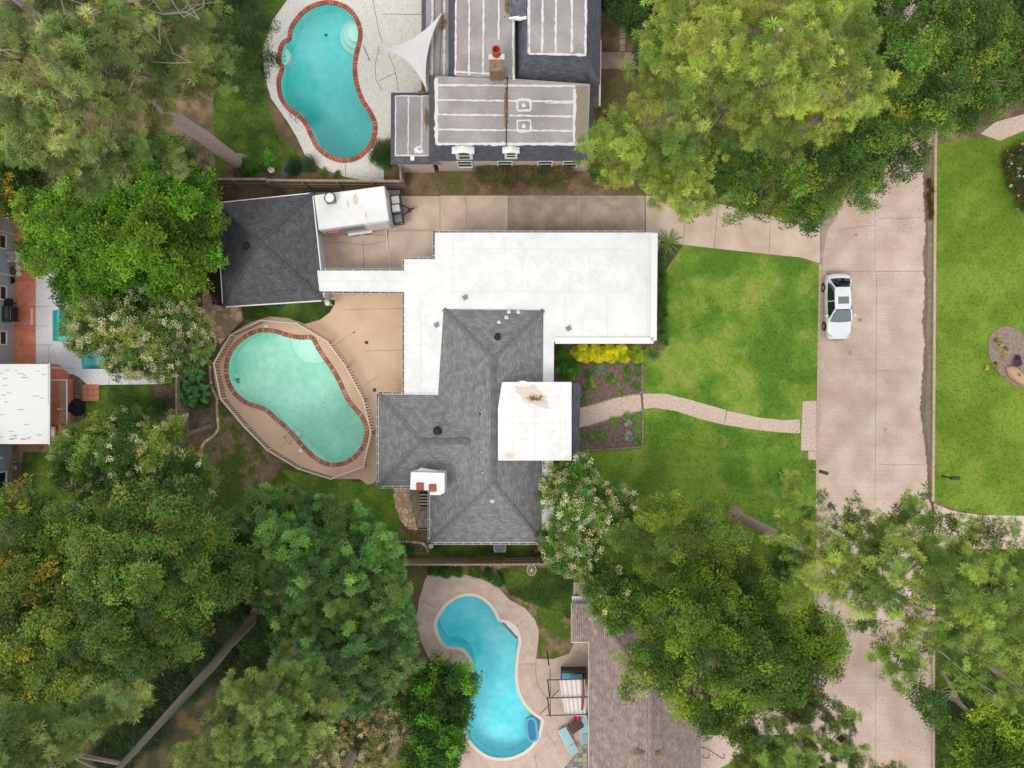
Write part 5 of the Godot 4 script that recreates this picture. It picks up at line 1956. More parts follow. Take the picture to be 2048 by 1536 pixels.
	for y in [0.55, 1.0]:
		for x in [L / 2 + 0.08, L / 2 + 0.72]:
			mb.bar(Vector3(x, y, -1.0), Vector3(x, y, 1.0), 0.05, 0.05)
		for z in [-1.0, -0.33, 0.33, 1.0]:
			mb.bar(Vector3(L / 2 + 0.02, y, z), Vector3(L / 2 + 0.72, y, z), 0.05, 0.05)
	for z in [-1.0, 1.0]:
		mb.bar(Vector3(L / 2 + 0.72, 0.5, z), Vector3(L / 2 + 0.72, 1.0, z), 0.05, 0.05)
	obj("front_rack", mb, M.black_metal, tr)
	for s in [[-0.62, 0.5, 0.55], [0.02, 0.46, 0.8], [0.66, 0.5, 0.45]]:
		mb = MB.new()
		mb.box(Vector3(L / 2 + 0.38, 0.58 + s[2] / 2, s[0]), Vector3(0.5, s[2], s[1]))
		obj("rack_box", mb, M.white_metal if s[0] < 0.5 else M.grey_paint, tr)
	for x in [-L / 2 + 0.2, L / 2 - 0.2]:
		mb = MB.new()
		for z in [-0.9, 0.9]:
			mb.bar(Vector3(x, 0.0, z), Vector3(x, 0.56, z), 0.08, 0.08)
		obj("prop_stand", mb, M.black_metal, tr)

func loft(rows: Array, closed := true, ends := true) -> MB:
	var mb := MB.new()
	var n: int = rows[0].size()
	var m: int = n if closed else n - 1
	# averaged normals
	var nor := []
	for i in rows.size():
		var line := []
		for k in n:
			var a: Vector3 = rows[mini(i + 1, rows.size() - 1)][k] - rows[maxi(i - 1, 0)][k]
			var kb := (k + 1) % n if closed else mini(k + 1, n - 1)
			var ka := (k + n - 1) % n if closed else maxi(k - 1, 0)
			var b: Vector3 = rows[i][kb] - rows[i][ka]
			line.append(b.cross(a).normalized())
		nor.append(line)
	var mid := Vector3.ZERO
	for p in rows[rows.size() / 2]:
		mid += p / n
	var flip: bool = nor[rows.size() / 2][n / 4].dot(rows[rows.size() / 2][n / 4] - mid) < 0
	for i in rows.size() - 1:
		for k in m:
			var q := (k + 1) % n
			var a: Vector3 = rows[i][k]
			var b: Vector3 = rows[i][q]
			var c: Vector3 = rows[i + 1][q]
			var d: Vector3 = rows[i + 1][k]
			var s := -1.0 if flip else 1.0
			if flip:
				mb.smooth_tri(a, c, b, nor[i][k] * s, nor[i + 1][q] * s, nor[i][q] * s)
				mb.smooth_tri(a, d, c, nor[i][k] * s, nor[i + 1][k] * s, nor[i + 1][q] * s)
			else:
				mb.smooth_tri(a, b, c, nor[i][k], nor[i][q], nor[i + 1][q])
				mb.smooth_tri(a, c, d, nor[i][k], nor[i + 1][q], nor[i + 1][k])
	if ends:
		for e in [0, rows.size() - 1]:
			var c := Vector3.ZERO
			for p in rows[e]:
				c += p / n
			var out: Vector3 = rows[e][0] - rows[1 if e == 0 else e - 1][0]
			for k in m:
				var a: Vector3 = rows[e][k]
				var b: Vector3 = rows[e][(k + 1) % n]
				if (a - c).cross(b - c).dot(out) < 0:
					mb.tri(c, b, a)
				else:
					mb.tri(c, a, b)
	return mb

func bent_pane(mb: MB, w0: float, y0: float, z0: float, w1: float, y1: float, z1: float, bow: float):
	var cols := 6
	for i in cols:
		for j in 3:
			var c := []
			for q in [[0, 0], [1, 0], [1, 1], [0, 1]]:
				var u := (float(i + q[0]) / cols) * 2.0 - 1.0
				var v := float(j + q[1]) / 3.0
				var k := 1.0 - u * u
				c.append(Vector3(u * lerpf(w0, w1, v), lerpf(y0, y1, v) + 0.035 * k * (1.0 - v * 0.4) + 0.03 * sin(v * PI), lerpf(z0, z1, v) - bow * k))
			mb.face([c[0], c[1], c[2]], Vector3.RIGHT)
			mb.face([c[0], c[2], c[3]], Vector3.RIGHT)

# ------------------------------------------------------------------ things in the yards
func simple(called: String, label: String, category: String, mb: MB, m: Material, group := ""):
	return tag(obj(called, mb, m), label, category, group)

func mailbox(label: String, base: Vector3, turn: float, post: Material):
	var o := thing("mailbox", label, "mailbox", "", base, turn)
	var mb := MB.new()
	mb.box(Vector3(0, 0.55, 0), Vector3(0.1, 1.1, 0.1))
	mb.box(Vector3(0.15, 1.0, 0), Vector3(0.4, 0.08, 0.08))
	obj("post", mb, post, o)
	mb = MB.new()
	var rows := []
	for x in [-0.05, 0.52]:
		var row := []
		for k in 9:
			var t := PI * k / 8
			row.append(Vector3(x, 1.16 + sin(t) * 0.13, cos(t) * 0.12))
		row.append(Vector3(x, 1.04, -0.12))
		row.append(Vector3(x, 1.04, 0.12))
		rows.append(row)
	obj("box", loft(rows), M.black_metal, o)
	mb = MB.new()
	mb.box(Vector3(0.3, 1.2, 0.13), Vector3(0.03, 0.14, 0.015))
	obj("flag", mb, M.red, o)

func lounger(label: String, at: Vector3, turn: float, back: float):
	var o := thing("sun_lounger", label, "sun lounger", "", at, turn)
	var mb := MB.new()
	for s in [-0.3, 0.3]:
		mb.tube([Vector3(s, 0.3, -0.9), Vector3(s, 0.3, 0.4), Vector3(s, 0.3 + sin(back) * 0.65, 0.4 + cos(back) * 0.65)], [0.02, 0.02, 0.02], 6)
		for z in [-0.8, 0.3]:
			mb.tube([Vector3(s, 0.0, z), Vector3(s, 0.3, z)], [0.02, 0.02], 6)
	mb.bar(Vector3(-0.3, 0.15, -0.8), Vector3(0.3, 0.15, -0.8), 0.02, 0.02)
	obj("frame", mb, M.white_metal, o)
	for k in 9:
		mb = MB.new()
		mb.box(Vector3(0, 0.325, -0.84 + k * 0.142), Vector3(0.56, 0.012, 0.132))
		obj("sling_strip", mb, M.sling, o)
	mb = MB.new()
	mb.face([Vector3(-0.28, 0.335, 0.42), Vector3(0.28, 0.335, 0.42), Vector3(0.28, 0.335 + sin(back) * 0.62, 0.42 + cos(back) * 0.62), Vector3(-0.28, 0.335 + sin(back) * 0.62, 0.42 + cos(back) * 0.62)], Vector3.RIGHT)
	obj("back_sling", mb, M.sling, o)

func ac_unit(label: String, at: Vector3, s: Vector3, m: Material, turn := 0.0):
	var o := thing("air_conditioner", label, "air conditioner", "", at, turn)
	var mb := MB.new()
	mb.box(Vector3(0, s.y / 2 + 0.05, 0), s)
	obj("casing", mb, m, o)
	mb = MB.new()
	mb.box(Vector3(0, 0.025, 0), Vector3(s.x + 0.14, 0.05, s.z + 0.14))
	obj("pad", mb, M.cream, o)
	for k in 4:
		mb = MB.new()
		var rr := 0.08 + k * 0.08
		mb.lathe(Vector3(0, s.y + 0.056, 0), [[rr + 0.02, 0.0], [rr + 0.01, 0.015], [rr - 0.01, 0.015], [rr - 0.02, 0.0]], 20)
		obj("fan_guard", mb, M.black_metal, o)
	for k in 6:
		mb = MB.new()
		for e in [-1, 1]:
			mb.box(Vector3(0, 0.15 + k * s.y / 7.0, e * (s.z / 2 + 0.006)), Vector3(s.x * 0.9, 0.03, 0.012))
		obj("louvre", mb, M.grey_paint, o)

func pot(label: String, at: Vector3, rad: float, h: float, m: Material, group := ""):
	var o := thing("flower_pot", label, "flower pot", group, at)
	var mb := MB.new()
	mb.lathe(Vector3.ZERO, [[0.0, 0.0], [rad * 0.7, 0.0], [rad * 0.95, h * 0.85], [rad, h * 0.85], [rad, h], [rad * 0.86, h], [rad * 0.84, h * 0.8], [0.0, h * 0.8]], 18)
	obj("vessel", mb, m, o)
	return o

func build_yard_things():
	mailbox("black mailbox on a white post at the west kerb near the pad", Vector3(G(1627, 939).x, 0.0, G(1627, 939).y), -0.28, M.white)
	mailbox("dark mailbox standing in the lawn beyond the east kerb", Vector3(G(1884, 952).x, 0.0, G(1884, 952).y), 0.0, M.black_metal)
	var mb := MB.new()
	mb.lathe(V(562, 611, 0.0), [[0.0, 0.0], [0.15, 0.0], [0.19, 0.36], [0.17, 0.36], [0.14, 0.05], [0.0, 0.05]], 16)
	simple("bucket", "blue bucket on the grass against the garage wall", "bucket", mb, M.blue)
	mb = MB.new()
	mb.lathe(V(664, 610, 0.0), [[0.0, 0.0], [0.07, 0.0], [0.05, 0.5], [0.06, 0.95], [0.16, 1.05], [0.2, 1.2], [0.16, 1.36], [0.0, 1.42]], 18)
	simple("globe_lamp", "white globe lamp on a post at the tip of the grass strip", "lamp", mb, M.white)
	# lounge chair with striped cushion on the small deck
	var o := thing("deck_chair", "deck chair with black and cream striped cushion beside the chimney", "chair", "", V(849, 997, 0.22))
	mb = MB.new()
	for x in [-0.28, 0.28]:
		for z in [-0.4, 0.4]:
			mb.box(Vector3(x, 0.14, z), Vector3(0.05, 0.28, 0.05))
	mb.box(Vector3(0, 0.29, 0), Vector3(0.64, 0.04, 1.0))
	obj("frame", mb, M.black_metal, o)
	for k in 9:
		mb = MB.new()
		mb.box(Vector3(0, 0.35, -0.44 + k * 0.11), Vector3(0.62, 0.08, 0.108))
		obj("cushion_stripe", mb, M.black if k % 2 == 0 else M.cream, o)
	ac_unit("grey air conditioner behind the hip roof near the plank fence", V(1000, 1089, 0.0), Vector3(0.8, 0.85, 0.7), M.grey_paint)
	mb = MB.new()
	mb.box(V(1075, 1100, 0.14), Vector3(0.42, 0.28, 0.24), 0.2)
	mb.lathe(V(1075, 1100, 0.28), [[0.09, 0.0], [0.09, 0.08], [0.0, 0.1]], 12)
	simple("fuel_can", "red fuel can on the strip of grass by the plank fence", "can", mb, M.red)
	mb = MB.new()
	mb.lathe(V(862, 1092, 0.0), [[0.0, 0.0], [0.16, 0.0], [0.19, 0.14], [0.09, 0.22], [0.0, 0.24]], 12)
	simple("garden_stone", "small white stone at the corner of the limestone edging", "stone", mb, M.white)
	# spoked wheel lying on the southern lawn
	o = thing("wagon_wheel", "tan spoked wheel lying on grass below the plank fence", "wheel", "", V(1063, 1140, 0.05))
	mb = MB.new()
	var ring := []
	var rad := []
	for k in 25:
		ring.append(Vector3(cos(TAU * k / 24) * 0.33, 0, sin(TAU * k / 24) * 0.38))
		rad.append(0.03)
	mb.tube(ring, rad, 6, false)
	obj("rim", mb, M.cream, o)
	for k in 10:
		mb = MB.new()
		var t := TAU * k / 10
		mb.bar(Vector3.ZERO, Vector3(cos(t) * 0.32, 0, sin(t) * 0.37), 0.025, 0.025)
		obj("spoke", mb, M.cream, o)
	mb = MB.new()
	mb.lathe(Vector3(0, -0.03, 0), [[0.0, 0.0], [0.08, 0.0], [0.08, 0.07], [0.0, 0.08]], 12)
	obj("hub", mb, M.cream, o)
	# ---- southern pool: shade frame, seats, loungers, floating lounge
	o = thing("pergola", "black metal pergola with pale canopy cloth bunched against the brown roof", "pergola")
	for s in [[1088, 1360], [1088, 1396], [1088, 1431]]:
		mb = MB.new()
		mb.bar(V(s[0] + 5, s[1], 2.45), V(1178, s[1] - 2, 2.45), 0.05, 0.07)
		obj("beam", mb, M.black_metal, o)
	mb = MB.new()
	mb.bar(V(1100, 1338, 2.5), V(1101, 1436, 2.5), 0.05, 0.07)
	obj("beam", mb, M.black_metal, o)
	for s in [[1098, 1331], [1099, 1392], [1099, 1428]]:
		var p := V(s[0], s[1], 2.45)
		mb = MB.new()
		mb.bar(Vector3(p.x, 0.03, p.z), p, 0.08, 0.08)
		obj("post", mb, M.black_metal, o)
	for s in [[1118, 1380, 1101, 1397], [1101, 1408, 1080, 1428]]:
		mb = MB.new()
		mb.bar(V(s[0], s[1], 2.4), V(s[2], s[3], 1.7), 0.04, 0.04)
		obj("brace", mb, M.black_metal, o)
	mb = MB.new()
	var nx := 26
	for i in nx:
		for j in 6:
			var c := []
			for q in [[0, 0], [1, 0], [1, 1], [0, 1]]:
				var u := float(i + q[0]) / nx
				var v := float(j + q[1]) / 6.0
				var e := V(lerpf(lerpf(1118, 1170, u), lerpf(1130, 1172, u), v), lerpf(1358, 1432, v), 2.35)
				c.append(e + Vector3(0, 0.07 * sin(u * 34.0) + 0.03 * sin(v * 9.0 + u * 7.0), 0))
			mb.face([c[0], c[1], c[2]], Vector3.RIGHT)
			mb.face([c[0], c[2], c[3]], Vector3.RIGHT)
	obj("canopy", mb, M.canvas, o)
	mb = MB.new()
	mb.tube([V(1166, 1360, 2.48), V(1167, 1390, 2.48), V(1164, 1420, 2.48)], [0.07, 0.07, 0.07], 8)
	obj("canopy_roll", mb, M.brown_wood, o)
	o = thing("garden_sofa", "dark wicker sofa with light blue cushions under the pergola", "sofa", "", V(1146, 1347, 0.03))
	mb = MB.new()
	mb.box(Vector3(0, 0.2, 0.05), Vector3(1.75, 0.36, 0.95))
	mb.box(Vector3(0, 0.4, -0.42), Vector3(1.75, 0.75, 0.16))
	mb.box(Vector3(0.82, 0.34, 0.05), Vector3(0.14, 0.62, 0.95))
	obj("frame", mb, M.brown_wicker, o)
	for x in [-0.5, 0.16]:
		mb = MB.new()
		mb.box(Vector3(x, 0.44, 0.1), Vector3(0.62, 0.13, 0.72), 0.04)
		obj("cushion", mb, M.sling_blue, o)
	mb = MB.new()
	mb.box(Vector3(0.3, 0.6, 0.05), Vector3(0.62, 0.1, 0.5), 0.1)
	obj("cushion", mb, M.sling_blue, o)
	o = thing("patio_table", "brown wicker table beside the leaning loungers", "table", "", V(1150, 1447, 0.03), 0.6)
	mb = MB.new()
	mb.box(Vector3(0, 0.42, 0), Vector3(0.95, 0.08, 0.7))
	obj("top", mb, M.brown_wicker, o)
	for x in [-0.4, 0.4]:
		for z in [-0.28, 0.28]:
			mb = MB.new()
			mb.box(Vector3(x, 0.19, z), Vector3(0.07, 0.38, 0.07))
			obj("leg", mb, M.brown_wicker, o)
	mb = MB.new()
	for i in 6:
		for j in 4:
			var c := []
			for q in [[0, 0], [1, 0], [1, 1], [0, 1]]:
				var u: float = (i + q[0]) / 6.0
				var v: float = (j + q[1]) / 4.0
				c.append(V(1148 + u * 17 - v * 3, 1424 + v * 13 + u * 5, 0.52 + 0.06 * sin(u * 9 + v * 5)))
			mb.face([c[0], c[1], c[2]], Vector3.RIGHT)
			mb.face([c[0], c[2], c[3]], Vector3.RIGHT)
	simple("towel", "crumpled bright pink towel lying by the wicker table", "towel", mb, M.pink)
	lounger("pale blue sling lounger on open concrete near the long pool", V(1135, 1476, 0.03), 0.5, 0.35)
	lounger("pale blue sling lounger pushed against the brown roof eave", V(1167, 1452, 0.03), 0.12, 0.5)
	o = thing("pool_float", "blue inflatable lounge seat floating at the end of the long pool", "pool float", "", V(1064, 1457, -0.1), 0.12)
	mb = MB.new()
	ring = []
	rad = []
	for k in 25:
		var t := TAU * k / 24
		ring.append(Vector3(signf(cos(t)) * pow(absf(cos(t)), 0.6) * 0.36, 0.08, signf(sin(t)) * pow(absf(sin(t)), 0.7) * 0.82))
		rad.append(0.13)
	mb.tube(ring, rad, 8, false)
	obj("tube", mb, M.sling_blue, o)
	mb = MB.new()
	mb.box(Vector3(0, 0.08, 0), Vector3(0.6, 0.06, 1.4))
	obj("seat", mb, M.blue, o)
	# ---- western yards
	var gr := thing("barbecue_grill", "black barrel barbecue with side shelf on the red terrace", "grill", "", V(33, 631, 0.03), PI / 2)
	mb = MB.new()
	var rows := []
	for x in [-0.55, -0.5, 0.5, 0.55]:
		var row := []
		for k in 14:
			var t := TAU * k / 14
			var q := 0.32 if absf(x) < 0.52 else 0.26
			row.append(Vector3(x, 0.95 + sin(t) * q, cos(t) * q))
		rows.append(row)
	obj("barrel", loft(rows), M.black_metal, gr)
	mb = MB.new()
	for x in [-0.42, 0.42]:
		for z in [-0.25, 0.25]:
			mb.bar(Vector3(x, 0.0, z), Vector3(x, 0.75, z * 0.8), 0.05, 0.05)
	obj("stand", mb, M.black_metal, gr)
	mb = MB.new()
	mb.box(Vector3(0, 0.85, 0.52), Vector3(1.0, 0.03, 0.35))
	obj("shelf", mb, M.black, gr)
	mb = MB.new()
	mb.tube([Vector3(-0.4, 1.2, 0.2), Vector3(-0.4, 1.65, 0.2)], [0.05, 0.05], 8)
	obj("smoke_stack", mb, M.black_metal, gr)
	mb = MB.new()
	mb.box(Vector3(0.85, 0.82, 0), Vector3(0.5, 0.42, 0.42))
	mb.bar(Vector3(0.85, 0.0, 0), Vector3(0.85, 0.7, 0), 0.06, 0.06)
	obj("fire_box", mb, M.black, gr)
	mb = MB.new()
	mb.tube([Vector3(-0.4, 1.12, 0.36), Vector3(0.4, 1.12, 0.36)], [0.015, 0.015], 6)
	obj("lid_handle", mb, M.steel, gr)
	ac_unit("white air conditioner on the red terrace by the downpipe", V(37, 517, 0.03), Vector3(0.72, 0.62, 0.72), M.white_metal)
	ac_unit("dark grey air conditioner beside the blue grey house", V(51, 977, 0.0), Vector3(0.85, 0.95, 0.8), M.black_metal)
	pot("large empty black planter on the red terrace", V(24, 561, 0.03), 0.33, 0.42, M.black)
	pot("pale round pot behind a twin on the red terrace", V(43, 549, 0.03), 0.2, 0.3, M.cream, "pale pots on the red terrace")
	pot("pale round pot behind a twin on the red terrace", V(42, 537, 0.03), 0.2, 0.3, M.cream, "pale pots on the red terrace")
	pot("black pot at the edge of the pale pool deck", V(132, 600, 0.03), 0.25, 0.35, M.black)
	pot("white planter beside the small dark pond", V(546, 343, 0.0), 0.22, 0.4, M.white)
	mb = MB.new()
	var g := RandomNumberGenerator.new()
	g.seed = 12
	var f := FastNoiseLite.new()
	f.seed = 3
	f.frequency = 1.4
	var cc := V(154, 815, 0.0)
	for i in 14:
		for j in 14:
			var c := []
			for q in [[0, 0], [0, 1], [1, 1], [1, 0]]:
				var u: float = (i + q[0]) / 14.0 * 2.0 - 1.0
				var v: float = (j + q[1]) / 14.0 * 2.0 - 1.0
				var d := Vector2(u, v).length()
				var y := maxf(0.0, (0.62 + 0.25 * f.get_noise_2d(u * 3, v * 3)) * (1.0 - pow(d, 3.0)))
				c.append(cc + Vector3(u * 0.62 + 0.05 * f.get_noise_2d(v * 4, u), y, v * 0.62))
			mb.quad(c[0], c[1], c[2], c[3])
	simple("fire_pit", "fire pit under a crumpled black cover beside the white rail", "fire pit", mb, M.black)
	o = thing("patio_chair", "pale cushioned chair behind the white baluster rail", "chair", "", V(106, 862, 0.45))
	mb = MB.new()
	mb.box(Vector3(0, 0.24, 0), Vector3(0.62, 0.12, 0.62))
	mb.box(Vector3(-0.28, 0.55, 0), Vector3(0.1, 0.6, 0.62))
	obj("cushion", mb, M.cream, o)
	mb = MB.new()
	for x in [-0.26, 0.26]:
		for z in [-0.26, 0.26]:
			mb.box(Vector3(x, 0.09, z), Vector3(0.06, 0.18, 0.06))
	obj("legs", mb, M.brown_wood, o)
	# slatted dark lean-to behind the garage
	o = thing("lean_to", "low dark slatted lean-to behind the pyramid roofed garage", "shed")
	for k in 22:
		mb = MB.new()
		mb.bar(V(416 + k * 0.4, 530 + k * 3.7, 1.5), V(446 + k * 0.1, 528 + k * 3.7, 1.7), 0.09, 0.03)
		obj("slat", mb, M.black_metal, o)
	mb = MB.new()
	for s in [[418, 532], [426, 606], [444, 532], [447, 606]]:
		var p := V(s[0], s[1], 1.5)
		mb.bar(Vector3(p.x, 0, p.z), p, 0.08, 0.08)
	obj("posts", mb, M.black, o)
	# north yard: pond, pole
	mb = MB.new()
	mb.prism(smooth(PP([565, 330, 572, 322, 582, 326, 592, 320, 602, 324, 605, 333, 598, 343, 586, 346, 576, 352, 567, 355, 563, 343]), 3), 0.0, 0.02)
	simple("pond", "small dark garden pond below the white pebble deck", "pond", mb, M.dark_glass)
	mb = MB.new()
	mb.tube([V(727, 92, 0.06), V(740, 122, 0.06)], [0.03, 0.03], 7)
	simple("pole", "grey pole lying on the pebble deck beside the teal pool", "pole", mb, M.grey_paint)
	# boulder in the island bed
	mb = MB.new()
	rows = []
	for i in 9:
		var t := PI * i / 8.0
		var row := []
		for k in 16:
			var a := TAU * k / 16
			var n := Vector3(sin(t) * cos(a), cos(t), sin(t) * sin(a))
			var q := 1.0 + 0.35 * f.get_noise_3d(n.x * 0.9, n.y * 0.9, n.z * 0.9) + 0.12 * f.get_noise_3d(n.x * 3, n.y * 3, n.z * 3)
			row.append(Vector3(n.x * 0.85 * q, maxf(n.y * 0.34 * q, -0.1), n.z * 0.42 * q).rotated(Vector3.UP, -0.75))
		rows.append(row)
	var rk = simple("boulder", "tan boulder at the edge of the island bed", "boulder", loft(rows), M.rock)
	rk.position = V(2032, 750, 0.14)
	# coiled hose by the southern house
	mb = MB.new()
	var hp := []
	var hr := []
	for k in 40:
		var t := k / 39.0 * TAU * 1.15
		hp.append(V(1402 + k * 0.9 + 16 * cos(t) , 1506 + 11 * sin(t * 1.3), 0.04))
		hr.append(0.018)
	mb.tube(hp, hr, 5)
	simple("garden_hose", "dark garden hose looped on the pale walk beside the brown roof", "hose", mb, M.black)

# ------------------------------------------------------------------ trees and plants
var L := {}

func leaf_blade(mb: MB, p: Vector3, d: Vector3, side: Vector3, l: float, w: float, droop := 0.2):
	var mid := p + d * l * 0.5 + Vector3.DOWN * droop * l * 0.08
	var tip := p + d * l + Vector3.DOWN * droop * l * 0.3
	var up := d.cross(side).normalized() * w * 0.16
	mb.tri(p, mid + side * w * 0.5 + up, tip)
	mb.tri(p, tip, mid - side * w * 0.5 + up)

func ball(g: RandomNumberGenerator) -> Vector3:
	while true:
		var v := Vector3(g.randf_range(-1, 1), g.randf_range(-1, 1), g.randf_range(-1, 1))
		if v.length() < 1.0 and v.length() > 0.05:
			return v
	return Vector3.UP

func leaf_clump(n: int, rad: float, l: float, w: float, sd: int, flat := 0.7) -> ArrayMesh:
	var g := RandomNumberGenerator.new()
	g.seed = sd
	var mb := MB.new()
	for i in n:
		var p := ball(g) * rad
		p.y *= flat
		var d := (p.normalized() + ball(g) * 0.8 + Vector3(0, 0.15, 0)).normalized()
		var side := d.cross((Vector3.UP + ball(g) * 0.9).normalized()).normalized()
		leaf_blade(mb, p, d, side, l * g.randf_range(0.7, 1.2), w * g.randf_range(0.8, 1.2))
	return mb.mesh()

func star_clump(n: int, l: float, w: float, sd: int, spread: float, droop := 0.5) -> ArrayMesh:
	var g := RandomNumberGenerator.new()
	g.seed = sd
	var mb := MB.new()
	for i in n:
		var t := i * 2.399
		var y := lerpf(1.0, -0.25, pow(float(i) / n, 0.8)) * spread + g.randf_range(-0.15, 0.15)
		var d := Vector3(cos(t), y, sin(t)).normalized()
		var side := d.cross(Vector3.UP).normalized()
		leaf_blade(mb, d * l * 0.08 + ball(g) * l * 0.12, d, side, l * g.randf_range(0.75, 1.1), w, droop)
	return mb.mesh()

func make_leaves():
	L.oak = leaf_clump(26, 0.3, 0.12, 0.06, 1)
	L.fine = leaf_clump(34, 0.3, 0.09, 0.045, 2)
	L.bright = leaf_clump(22, 0.27, 0.16, 0.075, 3)
	L.myrtle = leaf_clump(26, 0.25, 0.1, 0.06, 4)
	L.rosette = star_clump(14, 0.27, 0.05, 5, 0.9, 0.3)
	L.pine = star_clump(34, 0.27, 0.03, 6, 1.15, 0.35)
	L.petal = leaf_clump(16, 0.13, 0.06, 0.05, 7, 1.0)
	L.flower = leaf_clump(10, 0.05, 0.06, 0.06, 8, 0.6)
	L.privet = leaf_clump(30, 0.2, 0.08, 0.045, 9)
	L.cone = leaf_clump(8, 0.1, 0.08, 0.06, 10, 1.0)

# crowns: foliage masses spread over the outline seen in the photo, higher towards the middle
func masses(a: Array, lo: float, hi: float, rad: float, apart: float, sd: int, under := 0.35) -> Array:
	var g := RandomNumberGenerator.new()
	g.seed = sd
	var poly := PackedVector2Array()
	for i in range(0, a.size(), 2):
		poly.append(Vector2(a[i], a[i + 1]))
	var b := bounds(poly)
	var px := F / (EYE - (lo + hi) * 0.5)
	var sep := rad * apart * 0.94 * px
	var pts := []
	var tries := int(b.get_area() / (sep * sep) * 22.0)
	for t in tries:
		var p := Vector2(g.randf_range(b.position.x, b.end.x), g.randf_range(b.position.y, b.end.y))
		if not Geometry2D.is_point_in_polygon(p, poly):
			continue
		var ok := true
		for i in poly.size():
			if p.distance_to(Geometry2D.get_closest_point_to_segment(p, poly[i], poly[(i + 1) % poly.size()])) < rad * 0.38 * px:
				ok = false
				break
		for q in pts:
			if q.distance_squared_to(p) < sep * sep:
				ok = false
				break
		if ok:
			pts.append(p)
	var most := 1.0
	var edge := []
	for p in pts:
		var e := 1e9
		for i in poly.size():
			e = minf(e, p.distance_to(Geometry2D.get_closest_point_to_segment(p, poly[i], poly[(i + 1) % poly.size()])))
		edge.append(e)
		most = maxf(most, e)
	var out := []
	for i in pts.size():
		var k := sqrt(clampf(edge[i] / most, 0, 1))
		var h := lerpf(lo, hi, k) + g.randf_range(-0.5, 0.5) * rad * 1.4
		out.append([V(pts[i].x, pts[i].y, h), rad * g.randf_range(0.75, 1.2)])
		if edge[i] < rad * 1.6 * px and g.randf() < 0.75:
			var t := g.randf() * TAU
			out.append([out[-1][0] + Vector3(cos(t), g.randf_range(-0.25, 0.35), sin(t)) * rad * g.randf_range(0.95, 1.45), rad * g.randf_range(0.28, 0.45)])
		if g.randf() < under + 0.12:
			var h2 := maxf(lo * 0.8, h - rad * g.randf_range(1.4, 2.4))
			out.append([V(pts[i].x + g.randf_range(-8, 8), pts[i].y + g.randf_range(-8, 8), h2), rad * g.randf_range(0.7, 1.0)])
	return out

func foliage(parent: Node, called: String, ms: Array, mesh: Mesh, m: Material, per: float, colors: Array, flat: float, sd: int, up := 0.3, scale := 1.0, shell := 0.55, bunch := 1, spread := 0.3, accent := []):
	var g := RandomNumberGenerator.new()
	g.seed = sd
	var nz := FastNoiseLite.new()
	nz.seed = sd
	nz.frequency = 0.8
	var tr := []
	var co := []
	for q in ms:
		var c: Vector3 = q[0]
		var rad: float = q[1]
		var n := int(4.0 * PI * rad * rad * per * dense)
		var tint: Color = colors[g.randi() % colors.size()]
		var k0 := g.randf_range(0.74, 1.22)
		var hue := g.randf_range(0.88, 1.14)
		var tips := maxi(1, n / bunch)
		for j in tips:
			var d := ball(g).normalized()
			if d.y < -0.35:
				d.y = -d.y * 0.6
			var tip := c + Vector3(d.x, d.y * flat, d.z) * rad * pow(g.randf_range(shell * shell, 1.0), 0.5)
			var t: Color = tint if g.randf() < 0.72 else colors[g.randi() % colors.size()]
			if accent.size() and (nz.get_noise_3dv(tip) > accent[0] or g.randf() < 0.05):
				t = accent[1][g.randi() % accent[1].size()]
			var k1 := k0 * g.randf_range(0.58, 1.35)
			for i in bunch:
				var p := tip if bunch == 1 else tip + ball(g) * spread
				var ax := (d * 0.9 + Vector3.UP * up + ball(g) * 0.45).normalized()
				var x := ax.cross(Vector3(g.randf_range(-1, 1), 0.1, g.randf_range(-1, 1))).normalized()
				var s := scale * g.randf_range(0.6, 1.4)
				tr.append(Transform3D(Basis(x, ax, x.cross(ax)).scaled(Vector3(s, s, s)), p))
				var k := k1 * g.randf_range(0.85, 1.15)
				co.append(Color(t.r * k * hue, t.g * k * g.randf_range(0.95, 1.05), t.b * k))
	var mm := MultiMesh.new()
	mm.transform_format = MultiMesh.TRANSFORM_3D
	mm.use_colors = true
	mm.mesh = mesh
	mm.instance_count = tr.size()
	for i in tr.size():
		mm.set_instance_transform(i, tr[i])
		mm.set_instance_color(i, co[i])
	var o := MultiMeshInstance3D.new()
	o.name = called
	o.multimesh = mm
	o.material_override = m
	o.set_meta("kind", "stuff")
	parent.add_child(o, true)
	total_leaves += tr.size()

var total_leaves := 0
var dense := 1.15

func P(cs: Array, k := 1.0) -> Array:    # leaf colours as the photo shows them -> linear
	var out := []
	for i in range(0, cs.size(), 3):
		out.append(lin(ph(cs[i], cs[i + 1], cs[i + 2], k)))
	return out

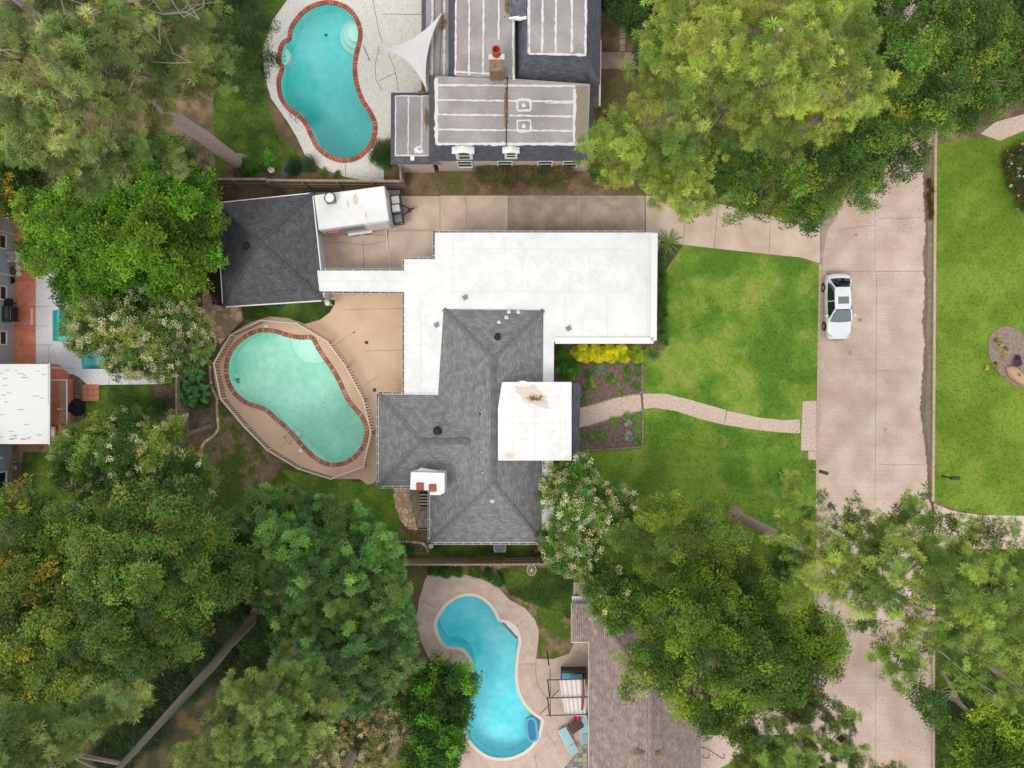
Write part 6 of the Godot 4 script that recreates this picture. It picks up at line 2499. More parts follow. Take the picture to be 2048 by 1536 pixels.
func limbs(o: Node3D, foot: Vector3, top: Vector3, rad: float, ms: Array, bark: Material, sd: int, lean := 0.35):
	var g := RandomNumberGenerator.new()
	g.seed = sd
	var pts := [foot + Vector3.DOWN * 0.15, foot + Vector3.UP * 0.12]
	var rr := [rad * 2.0, rad * 1.5]
	for i in range(1, 9):
		var t := i / 8.0 if i > 1 else 0.03
		var p := foot.lerp(top, t)
		if i > 1 and i < 8:
			p += Vector3(g.randf_range(-1, 1), 0, g.randf_range(-1, 1)) * rad * 0.22
		pts.append(p)
		rr.append(rad * lerpf(1.0, 0.22, pow(t, 1.3)))
	var mb := MB.new()
	mb.tube(pts, rr, 12)
	obj("trunk", mb, bark, o)
	mb = MB.new()
	for q in ms:
		var c: Vector3 = q[0]
		var flat := Vector2(c.x - foot.x, c.z - foot.z).length()
		var h := clampf(c.y - flat * lean - 0.4, foot.y + (top.y - foot.y) * 0.3, top.y * 0.97)
		var t := clampf((h - foot.y) / (top.y - foot.y), 0, 1)
		var s: Vector3 = foot.lerp(top, t)
		var mid := s.lerp(c, 0.5) + Vector3(g.randf_range(-0.3, 0.3), -flat * 0.06 + g.randf_range(-0.2, 0.2), g.randf_range(-0.3, 0.3))
		var b: float = rad * lerpf(0.34, 0.16, t)
		mb.tube([s, mid, c], [b * 0.8, b * 0.5, b * 0.2], 5, false)
		for k in 3:
			var e: Vector3 = c + ball(g) * q[1] * 0.9
			if k == 0:
				e = c + (ball(g).normalized() + Vector3.UP * 0.6).normalized() * q[1] * 1.08
			mb.tube([mid.lerp(c, 0.7), e], [b * 0.35, b * 0.1], 4, false)
	obj("branches", mb, bark, o)

func tree(called: String, label: String, cat: String, base: Array, top_h: float, rad: float, ms: Array, mesh: Mesh, m: Material, per: float, colors: Array, sd: int, opt := {}) -> Node3D:
	var o := thing(called, label, cat, opt.get("group", ""))
	var foot := V(base[0], base[1], 0.0)
	var mean := Vector3.ZERO
	var high := 0.0
	for q in ms:
		mean += q[0] / ms.size()
	for q in ms:
		high = maxf(high, q[0].y)
	top_h = minf(top_h, high - 0.6)
	var top: Vector3 = Vector3(lerpf(foot.x, mean.x, opt.get("follow", 0.6)), top_h, lerpf(foot.z, mean.z, opt.get("follow", 0.6))) + opt.get("tilt", Vector3.ZERO)
	limbs(o, foot, top, rad, ms.slice(0, opt.get("limbs", 9999)), M[opt.get("bark", "bark")], sd, opt.get("lean", 0.35))
	foliage(o, "crown", ms, mesh, m, per, colors, opt.get("flat", 0.85), sd + 1, opt.get("up", 0.3), opt.get("scale", 1.0), opt.get("shell", 0.55), opt.get("bunch", 6), opt.get("spread", 0.3), opt.get("accent", []))
	if opt.has("bloom"):
		var tips := []
		for q in ms:
			tips.append([q[0] + Vector3.UP * 0.12, q[1] * 1.06])
		foliage(o, "blossom", tips, L.petal, M.petal, opt.get("bloom_per", 1.5), opt.bloom, opt.get("flat", 0.85), sd + 2, 0.8, opt.get("bloom_scale", 1.0), 0.9, 4, 0.2)
	return o

func build_trees():
	make_leaves()
	var pine_y := P([138, 156, 60, 152, 168, 72, 104, 128, 50], 1.3)
	var pine_g := P([112, 130, 64, 134, 146, 76, 88, 110, 52], 1.42)
	var pine_d := P([92, 110, 48, 110, 126, 56, 74, 94, 42], 1.8)
	# pines
	var old := tree("pine_tree", "tall pine with bare pinkish branches over the corner board fence", "tree", [480, 330], 27.0, 0.5, masses([-90, -90, 400, -90, 445, 60, 458, 130, 430, 205, 350, 215, 330, 250, 400, 300, 395, 350, 330, 330, 290, 330, 230, 385, 150, 400, 90, 350, 20, 330, -90, 200], 13.5, 24.0, 0.95, 1.15, 21, 0.3), L.pine, M.needle, 3.4, pine_g, 21, {"limbs": 26, "lean": 0.15, "flat": 0.6, "up": 0.5, "bunch": 3, "spread": 0.42})
	var dead := MB.new()
	var g := RandomNumberGenerator.new()
	g.seed = 77
	for q in [[20, 40, 170, 40, 22], [100, 60, 210, 30, 23], [170, 45, 330, 70, 22.5], [225, 10, 420, 40, 22.5], [60, 100, 140, 160, 22], [150, 90, 260, 180, 21.5], [250, 60, 380, 110, 21.5], [40, 130, 10, 110, 23], [180, 110, 230, 170, 21], [300, 45, 400, 20, 22]]:
		var a := V(q[0], q[1], q[4] - 2.0)
		var b := V(q[2], q[3], q[4] + 0.6)
		var pts := []
		var rr := []
		for i in 6:
			var t := i / 5.0
			pts.append(a.lerp(b, t) + Vector3(g.randf_range(-0.3, 0.3), g.randf_range(-0.2, 0.4), g.randf_range(-0.3, 0.3)))
			rr.append(lerpf(0.085, 0.02, t))
		dead.tube(pts, rr, 6)
		for k in 5:
			var s: Vector3 = pts[2 + k % 4]
			var e := s + Vector3(g.randf_range(-1, 1), g.randf_range(0.0, 0.5), g.randf_range(-1, 1)).normalized() * g.randf_range(0.7, 1.5)
			dead.tube([s, s.lerp(e, 0.5) + ball(g) * 0.12, e], [0.03, 0.022, 0.01], 4)
	obj("bare_branches", dead, M.bark_grey, old)
	tree("pine_tree", "yellow green pine rising above the north house driveway", "tree", [1335, 372], 24.0, 0.42, masses([1310, -40, 1760, -60, 1745, 60, 1785, 200, 1730, 235, 1640, 290, 1560, 310, 1500, 280, 1440, 260, 1400, 420, 1330, 430, 1300, 350, 1240, 360, 1175, 320, 1165, 280, 1210, 240, 1250, 200, 1290, 160, 1300, 90], 11.5, 22.0, 0.95, 1.05, 23, 0.45), L.pine, M.needle, 3.6, pine_y, 23, {"limbs": 26, "lean": 0.15, "flat": 0.65, "up": 0.5, "bunch": 3, "spread": 0.42})
	tree("pine_tree", "leaning pine with an open crown spread over the street", "tree", [1470, 1030], 25.0, 0.37, masses([1520, 950, 1570, 920, 1640, 985, 1700, 1000, 1720, 1040, 1800, 1010, 1850, 990, 1860, 1030, 1950, 1030, 2010, 1030, 2100, 1120, 2100, 1350, 1990, 1400, 1960, 1420, 1880, 1350, 1800, 1400, 1760, 1350, 1700, 1260, 1680, 1180, 1620, 1230, 1590, 1180, 1560, 1080], 14.0, 22.0, 0.85, 1.18, 25, 0.1), L.pine, M.needle, 3.2, P([108, 132, 48, 132, 152, 58, 84, 108, 42], 1.5), 25, {"limbs": 16, "follow": 0.4, "lean": 0.15, "flat": 0.6, "up": 0.5, "bunch": 3, "spread": 0.42})
	tree("pine_tree", "lofty pine with a long bare trunk over the oaks", "tree", [515, 1230], 30.0, 0.33, masses([-160, 1420, 30, 1400, 160, 1430, 230, 1370, 270, 1390, 240, 1440, 170, 1490, 120, 1560, -160, 1700], 17.0, 25.0, 0.95, 1.1, 27, 0.3), L.pine, M.needle, 3.4, pine_g, 27, {"limbs": 9, "bark": "bark_grey", "follow": 0.0, "tilt": Vector3(1.5, 0, 0), "lean": 0.1, "flat": 0.6, "up": 0.5, "bunch": 3, "spread": 0.42})
	tree("pine_tree", "dusky pine crown half hiding the long bare trunk", "tree", [650, 1212], 21.0, 0.32, masses([430, 1400, 490, 1345, 570, 1305, 630, 1340, 690, 1400, 670, 1470, 610, 1510, 600, 1600, 340, 1600, 370, 1510, 400, 1450], 12.0, 18.5, 0.9, 1.05, 29, 0.4), L.pine, M.needle, 3.4, pine_d, 29, {"limbs": 14, "lean": 0.15, "flat": 0.65, "up": 0.5, "bunch": 3, "spread": 0.42})
	var bare := thing("pine_tree", "bare leaning pine trunk between cream flowering tree and dark bush", "tree")
	limbs(bare, V(738, 1434, 0.0), V(738, 1434, 0.0) + Vector3(-0.3, 27, 0.6), 0.3, masses([560, 1900, 700, 1850, 780, 1900, 740, 2050, 600, 2050], 18.0, 24.0, 0.9, 1.2, 31, 0.2), M.bark, 31, 0.1)
	foliage(bare, "crown", masses([560, 1900, 700, 1850, 780, 1900, 740, 2050, 600, 2050], 18.0, 24.0, 0.9, 1.2, 31, 0.2), L.pine, M.needle, 3.2, pine_d, 0.6, 33)
	tree("pine_tree", "olive pine boughs above the southern driveway apron", "tree", [1600, 1490], 13.0, 0.2, masses([1480, 1470, 1520, 1440, 1560, 1400, 1620, 1370, 1700, 1400, 1705, 1470, 1730, 1530, 1860, 1540, 1870, 1620, 1470, 1620], 7.0, 11.0, 0.8, 1.1, 35, 0.25), L.pine, M.needle, 3.2, pine_d, 35, {"limbs": 10, "lean": 0.15, "flat": 0.6})
	# broadleaf trees
	var oak := P([70, 100, 36, 88, 116, 40, 104, 130, 46, 56, 84, 34], 1.55)
	var oak_fleck := P([72, 104, 38, 86, 118, 42, 62, 92, 36, 96, 124, 46], 1.5)
	tree("oak_tree", "dark oak with yellow flecks leaning over the driveway mouth", "tree", [1500, 375], 11.5, 0.3, masses([1380, 330, 1450, 250, 1530, 300, 1640, 280, 1760, 190, 1850, 150, 1885, 230, 1850, 300, 1790, 350, 1760, 390, 1700, 425, 1640, 432, 1605, 440, 1592, 468, 1575, 440, 1500, 420, 1440, 395], 6.0, 11.0, 1.15, 1.05, 41, 0.4), L.oak, M.leaf, 7.0, oak_fleck, 41, {"accent": [0.38, P([140, 156, 44, 124, 146, 46], 1.4)]})
	tree("oak_tree", "broad oak crown behind the yellow green pine over the street", "tree", [1612, 262], 14.0, 0.34, masses([1580, 60, 1640, -80, 2000, -80, 2030, 60, 1990, 200, 1930, 270, 1890, 300, 1840, 250, 1760, 200, 1690, 160], 8.0, 12.5, 1.2, 1.05, 43, 0.4), L.oak, M.leaf, 7.0, oak_fleck, 43, {"accent": [0.4, P([140, 156, 44, 124, 146, 46], 1.4)]})
	tree("oak_tree", "dark oak standing on the far side of the street", "tree", [1975, 200], 10.0, 0.3, masses([1960, 60, 2000, -60, 2200, -80, 2260, 120, 2160, 240, 2048, 220, 1985, 215, 1950, 140], 6.0, 9.5, 1.1, 1.05, 45, 0.4), L.oak, M.leaf, 6.5, oak, 45)
	tree("shade_tree", "bright green dense tree between the garage and grey sided house", "tree", [345, 522], 9.5, 0.28, masses([34, 452, 60, 405, 120, 385, 180, 360, 250, 340, 330, 335, 395, 350, 408, 385, 438, 430, 440, 500, 405, 545, 408, 585, 370, 585, 320, 590, 250, 585, 190, 580, 110, 590, 105, 575, 140, 545, 60, 535, 55, 500], 5.0, 9.0, 1.0, 0.95, 47, 0.6), L.bright, M.leaf, 8.0, P([96, 140, 34, 118, 162, 42, 76, 116, 30, 106, 152, 38], 1.3), 47)
	var cream := P([228, 220, 166, 240, 234, 194, 214, 204, 140], 1.15)
	var myr := P([82, 112, 42, 98, 128, 48, 66, 96, 40, 122, 146, 56], 1.5)
	tree("crape_myrtle", "cream flowering tree over the square cornered aqua pool", "tree", [352, 676], 6.6, 0.16, masses([128, 625, 150, 590, 210, 585, 300, 590, 360, 600, 405, 620, 412, 690, 405, 730, 350, 752, 310, 745, 235, 745, 215, 720, 150, 690, 135, 660], 4.2, 6.4, 0.75, 0.95, 49, 0.35), L.myrtle, M.leaf, 9.0, myr, 49, {"bark": "bark_grey", "bloom": cream, "bloom_per": 4.0, "bloom_scale": 1.0})
	tree("crape_myrtle", "cream flowering tree with a crooked pale trunk beside brick edging", "tree", [420, 852], 7.4, 0.17, masses([100, 930, 105, 890, 180, 850, 230, 820, 300, 835, 350, 850, 395, 890, 425, 940, 420, 980, 360, 1000, 280, 990, 190, 1000, 130, 970], 4.6, 7.2, 0.85, 0.95, 51, 0.45), L.myrtle, M.leaf, 9.0, myr, 51, {"bark": "bark_grey", "bloom": cream, "bloom_per": 1.4, "bloom_scale": 1.0, "follow": 0.9})
	tree("crape_myrtle", "cream flowering tree rubbing against the white strip roof", "tree", [1160, 1000], 6.4, 0.16, masses([1085, 960, 1115, 910, 1160, 925, 1200, 965, 1240, 985, 1275, 1020, 1270, 1060, 1220, 1075, 1190, 1110, 1170, 1150, 1130, 1140, 1100, 1110, 1085, 1080, 1105, 1040], 4.0, 6.2, 0.75, 0.92, 53, 0.45), L.myrtle, M.leaf, 9.5, P([88, 124, 44, 104, 142, 50, 70, 102, 40, 84, 138, 60], 1.5), 53, {"bark": "bark_grey", "bloom": cream, "bloom_per": 4.2, "bloom_scale": 1.0})
	tree("crape_myrtle", "sparsely flowering small tree over the corner of the brown roof", "tree", [1212, 1160], 6.0, 0.14, masses([1165, 1160, 1200, 1130, 1260, 1140, 1300, 1190, 1285, 1235, 1240, 1262, 1215, 1255, 1190, 1215], 3.9, 5.8, 0.72, 0.92, 55, 0.4), L.myrtle, M.leaf, 9.0, P([84, 118, 42, 100, 134, 46, 64, 96, 38], 1.5), 55, {"bark": "bark_grey", "bloom": cream, "bloom_per": 0.8, "bloom_scale": 1.2})
	tree("oak_tree", "wide olive oak in the corner beyond the flowering tree", "tree", [375, 1055], 13.0, 0.36, masses([80, 1010, 200, 985, 300, 980, 410, 985, 440, 1060, 485, 1110, 500, 1165, 445, 1230, 370, 1290, 295, 1350, 220, 1375, 150, 1330, 80, 1200], 7.5, 12.5, 1.2, 1.02, 57, 0.4), L.oak, M.leaf, 7.5, P([80, 110, 42, 94, 124, 48, 68, 96, 38], 1.65), 57, {"accent": [0.35, P([120, 134, 52], 1.4)]})
	tree("oak_tree", "yellow tinged oak at the edge of the woodland", "tree", [262, 1130], 13.0, 0.34, masses([-120, 1020, 40, 990, 110, 1010, 150, 1110, 170, 1200, 200, 1290, 190, 1390, 60, 1440, -120, 1450], 7.5, 12.0, 1.2, 1.02, 59, 0.4), L.oak, M.leaf, 7.5, P([84, 110, 40, 100, 124, 44, 72, 96, 36], 1.65), 59, {"accent": [0.35, P([158, 150, 48, 140, 140, 48], 1.4)]})
	tree("camphor_tree", "blue green tree with lime shoot tips behind the plank fence", "tree", [672, 1132], 9.0, 0.26, masses([405, 1070, 460, 1020, 490, 985, 570, 990, 640, 1000, 700, 1010, 745, 1045, 785, 1085, 805, 1140, 800, 1220, 780, 1260, 640, 1260, 570, 1260, 520, 1215, 450, 1130], 5.5, 9.0, 1.05, 1.0, 61, 0.45), L.rosette, M.leaf, 7.5, P([78, 114, 52, 96, 132, 60, 60, 94, 44, 86, 122, 56], 1.65), 61, {"accent": [0.36, P([124, 178, 62, 110, 164, 56], 1.3)]})
	tree("camphor_tree", "blue green tree with slender leaves beside the pink deck", "tree", [748, 1222], 8.0, 0.22, masses([540, 1240, 640, 1215, 760, 1215, 825, 1240, 840, 1320, 815, 1380, 740, 1420, 680, 1440, 620, 1390, 560, 1320], 4.5, 7.5, 0.95, 1.0, 63, 0.45), L.rosette, M.leaf, 7.5, P([78, 112, 58, 94, 128, 70, 62, 94, 50, 84, 118, 60], 1.65), 63, {"accent": [0.38, P([118, 172, 60], 1.3)]})
	tree("ligustrum_tree", "small tree dotted all over with cream blossoms by bare trunk", "tree", [752, 1392], 4.6, 0.12, masses([620, 1500, 650, 1440, 720, 1390, 790, 1360, 830, 1370, 822, 1430, 780, 1480, 760, 1520, 720, 1545, 630, 1570], 2.8, 4.4, 0.62, 0.95, 65, 0.3), L.privet, M.leaf, 9.0, P([78, 92, 48, 92, 104, 54], 1.5), 65, {"bloom": P([232, 214, 150, 240, 226, 172, 214, 186, 118]), "bloom_per": 8.0, "bloom_scale": 0.8})
	tree("laurel_tree", "dense dark glossy tree overhanging the long curvy pool", "tree", [892, 1388], 5.6, 0.18, masses([822, 1340, 880, 1325, 930, 1340, 958, 1385, 930, 1420, 925, 1470, 905, 1530, 900, 1580, 830, 1580, 808, 1500, 815, 1420], 3.2, 5.4, 0.8, 0.85, 67, 0.6), L.bright, M.leaf, 9.0, P([54, 92, 26, 72, 118, 30, 44, 76, 26, 96, 150, 34], 1.4), 67, {"scale": 0.8})
	var oak_l := P([88, 118, 34, 108, 138, 40, 66, 96, 32, 124, 150, 42], 1.35)
	tree("oak_tree", "light olive oak on the front lawn near the leaning pine", "tree", [1345, 1085], 9.5, 0.24, masses([1225, 1060, 1290, 1010, 1370, 995, 1430, 1020, 1470, 1060, 1530, 1100, 1560, 1160, 1500, 1200, 1400, 1170, 1290, 1150, 1240, 1110], 5.5, 8.5, 1.0, 1.1, 69, 0.25), L.fine, M.leaf, 6.0, P([98, 118, 44, 112, 136, 48, 78, 104, 40, 124, 148, 50], 1.5), 69)
	tree("oak_tree", "large light green oak spreading over the brown roof", "tree", [1366, 1195], 12.5, 0.34, masses([1290, 1170, 1390, 1150, 1500, 1170, 1600, 1190, 1680, 1230, 1690, 1290, 1660, 1350, 1640, 1420, 1560, 1430, 1500, 1410, 1460, 1490, 1390, 1450, 1340, 1400, 1310, 1350, 1275, 1360, 1255, 1310, 1290, 1260], 7.0, 12.0, 1.15, 1.0, 71, 0.45), L.oak, M.leaf, 7.0, oak_l, 71)
	tree("shade_tree", "low yellow green tree past the street, south of its bend", "tree", [1905, 1395], 5.4, 0.16, masses([1925, 1450, 1960, 1415, 2010, 1405, 2100, 1430, 2120, 1600, 1920, 1600, 1905, 1510], 3.2, 5.2, 0.85, 1.0, 73, 0.4), L.bright, M.leaf, 7.5, P([96, 126, 38, 122, 148, 44, 76, 106, 36], 1.4), 73, {"limbs": 14, "follow": 0.6})
	tree("shade_tree", "dark slender tree at the kerb under the pine boughs", "tree", [1884, 1345], 6.0, 0.12, masses([1832, 1382, 1865, 1365, 1885, 1392, 1882, 1425, 1855, 1435, 1840, 1415], 4.0, 5.6, 0.7, 0.95, 75, 0.3), L.oak, M.leaf, 7.5, P([62, 96, 34, 78, 112, 40], 1.5), 75, {"limbs": 6, "follow": 0.5})
	tree("shade_tree", "dark small leaved tree between the tall pine and teal pool", "tree", [500, 150], 6.5, 0.16, masses([400, -60, 470, -60, 540, 20, 545, 80, 558, 110, 540, 130, 520, 180, 540, 195, 470, 200, 430, 150, 410, 80], 3.8, 6.2, 0.85, 1.1, 77, 0.3), L.fine, M.leaf, 6.5, P([62, 90, 34, 74, 102, 38, 52, 78, 30], 1.5), 77)
	tree("shade_tree", "dark glossy tree with yellow blossoms at the boundary", "tree", [120, 330], 6.0, 0.16, masses([-80, 230, 20, 220, 70, 280, 90, 360, 60, 410, -80, 430], 3.5, 5.6, 0.85, 1.0, 79, 0.4), L.oak, M.leaf, 7.0, P([56, 82, 30, 70, 98, 32, 80, 106, 34], 1.5), 79, {"bloom": P([210, 176, 30]), "bloom_per": 0.8, "bloom_scale": 1.2})
	tree("shade_tree", "shaded dark tree under the pine behind the corner fence", "tree", [330, 395], 6.0, 0.16, masses([140, 330, 240, 290, 330, 270, 400, 300, 415, 350, 380, 370, 250, 380, 180, 390], 3.0, 5.0, 0.9, 1.0, 81, 0.4), L.oak, M.leaf, 6.5, P([58, 92, 32, 70, 106, 34, 84, 124, 36], 1.5), 81)
	tree("shade_tree", "dark tree shading the bare yard east of the slate skirts", "tree", [1250, 30], 5.0, 0.16, masses([1185, -80, 1340, -80, 1330, 40, 1310, 130, 1290, 150, 1270, 60, 1220, 45, 1195, 20], 2.6, 4.8, 0.85, 1.0, 83, 0.4), L.oak, M.leaf, 6.5, P([50, 80, 32, 62, 94, 36, 44, 72, 30], 1.5), 83)
	print("leaf clumps ", total_leaves)

# ------------------------------------------------------------------ shrubs, beds and leaf litter
func shrub(called: String, label: String, cat: String, px: float, py: float, rad: float, h: float, mesh: Mesh, per: float, colors: Array, group := "", bloom := [], bloom_per := 1.0, scale := 0.7):
	var o := thing(called, label, cat, group, V(px, py, 0.0))
	var g := RandomNumberGenerator.new()
	g.seed = int(px * 7 + py)
	var ms := []
	var n := maxi(4, int(rad * rad * 14.0))
	for i in n:
		var t := i * 2.4
		var d := sqrt((i + 0.3) / n) * rad * 0.72
		ms.append([Vector3(cos(t) * d, h * lerpf(0.72, 0.5, d / rad) + g.randf_range(-0.1, 0.1) * h, sin(t) * d), maxf(minf(rad * 0.55, 0.5), 0.1)])
	var mb := MB.new()
	for i in mini(ms.size(), 6):
		mb.tube([Vector3(cos(i * 1.7) * 0.04, -0.02, sin(i * 1.7) * 0.04), ms[i][0]], [0.03 * maxf(rad, 0.5), 0.012], 5, false)
	obj("stems", mb, M.bark_grey, o)
	foliage(o, "leaves", ms, mesh, M.leaf, per, colors, minf(1.0, h / rad * 0.8), g.seed, 0.5, scale, 0.4)
	if bloom.size():
		foliage(o, "flowers", ms, L.flower, M.petal, bloom_per, bloom, minf(1.0, h / rad * 0.9), g.seed + 3, 0.9, 1.3, 0.92)
	return o

func blades(called: String, label: String, cat: String, px: float, py: float, n: int, l: float, w: float, spread: float, c: Color, group := "", base_h := 0.0):
	var o := thing(called, label, cat, group, V(px, py, base_h))
	var g := RandomNumberGenerator.new()
	g.seed = int(px * 3 + py * 5)
	var mm := mat("blade_%d_%d" % [int(px), int(py)], c, 0.6)
	mm.cull_mode = BaseMaterial3D.CULL_DISABLED
	for i in n:
		var mb := MB.new()
		var t := i * 2.399 + g.randf_range(-0.2, 0.2)
		var up := lerpf(1.2, 0.25, float(i) / n) / spread
		var d := Vector3(cos(t), up, sin(t)).normalized()
		var side := d.cross(Vector3.UP).normalized()
		var ll := l * g.randf_range(0.75, 1.1)
		var p0 := d * 0.02
		var p1 := d * ll * 0.45
		var p2 := d * ll * 0.8 + Vector3.DOWN * ll * 0.1
		var p3 := d * ll + Vector3.DOWN * ll * 0.24
		p3.y = maxf(p3.y, 0.01)
		mb.quad(p0 - side * w * 0.3, p0 + side * w * 0.3, p1 + side * w * 0.5, p1 - side * w * 0.5)
		mb.quad(p1 - side * w * 0.5, p1 + side * w * 0.5, p2 + side * w * 0.35, p2 - side * w * 0.35)
		mb.tri(p2 - side * w * 0.35, p2 + side * w * 0.35, p3)
		obj("leaf", mb, mm, o)
	return o

func banana(px: float, py: float, sd: int, label: String):
	var o := thing("banana_plant", label, "plant", "banana plants by the picket fence", V(px, py, 0.0))
	var g := RandomNumberGenerator.new()
	g.seed = sd
	var mb := MB.new()
	mb.tube([Vector3.ZERO, Vector3(0, 0.9, 0)], [0.09, 0.06], 8)
	obj("stem", mb, M.fence_old, o)
	for i in 7:
		mb = MB.new()
		var t := TAU * i / 7 + g.randf_range(-0.3, 0.3)
		var d := Vector3(cos(t), 0, sin(t))
		var side := Vector3(-sin(t), 0, cos(t))
		var l := g.randf_range(0.8, 1.25)
		var w := g.randf_range(0.3, 0.4)
		for k in 7:
			var c := []
			for q in [k, k + 1]:
				var u: float = q / 7.0
				var p := Vector3(0, 0.85, 0) + d * l * u + Vector3.UP * (0.75 * sin(u * 2.2) - 0.45 * u * u)
				var ww := w * sin(PI * clampf(u * 0.93 + 0.07, 0, 1)) * 0.5 + 0.015
				c.append([p, ww])
			var fold := Vector3.UP * 0.05
			mb.face([c[0][0], c[1][0], c[1][0] + side * c[1][1] + fold, c[0][0] + side * c[0][1] + fold], d)
			mb.face([c[0][0], c[1][0], c[1][0] - side * c[1][1] + fold, c[0][0] - side * c[0][1] + fold], d)
		obj("leaf", mb, M.banana, o)

func build_plants():
	var bm := mat("banana", ph(56, 104, 48, 1.3), 0.4, 0.5)
	bm.backlight_enabled = true
	bm.backlight = Color(0.2, 0.35, 0.12)
	var green := P([80, 128, 40, 96, 146, 46, 66, 108, 36], 1.35)
	var lime := P([212, 206, 26, 228, 222, 32, 186, 192, 28], 1.4)
	# yellow row by the garage wing
	for k in 4:
		shrub("yellow_shrub", "golden yellow shrub in the clipped row beside the garage wing", "shrub", 1163 + k * 26.0, 707, 0.64, 0.85, L.rosette, 70.0, lime, "golden shrubs in a row", [], 1.0, 0.62)
	shrub("yellow_shrub", "greener end shrub of the golden row by the garage wing", "shrub", 1267, 707, 0.64, 0.85, L.rosette, 70.0, P([160, 176, 30, 184, 196, 34, 130, 156, 30], 1.2), "", [], 1.0, 0.62)
	blades("yucca", "grey green yucca rosette in the dark mulch bed", "plant", 1201, 738, 34, 0.62, 0.05, 1.5, ph(112, 132, 104, 1.2), "", 0.03)
	blades("yucca", "dark spiky grass plant at the garage corner", "plant", 1306, 708, 44, 0.7, 0.03, 1.6, ph(70, 92, 58, 1.3))
	for s in [[1276, 728], [1276, 746], [1272, 772]]:
		blades("lily_clump", "dark strappy lily clump along the yellow shrub bed edge", "plant", s[0], s[1], 40, 0.46, 0.04, 1.2, ph(64, 102, 40, 1.5), "lilies on the yellow shrub bed edge", 0.03)
	for s in [[1228, 842], [1207, 870], [1187, 870], [1161, 874], [1275, 834], [1274, 858]]:
		blades("lily_clump", "strappy green lily clump in the narrow silver shrub bed", "plant", s[0], s[1], 44, 0.5, 0.04, 1.2, ph(84, 124, 44, 1.6), "lilies in the silver shrub bed", 0.03)
	for s in [[1180, 720, 0.18], [1178, 748, 0.26], [1182, 766, 0.24], [1213, 755, 0.2], [1253, 742, 0.24], [1254, 759, 0.2], [1240, 786, 0.16], [1170, 776, 0.14], [1168, 798, 0.18], [1228, 724, 0.16], [1252, 832, 0.24], [1276, 881, 0.22], [1222, 757, 0.2], [1230, 766, 0.14]]:
		shrub("perennial", "small bright green perennial in the mulch by the front walk", "plant", s[0], s[1], s[2] * 1.35, s[2] * 1.2, L.privet, 60.0, P([104, 160, 50, 126, 180, 60, 84, 136, 44], 1.45), "small perennials in the front beds", [], 1.0, 0.42)
	for s in [[1255, 846, 0.28], [1256, 872, 0.34]]:
		shrub("silver_shrub", "silvery leaved shrub in the narrow bed south of the walk", "shrub", s[0], s[1], s[2], 0.32, L.rosette, 40.0, P([164, 180, 158, 186, 200, 176, 140, 158, 140], 1.2), "silvery shrubs", [], 1.0, 0.5)
	for s in [[1122, 705, 0.42], [1136, 722, 0.45], [1121, 735, 0.4], [1138, 748, 0.34], [1147, 700, 0.3], [1150, 735, 0.3], [1131, 758, 0.32]]:
		shrub("ground_cover", "leafy green plant crowding the wall side of the yellow shrub bed", "plant", s[0], s[1], s[2] * 1.3, 0.4, L.privet, 50.0, P([92, 150, 48, 108, 166, 54, 76, 128, 42], 1.5), "leafy plants at the house wall", [], 1.0, 0.55)
	for k in 6:
		shrub("hedge_shrub", "dark green clipped shrub along the east wall of the garage wing", "shrub", 1321, 552 + k * 24, 0.42, 0.7, L.privet, 26.0, P([64, 108, 32, 80, 128, 38, 52, 92, 30], 1.3), "low hedge by the garage wing", [], 1.0, 0.7)
	blades("cycad", "spiky palm beside the north corner of the garage wing", "plant", 1336, 486, 34, 1.15, 0.09, 1.3, ph(96, 124, 56, 1.3))
	blades("cycad", "dark fan palm in the small bed under the plank fence", "plant", 812, 1098, 40, 0.95, 0.08, 1.3, ph(48, 88, 40, 1.3))
	for s in [[1265, 680, 0.4], [1322, 520, 0.35]]:
		shrub("hedge_shrub", "loose green shrub at a corner of the garage wing", "shrub", s[0] + 60 if s[0] < 1300 else s[0], s[1], s[2], 0.6, L.privet, 26.0, green, "loose shrubs at the garage wing corners", [], 1.0, 0.7)
	# shrubs along the north house
	for s in [[975, 350, 0.95], [1010, 354, 1.0], [1046, 350, 1.0], [1084, 354, 0.95], [1118, 350, 0.9]]:
		shrub("old_shrub", "brownish green shrub in the row along the brick wall", "shrub", s[0], s[1], s[2], 1.5, L.fine, 16.0, P([92, 88, 54, 110, 100, 60, 76, 80, 46], 1.8), "old shrubs along the brick wall", [], 1.0, 0.7)
	shrub("cedar_shrub", "dark green dense conical shrub beside the tarred annex", "shrub", 775, 322, 0.95, 2.4, L.fine, 16.0, P([52, 78, 28, 64, 92, 30], 1.35))
	shrub("leafy_shrub", "fresh green shrub near the corner of the brick house", "shrub", 1196, 352, 0.6, 1.0, L.bright, 16.0, P([62, 112, 40, 76, 130, 46], 1.35))
	shrub("leafy_shrub", "bright green plant growing in the white planter", "shrub", 541, 322, 0.5, 0.8, L.bright, 16.0, P([84, 150, 48, 100, 168, 54], 1.3))
	shrub("leafy_shrub", "green shrub at the foot of the tall corner pine", "shrub", 500, 340, 0.75, 0.8, L.bright, 14.0, P([66, 118, 42, 84, 136, 48], 1.3))
	shrub("leafy_shrub", "grey green bush between pond and pebble deck", "shrub", 622, 332, 0.55, 0.7, L.fine, 16.0, P([80, 96, 62, 92, 110, 68], 1.3))
	shrub("leafy_shrub", "low water plants crowding the dark pond", "plant", 586, 336, 0.55, 0.35, L.fine, 22.0, P([48, 76, 40, 58, 90, 44], 1.3))
	for s in [[650, 344], [676, 350]]:
		shrub("perennial", "lime green perennial under the pebble deck curve", "plant", s[0], s[1], 0.3, 0.25, L.privet, 40.0, P([110, 156, 44], 1.3), "lime perennials by the pebble deck", [], 1.0, 0.5)
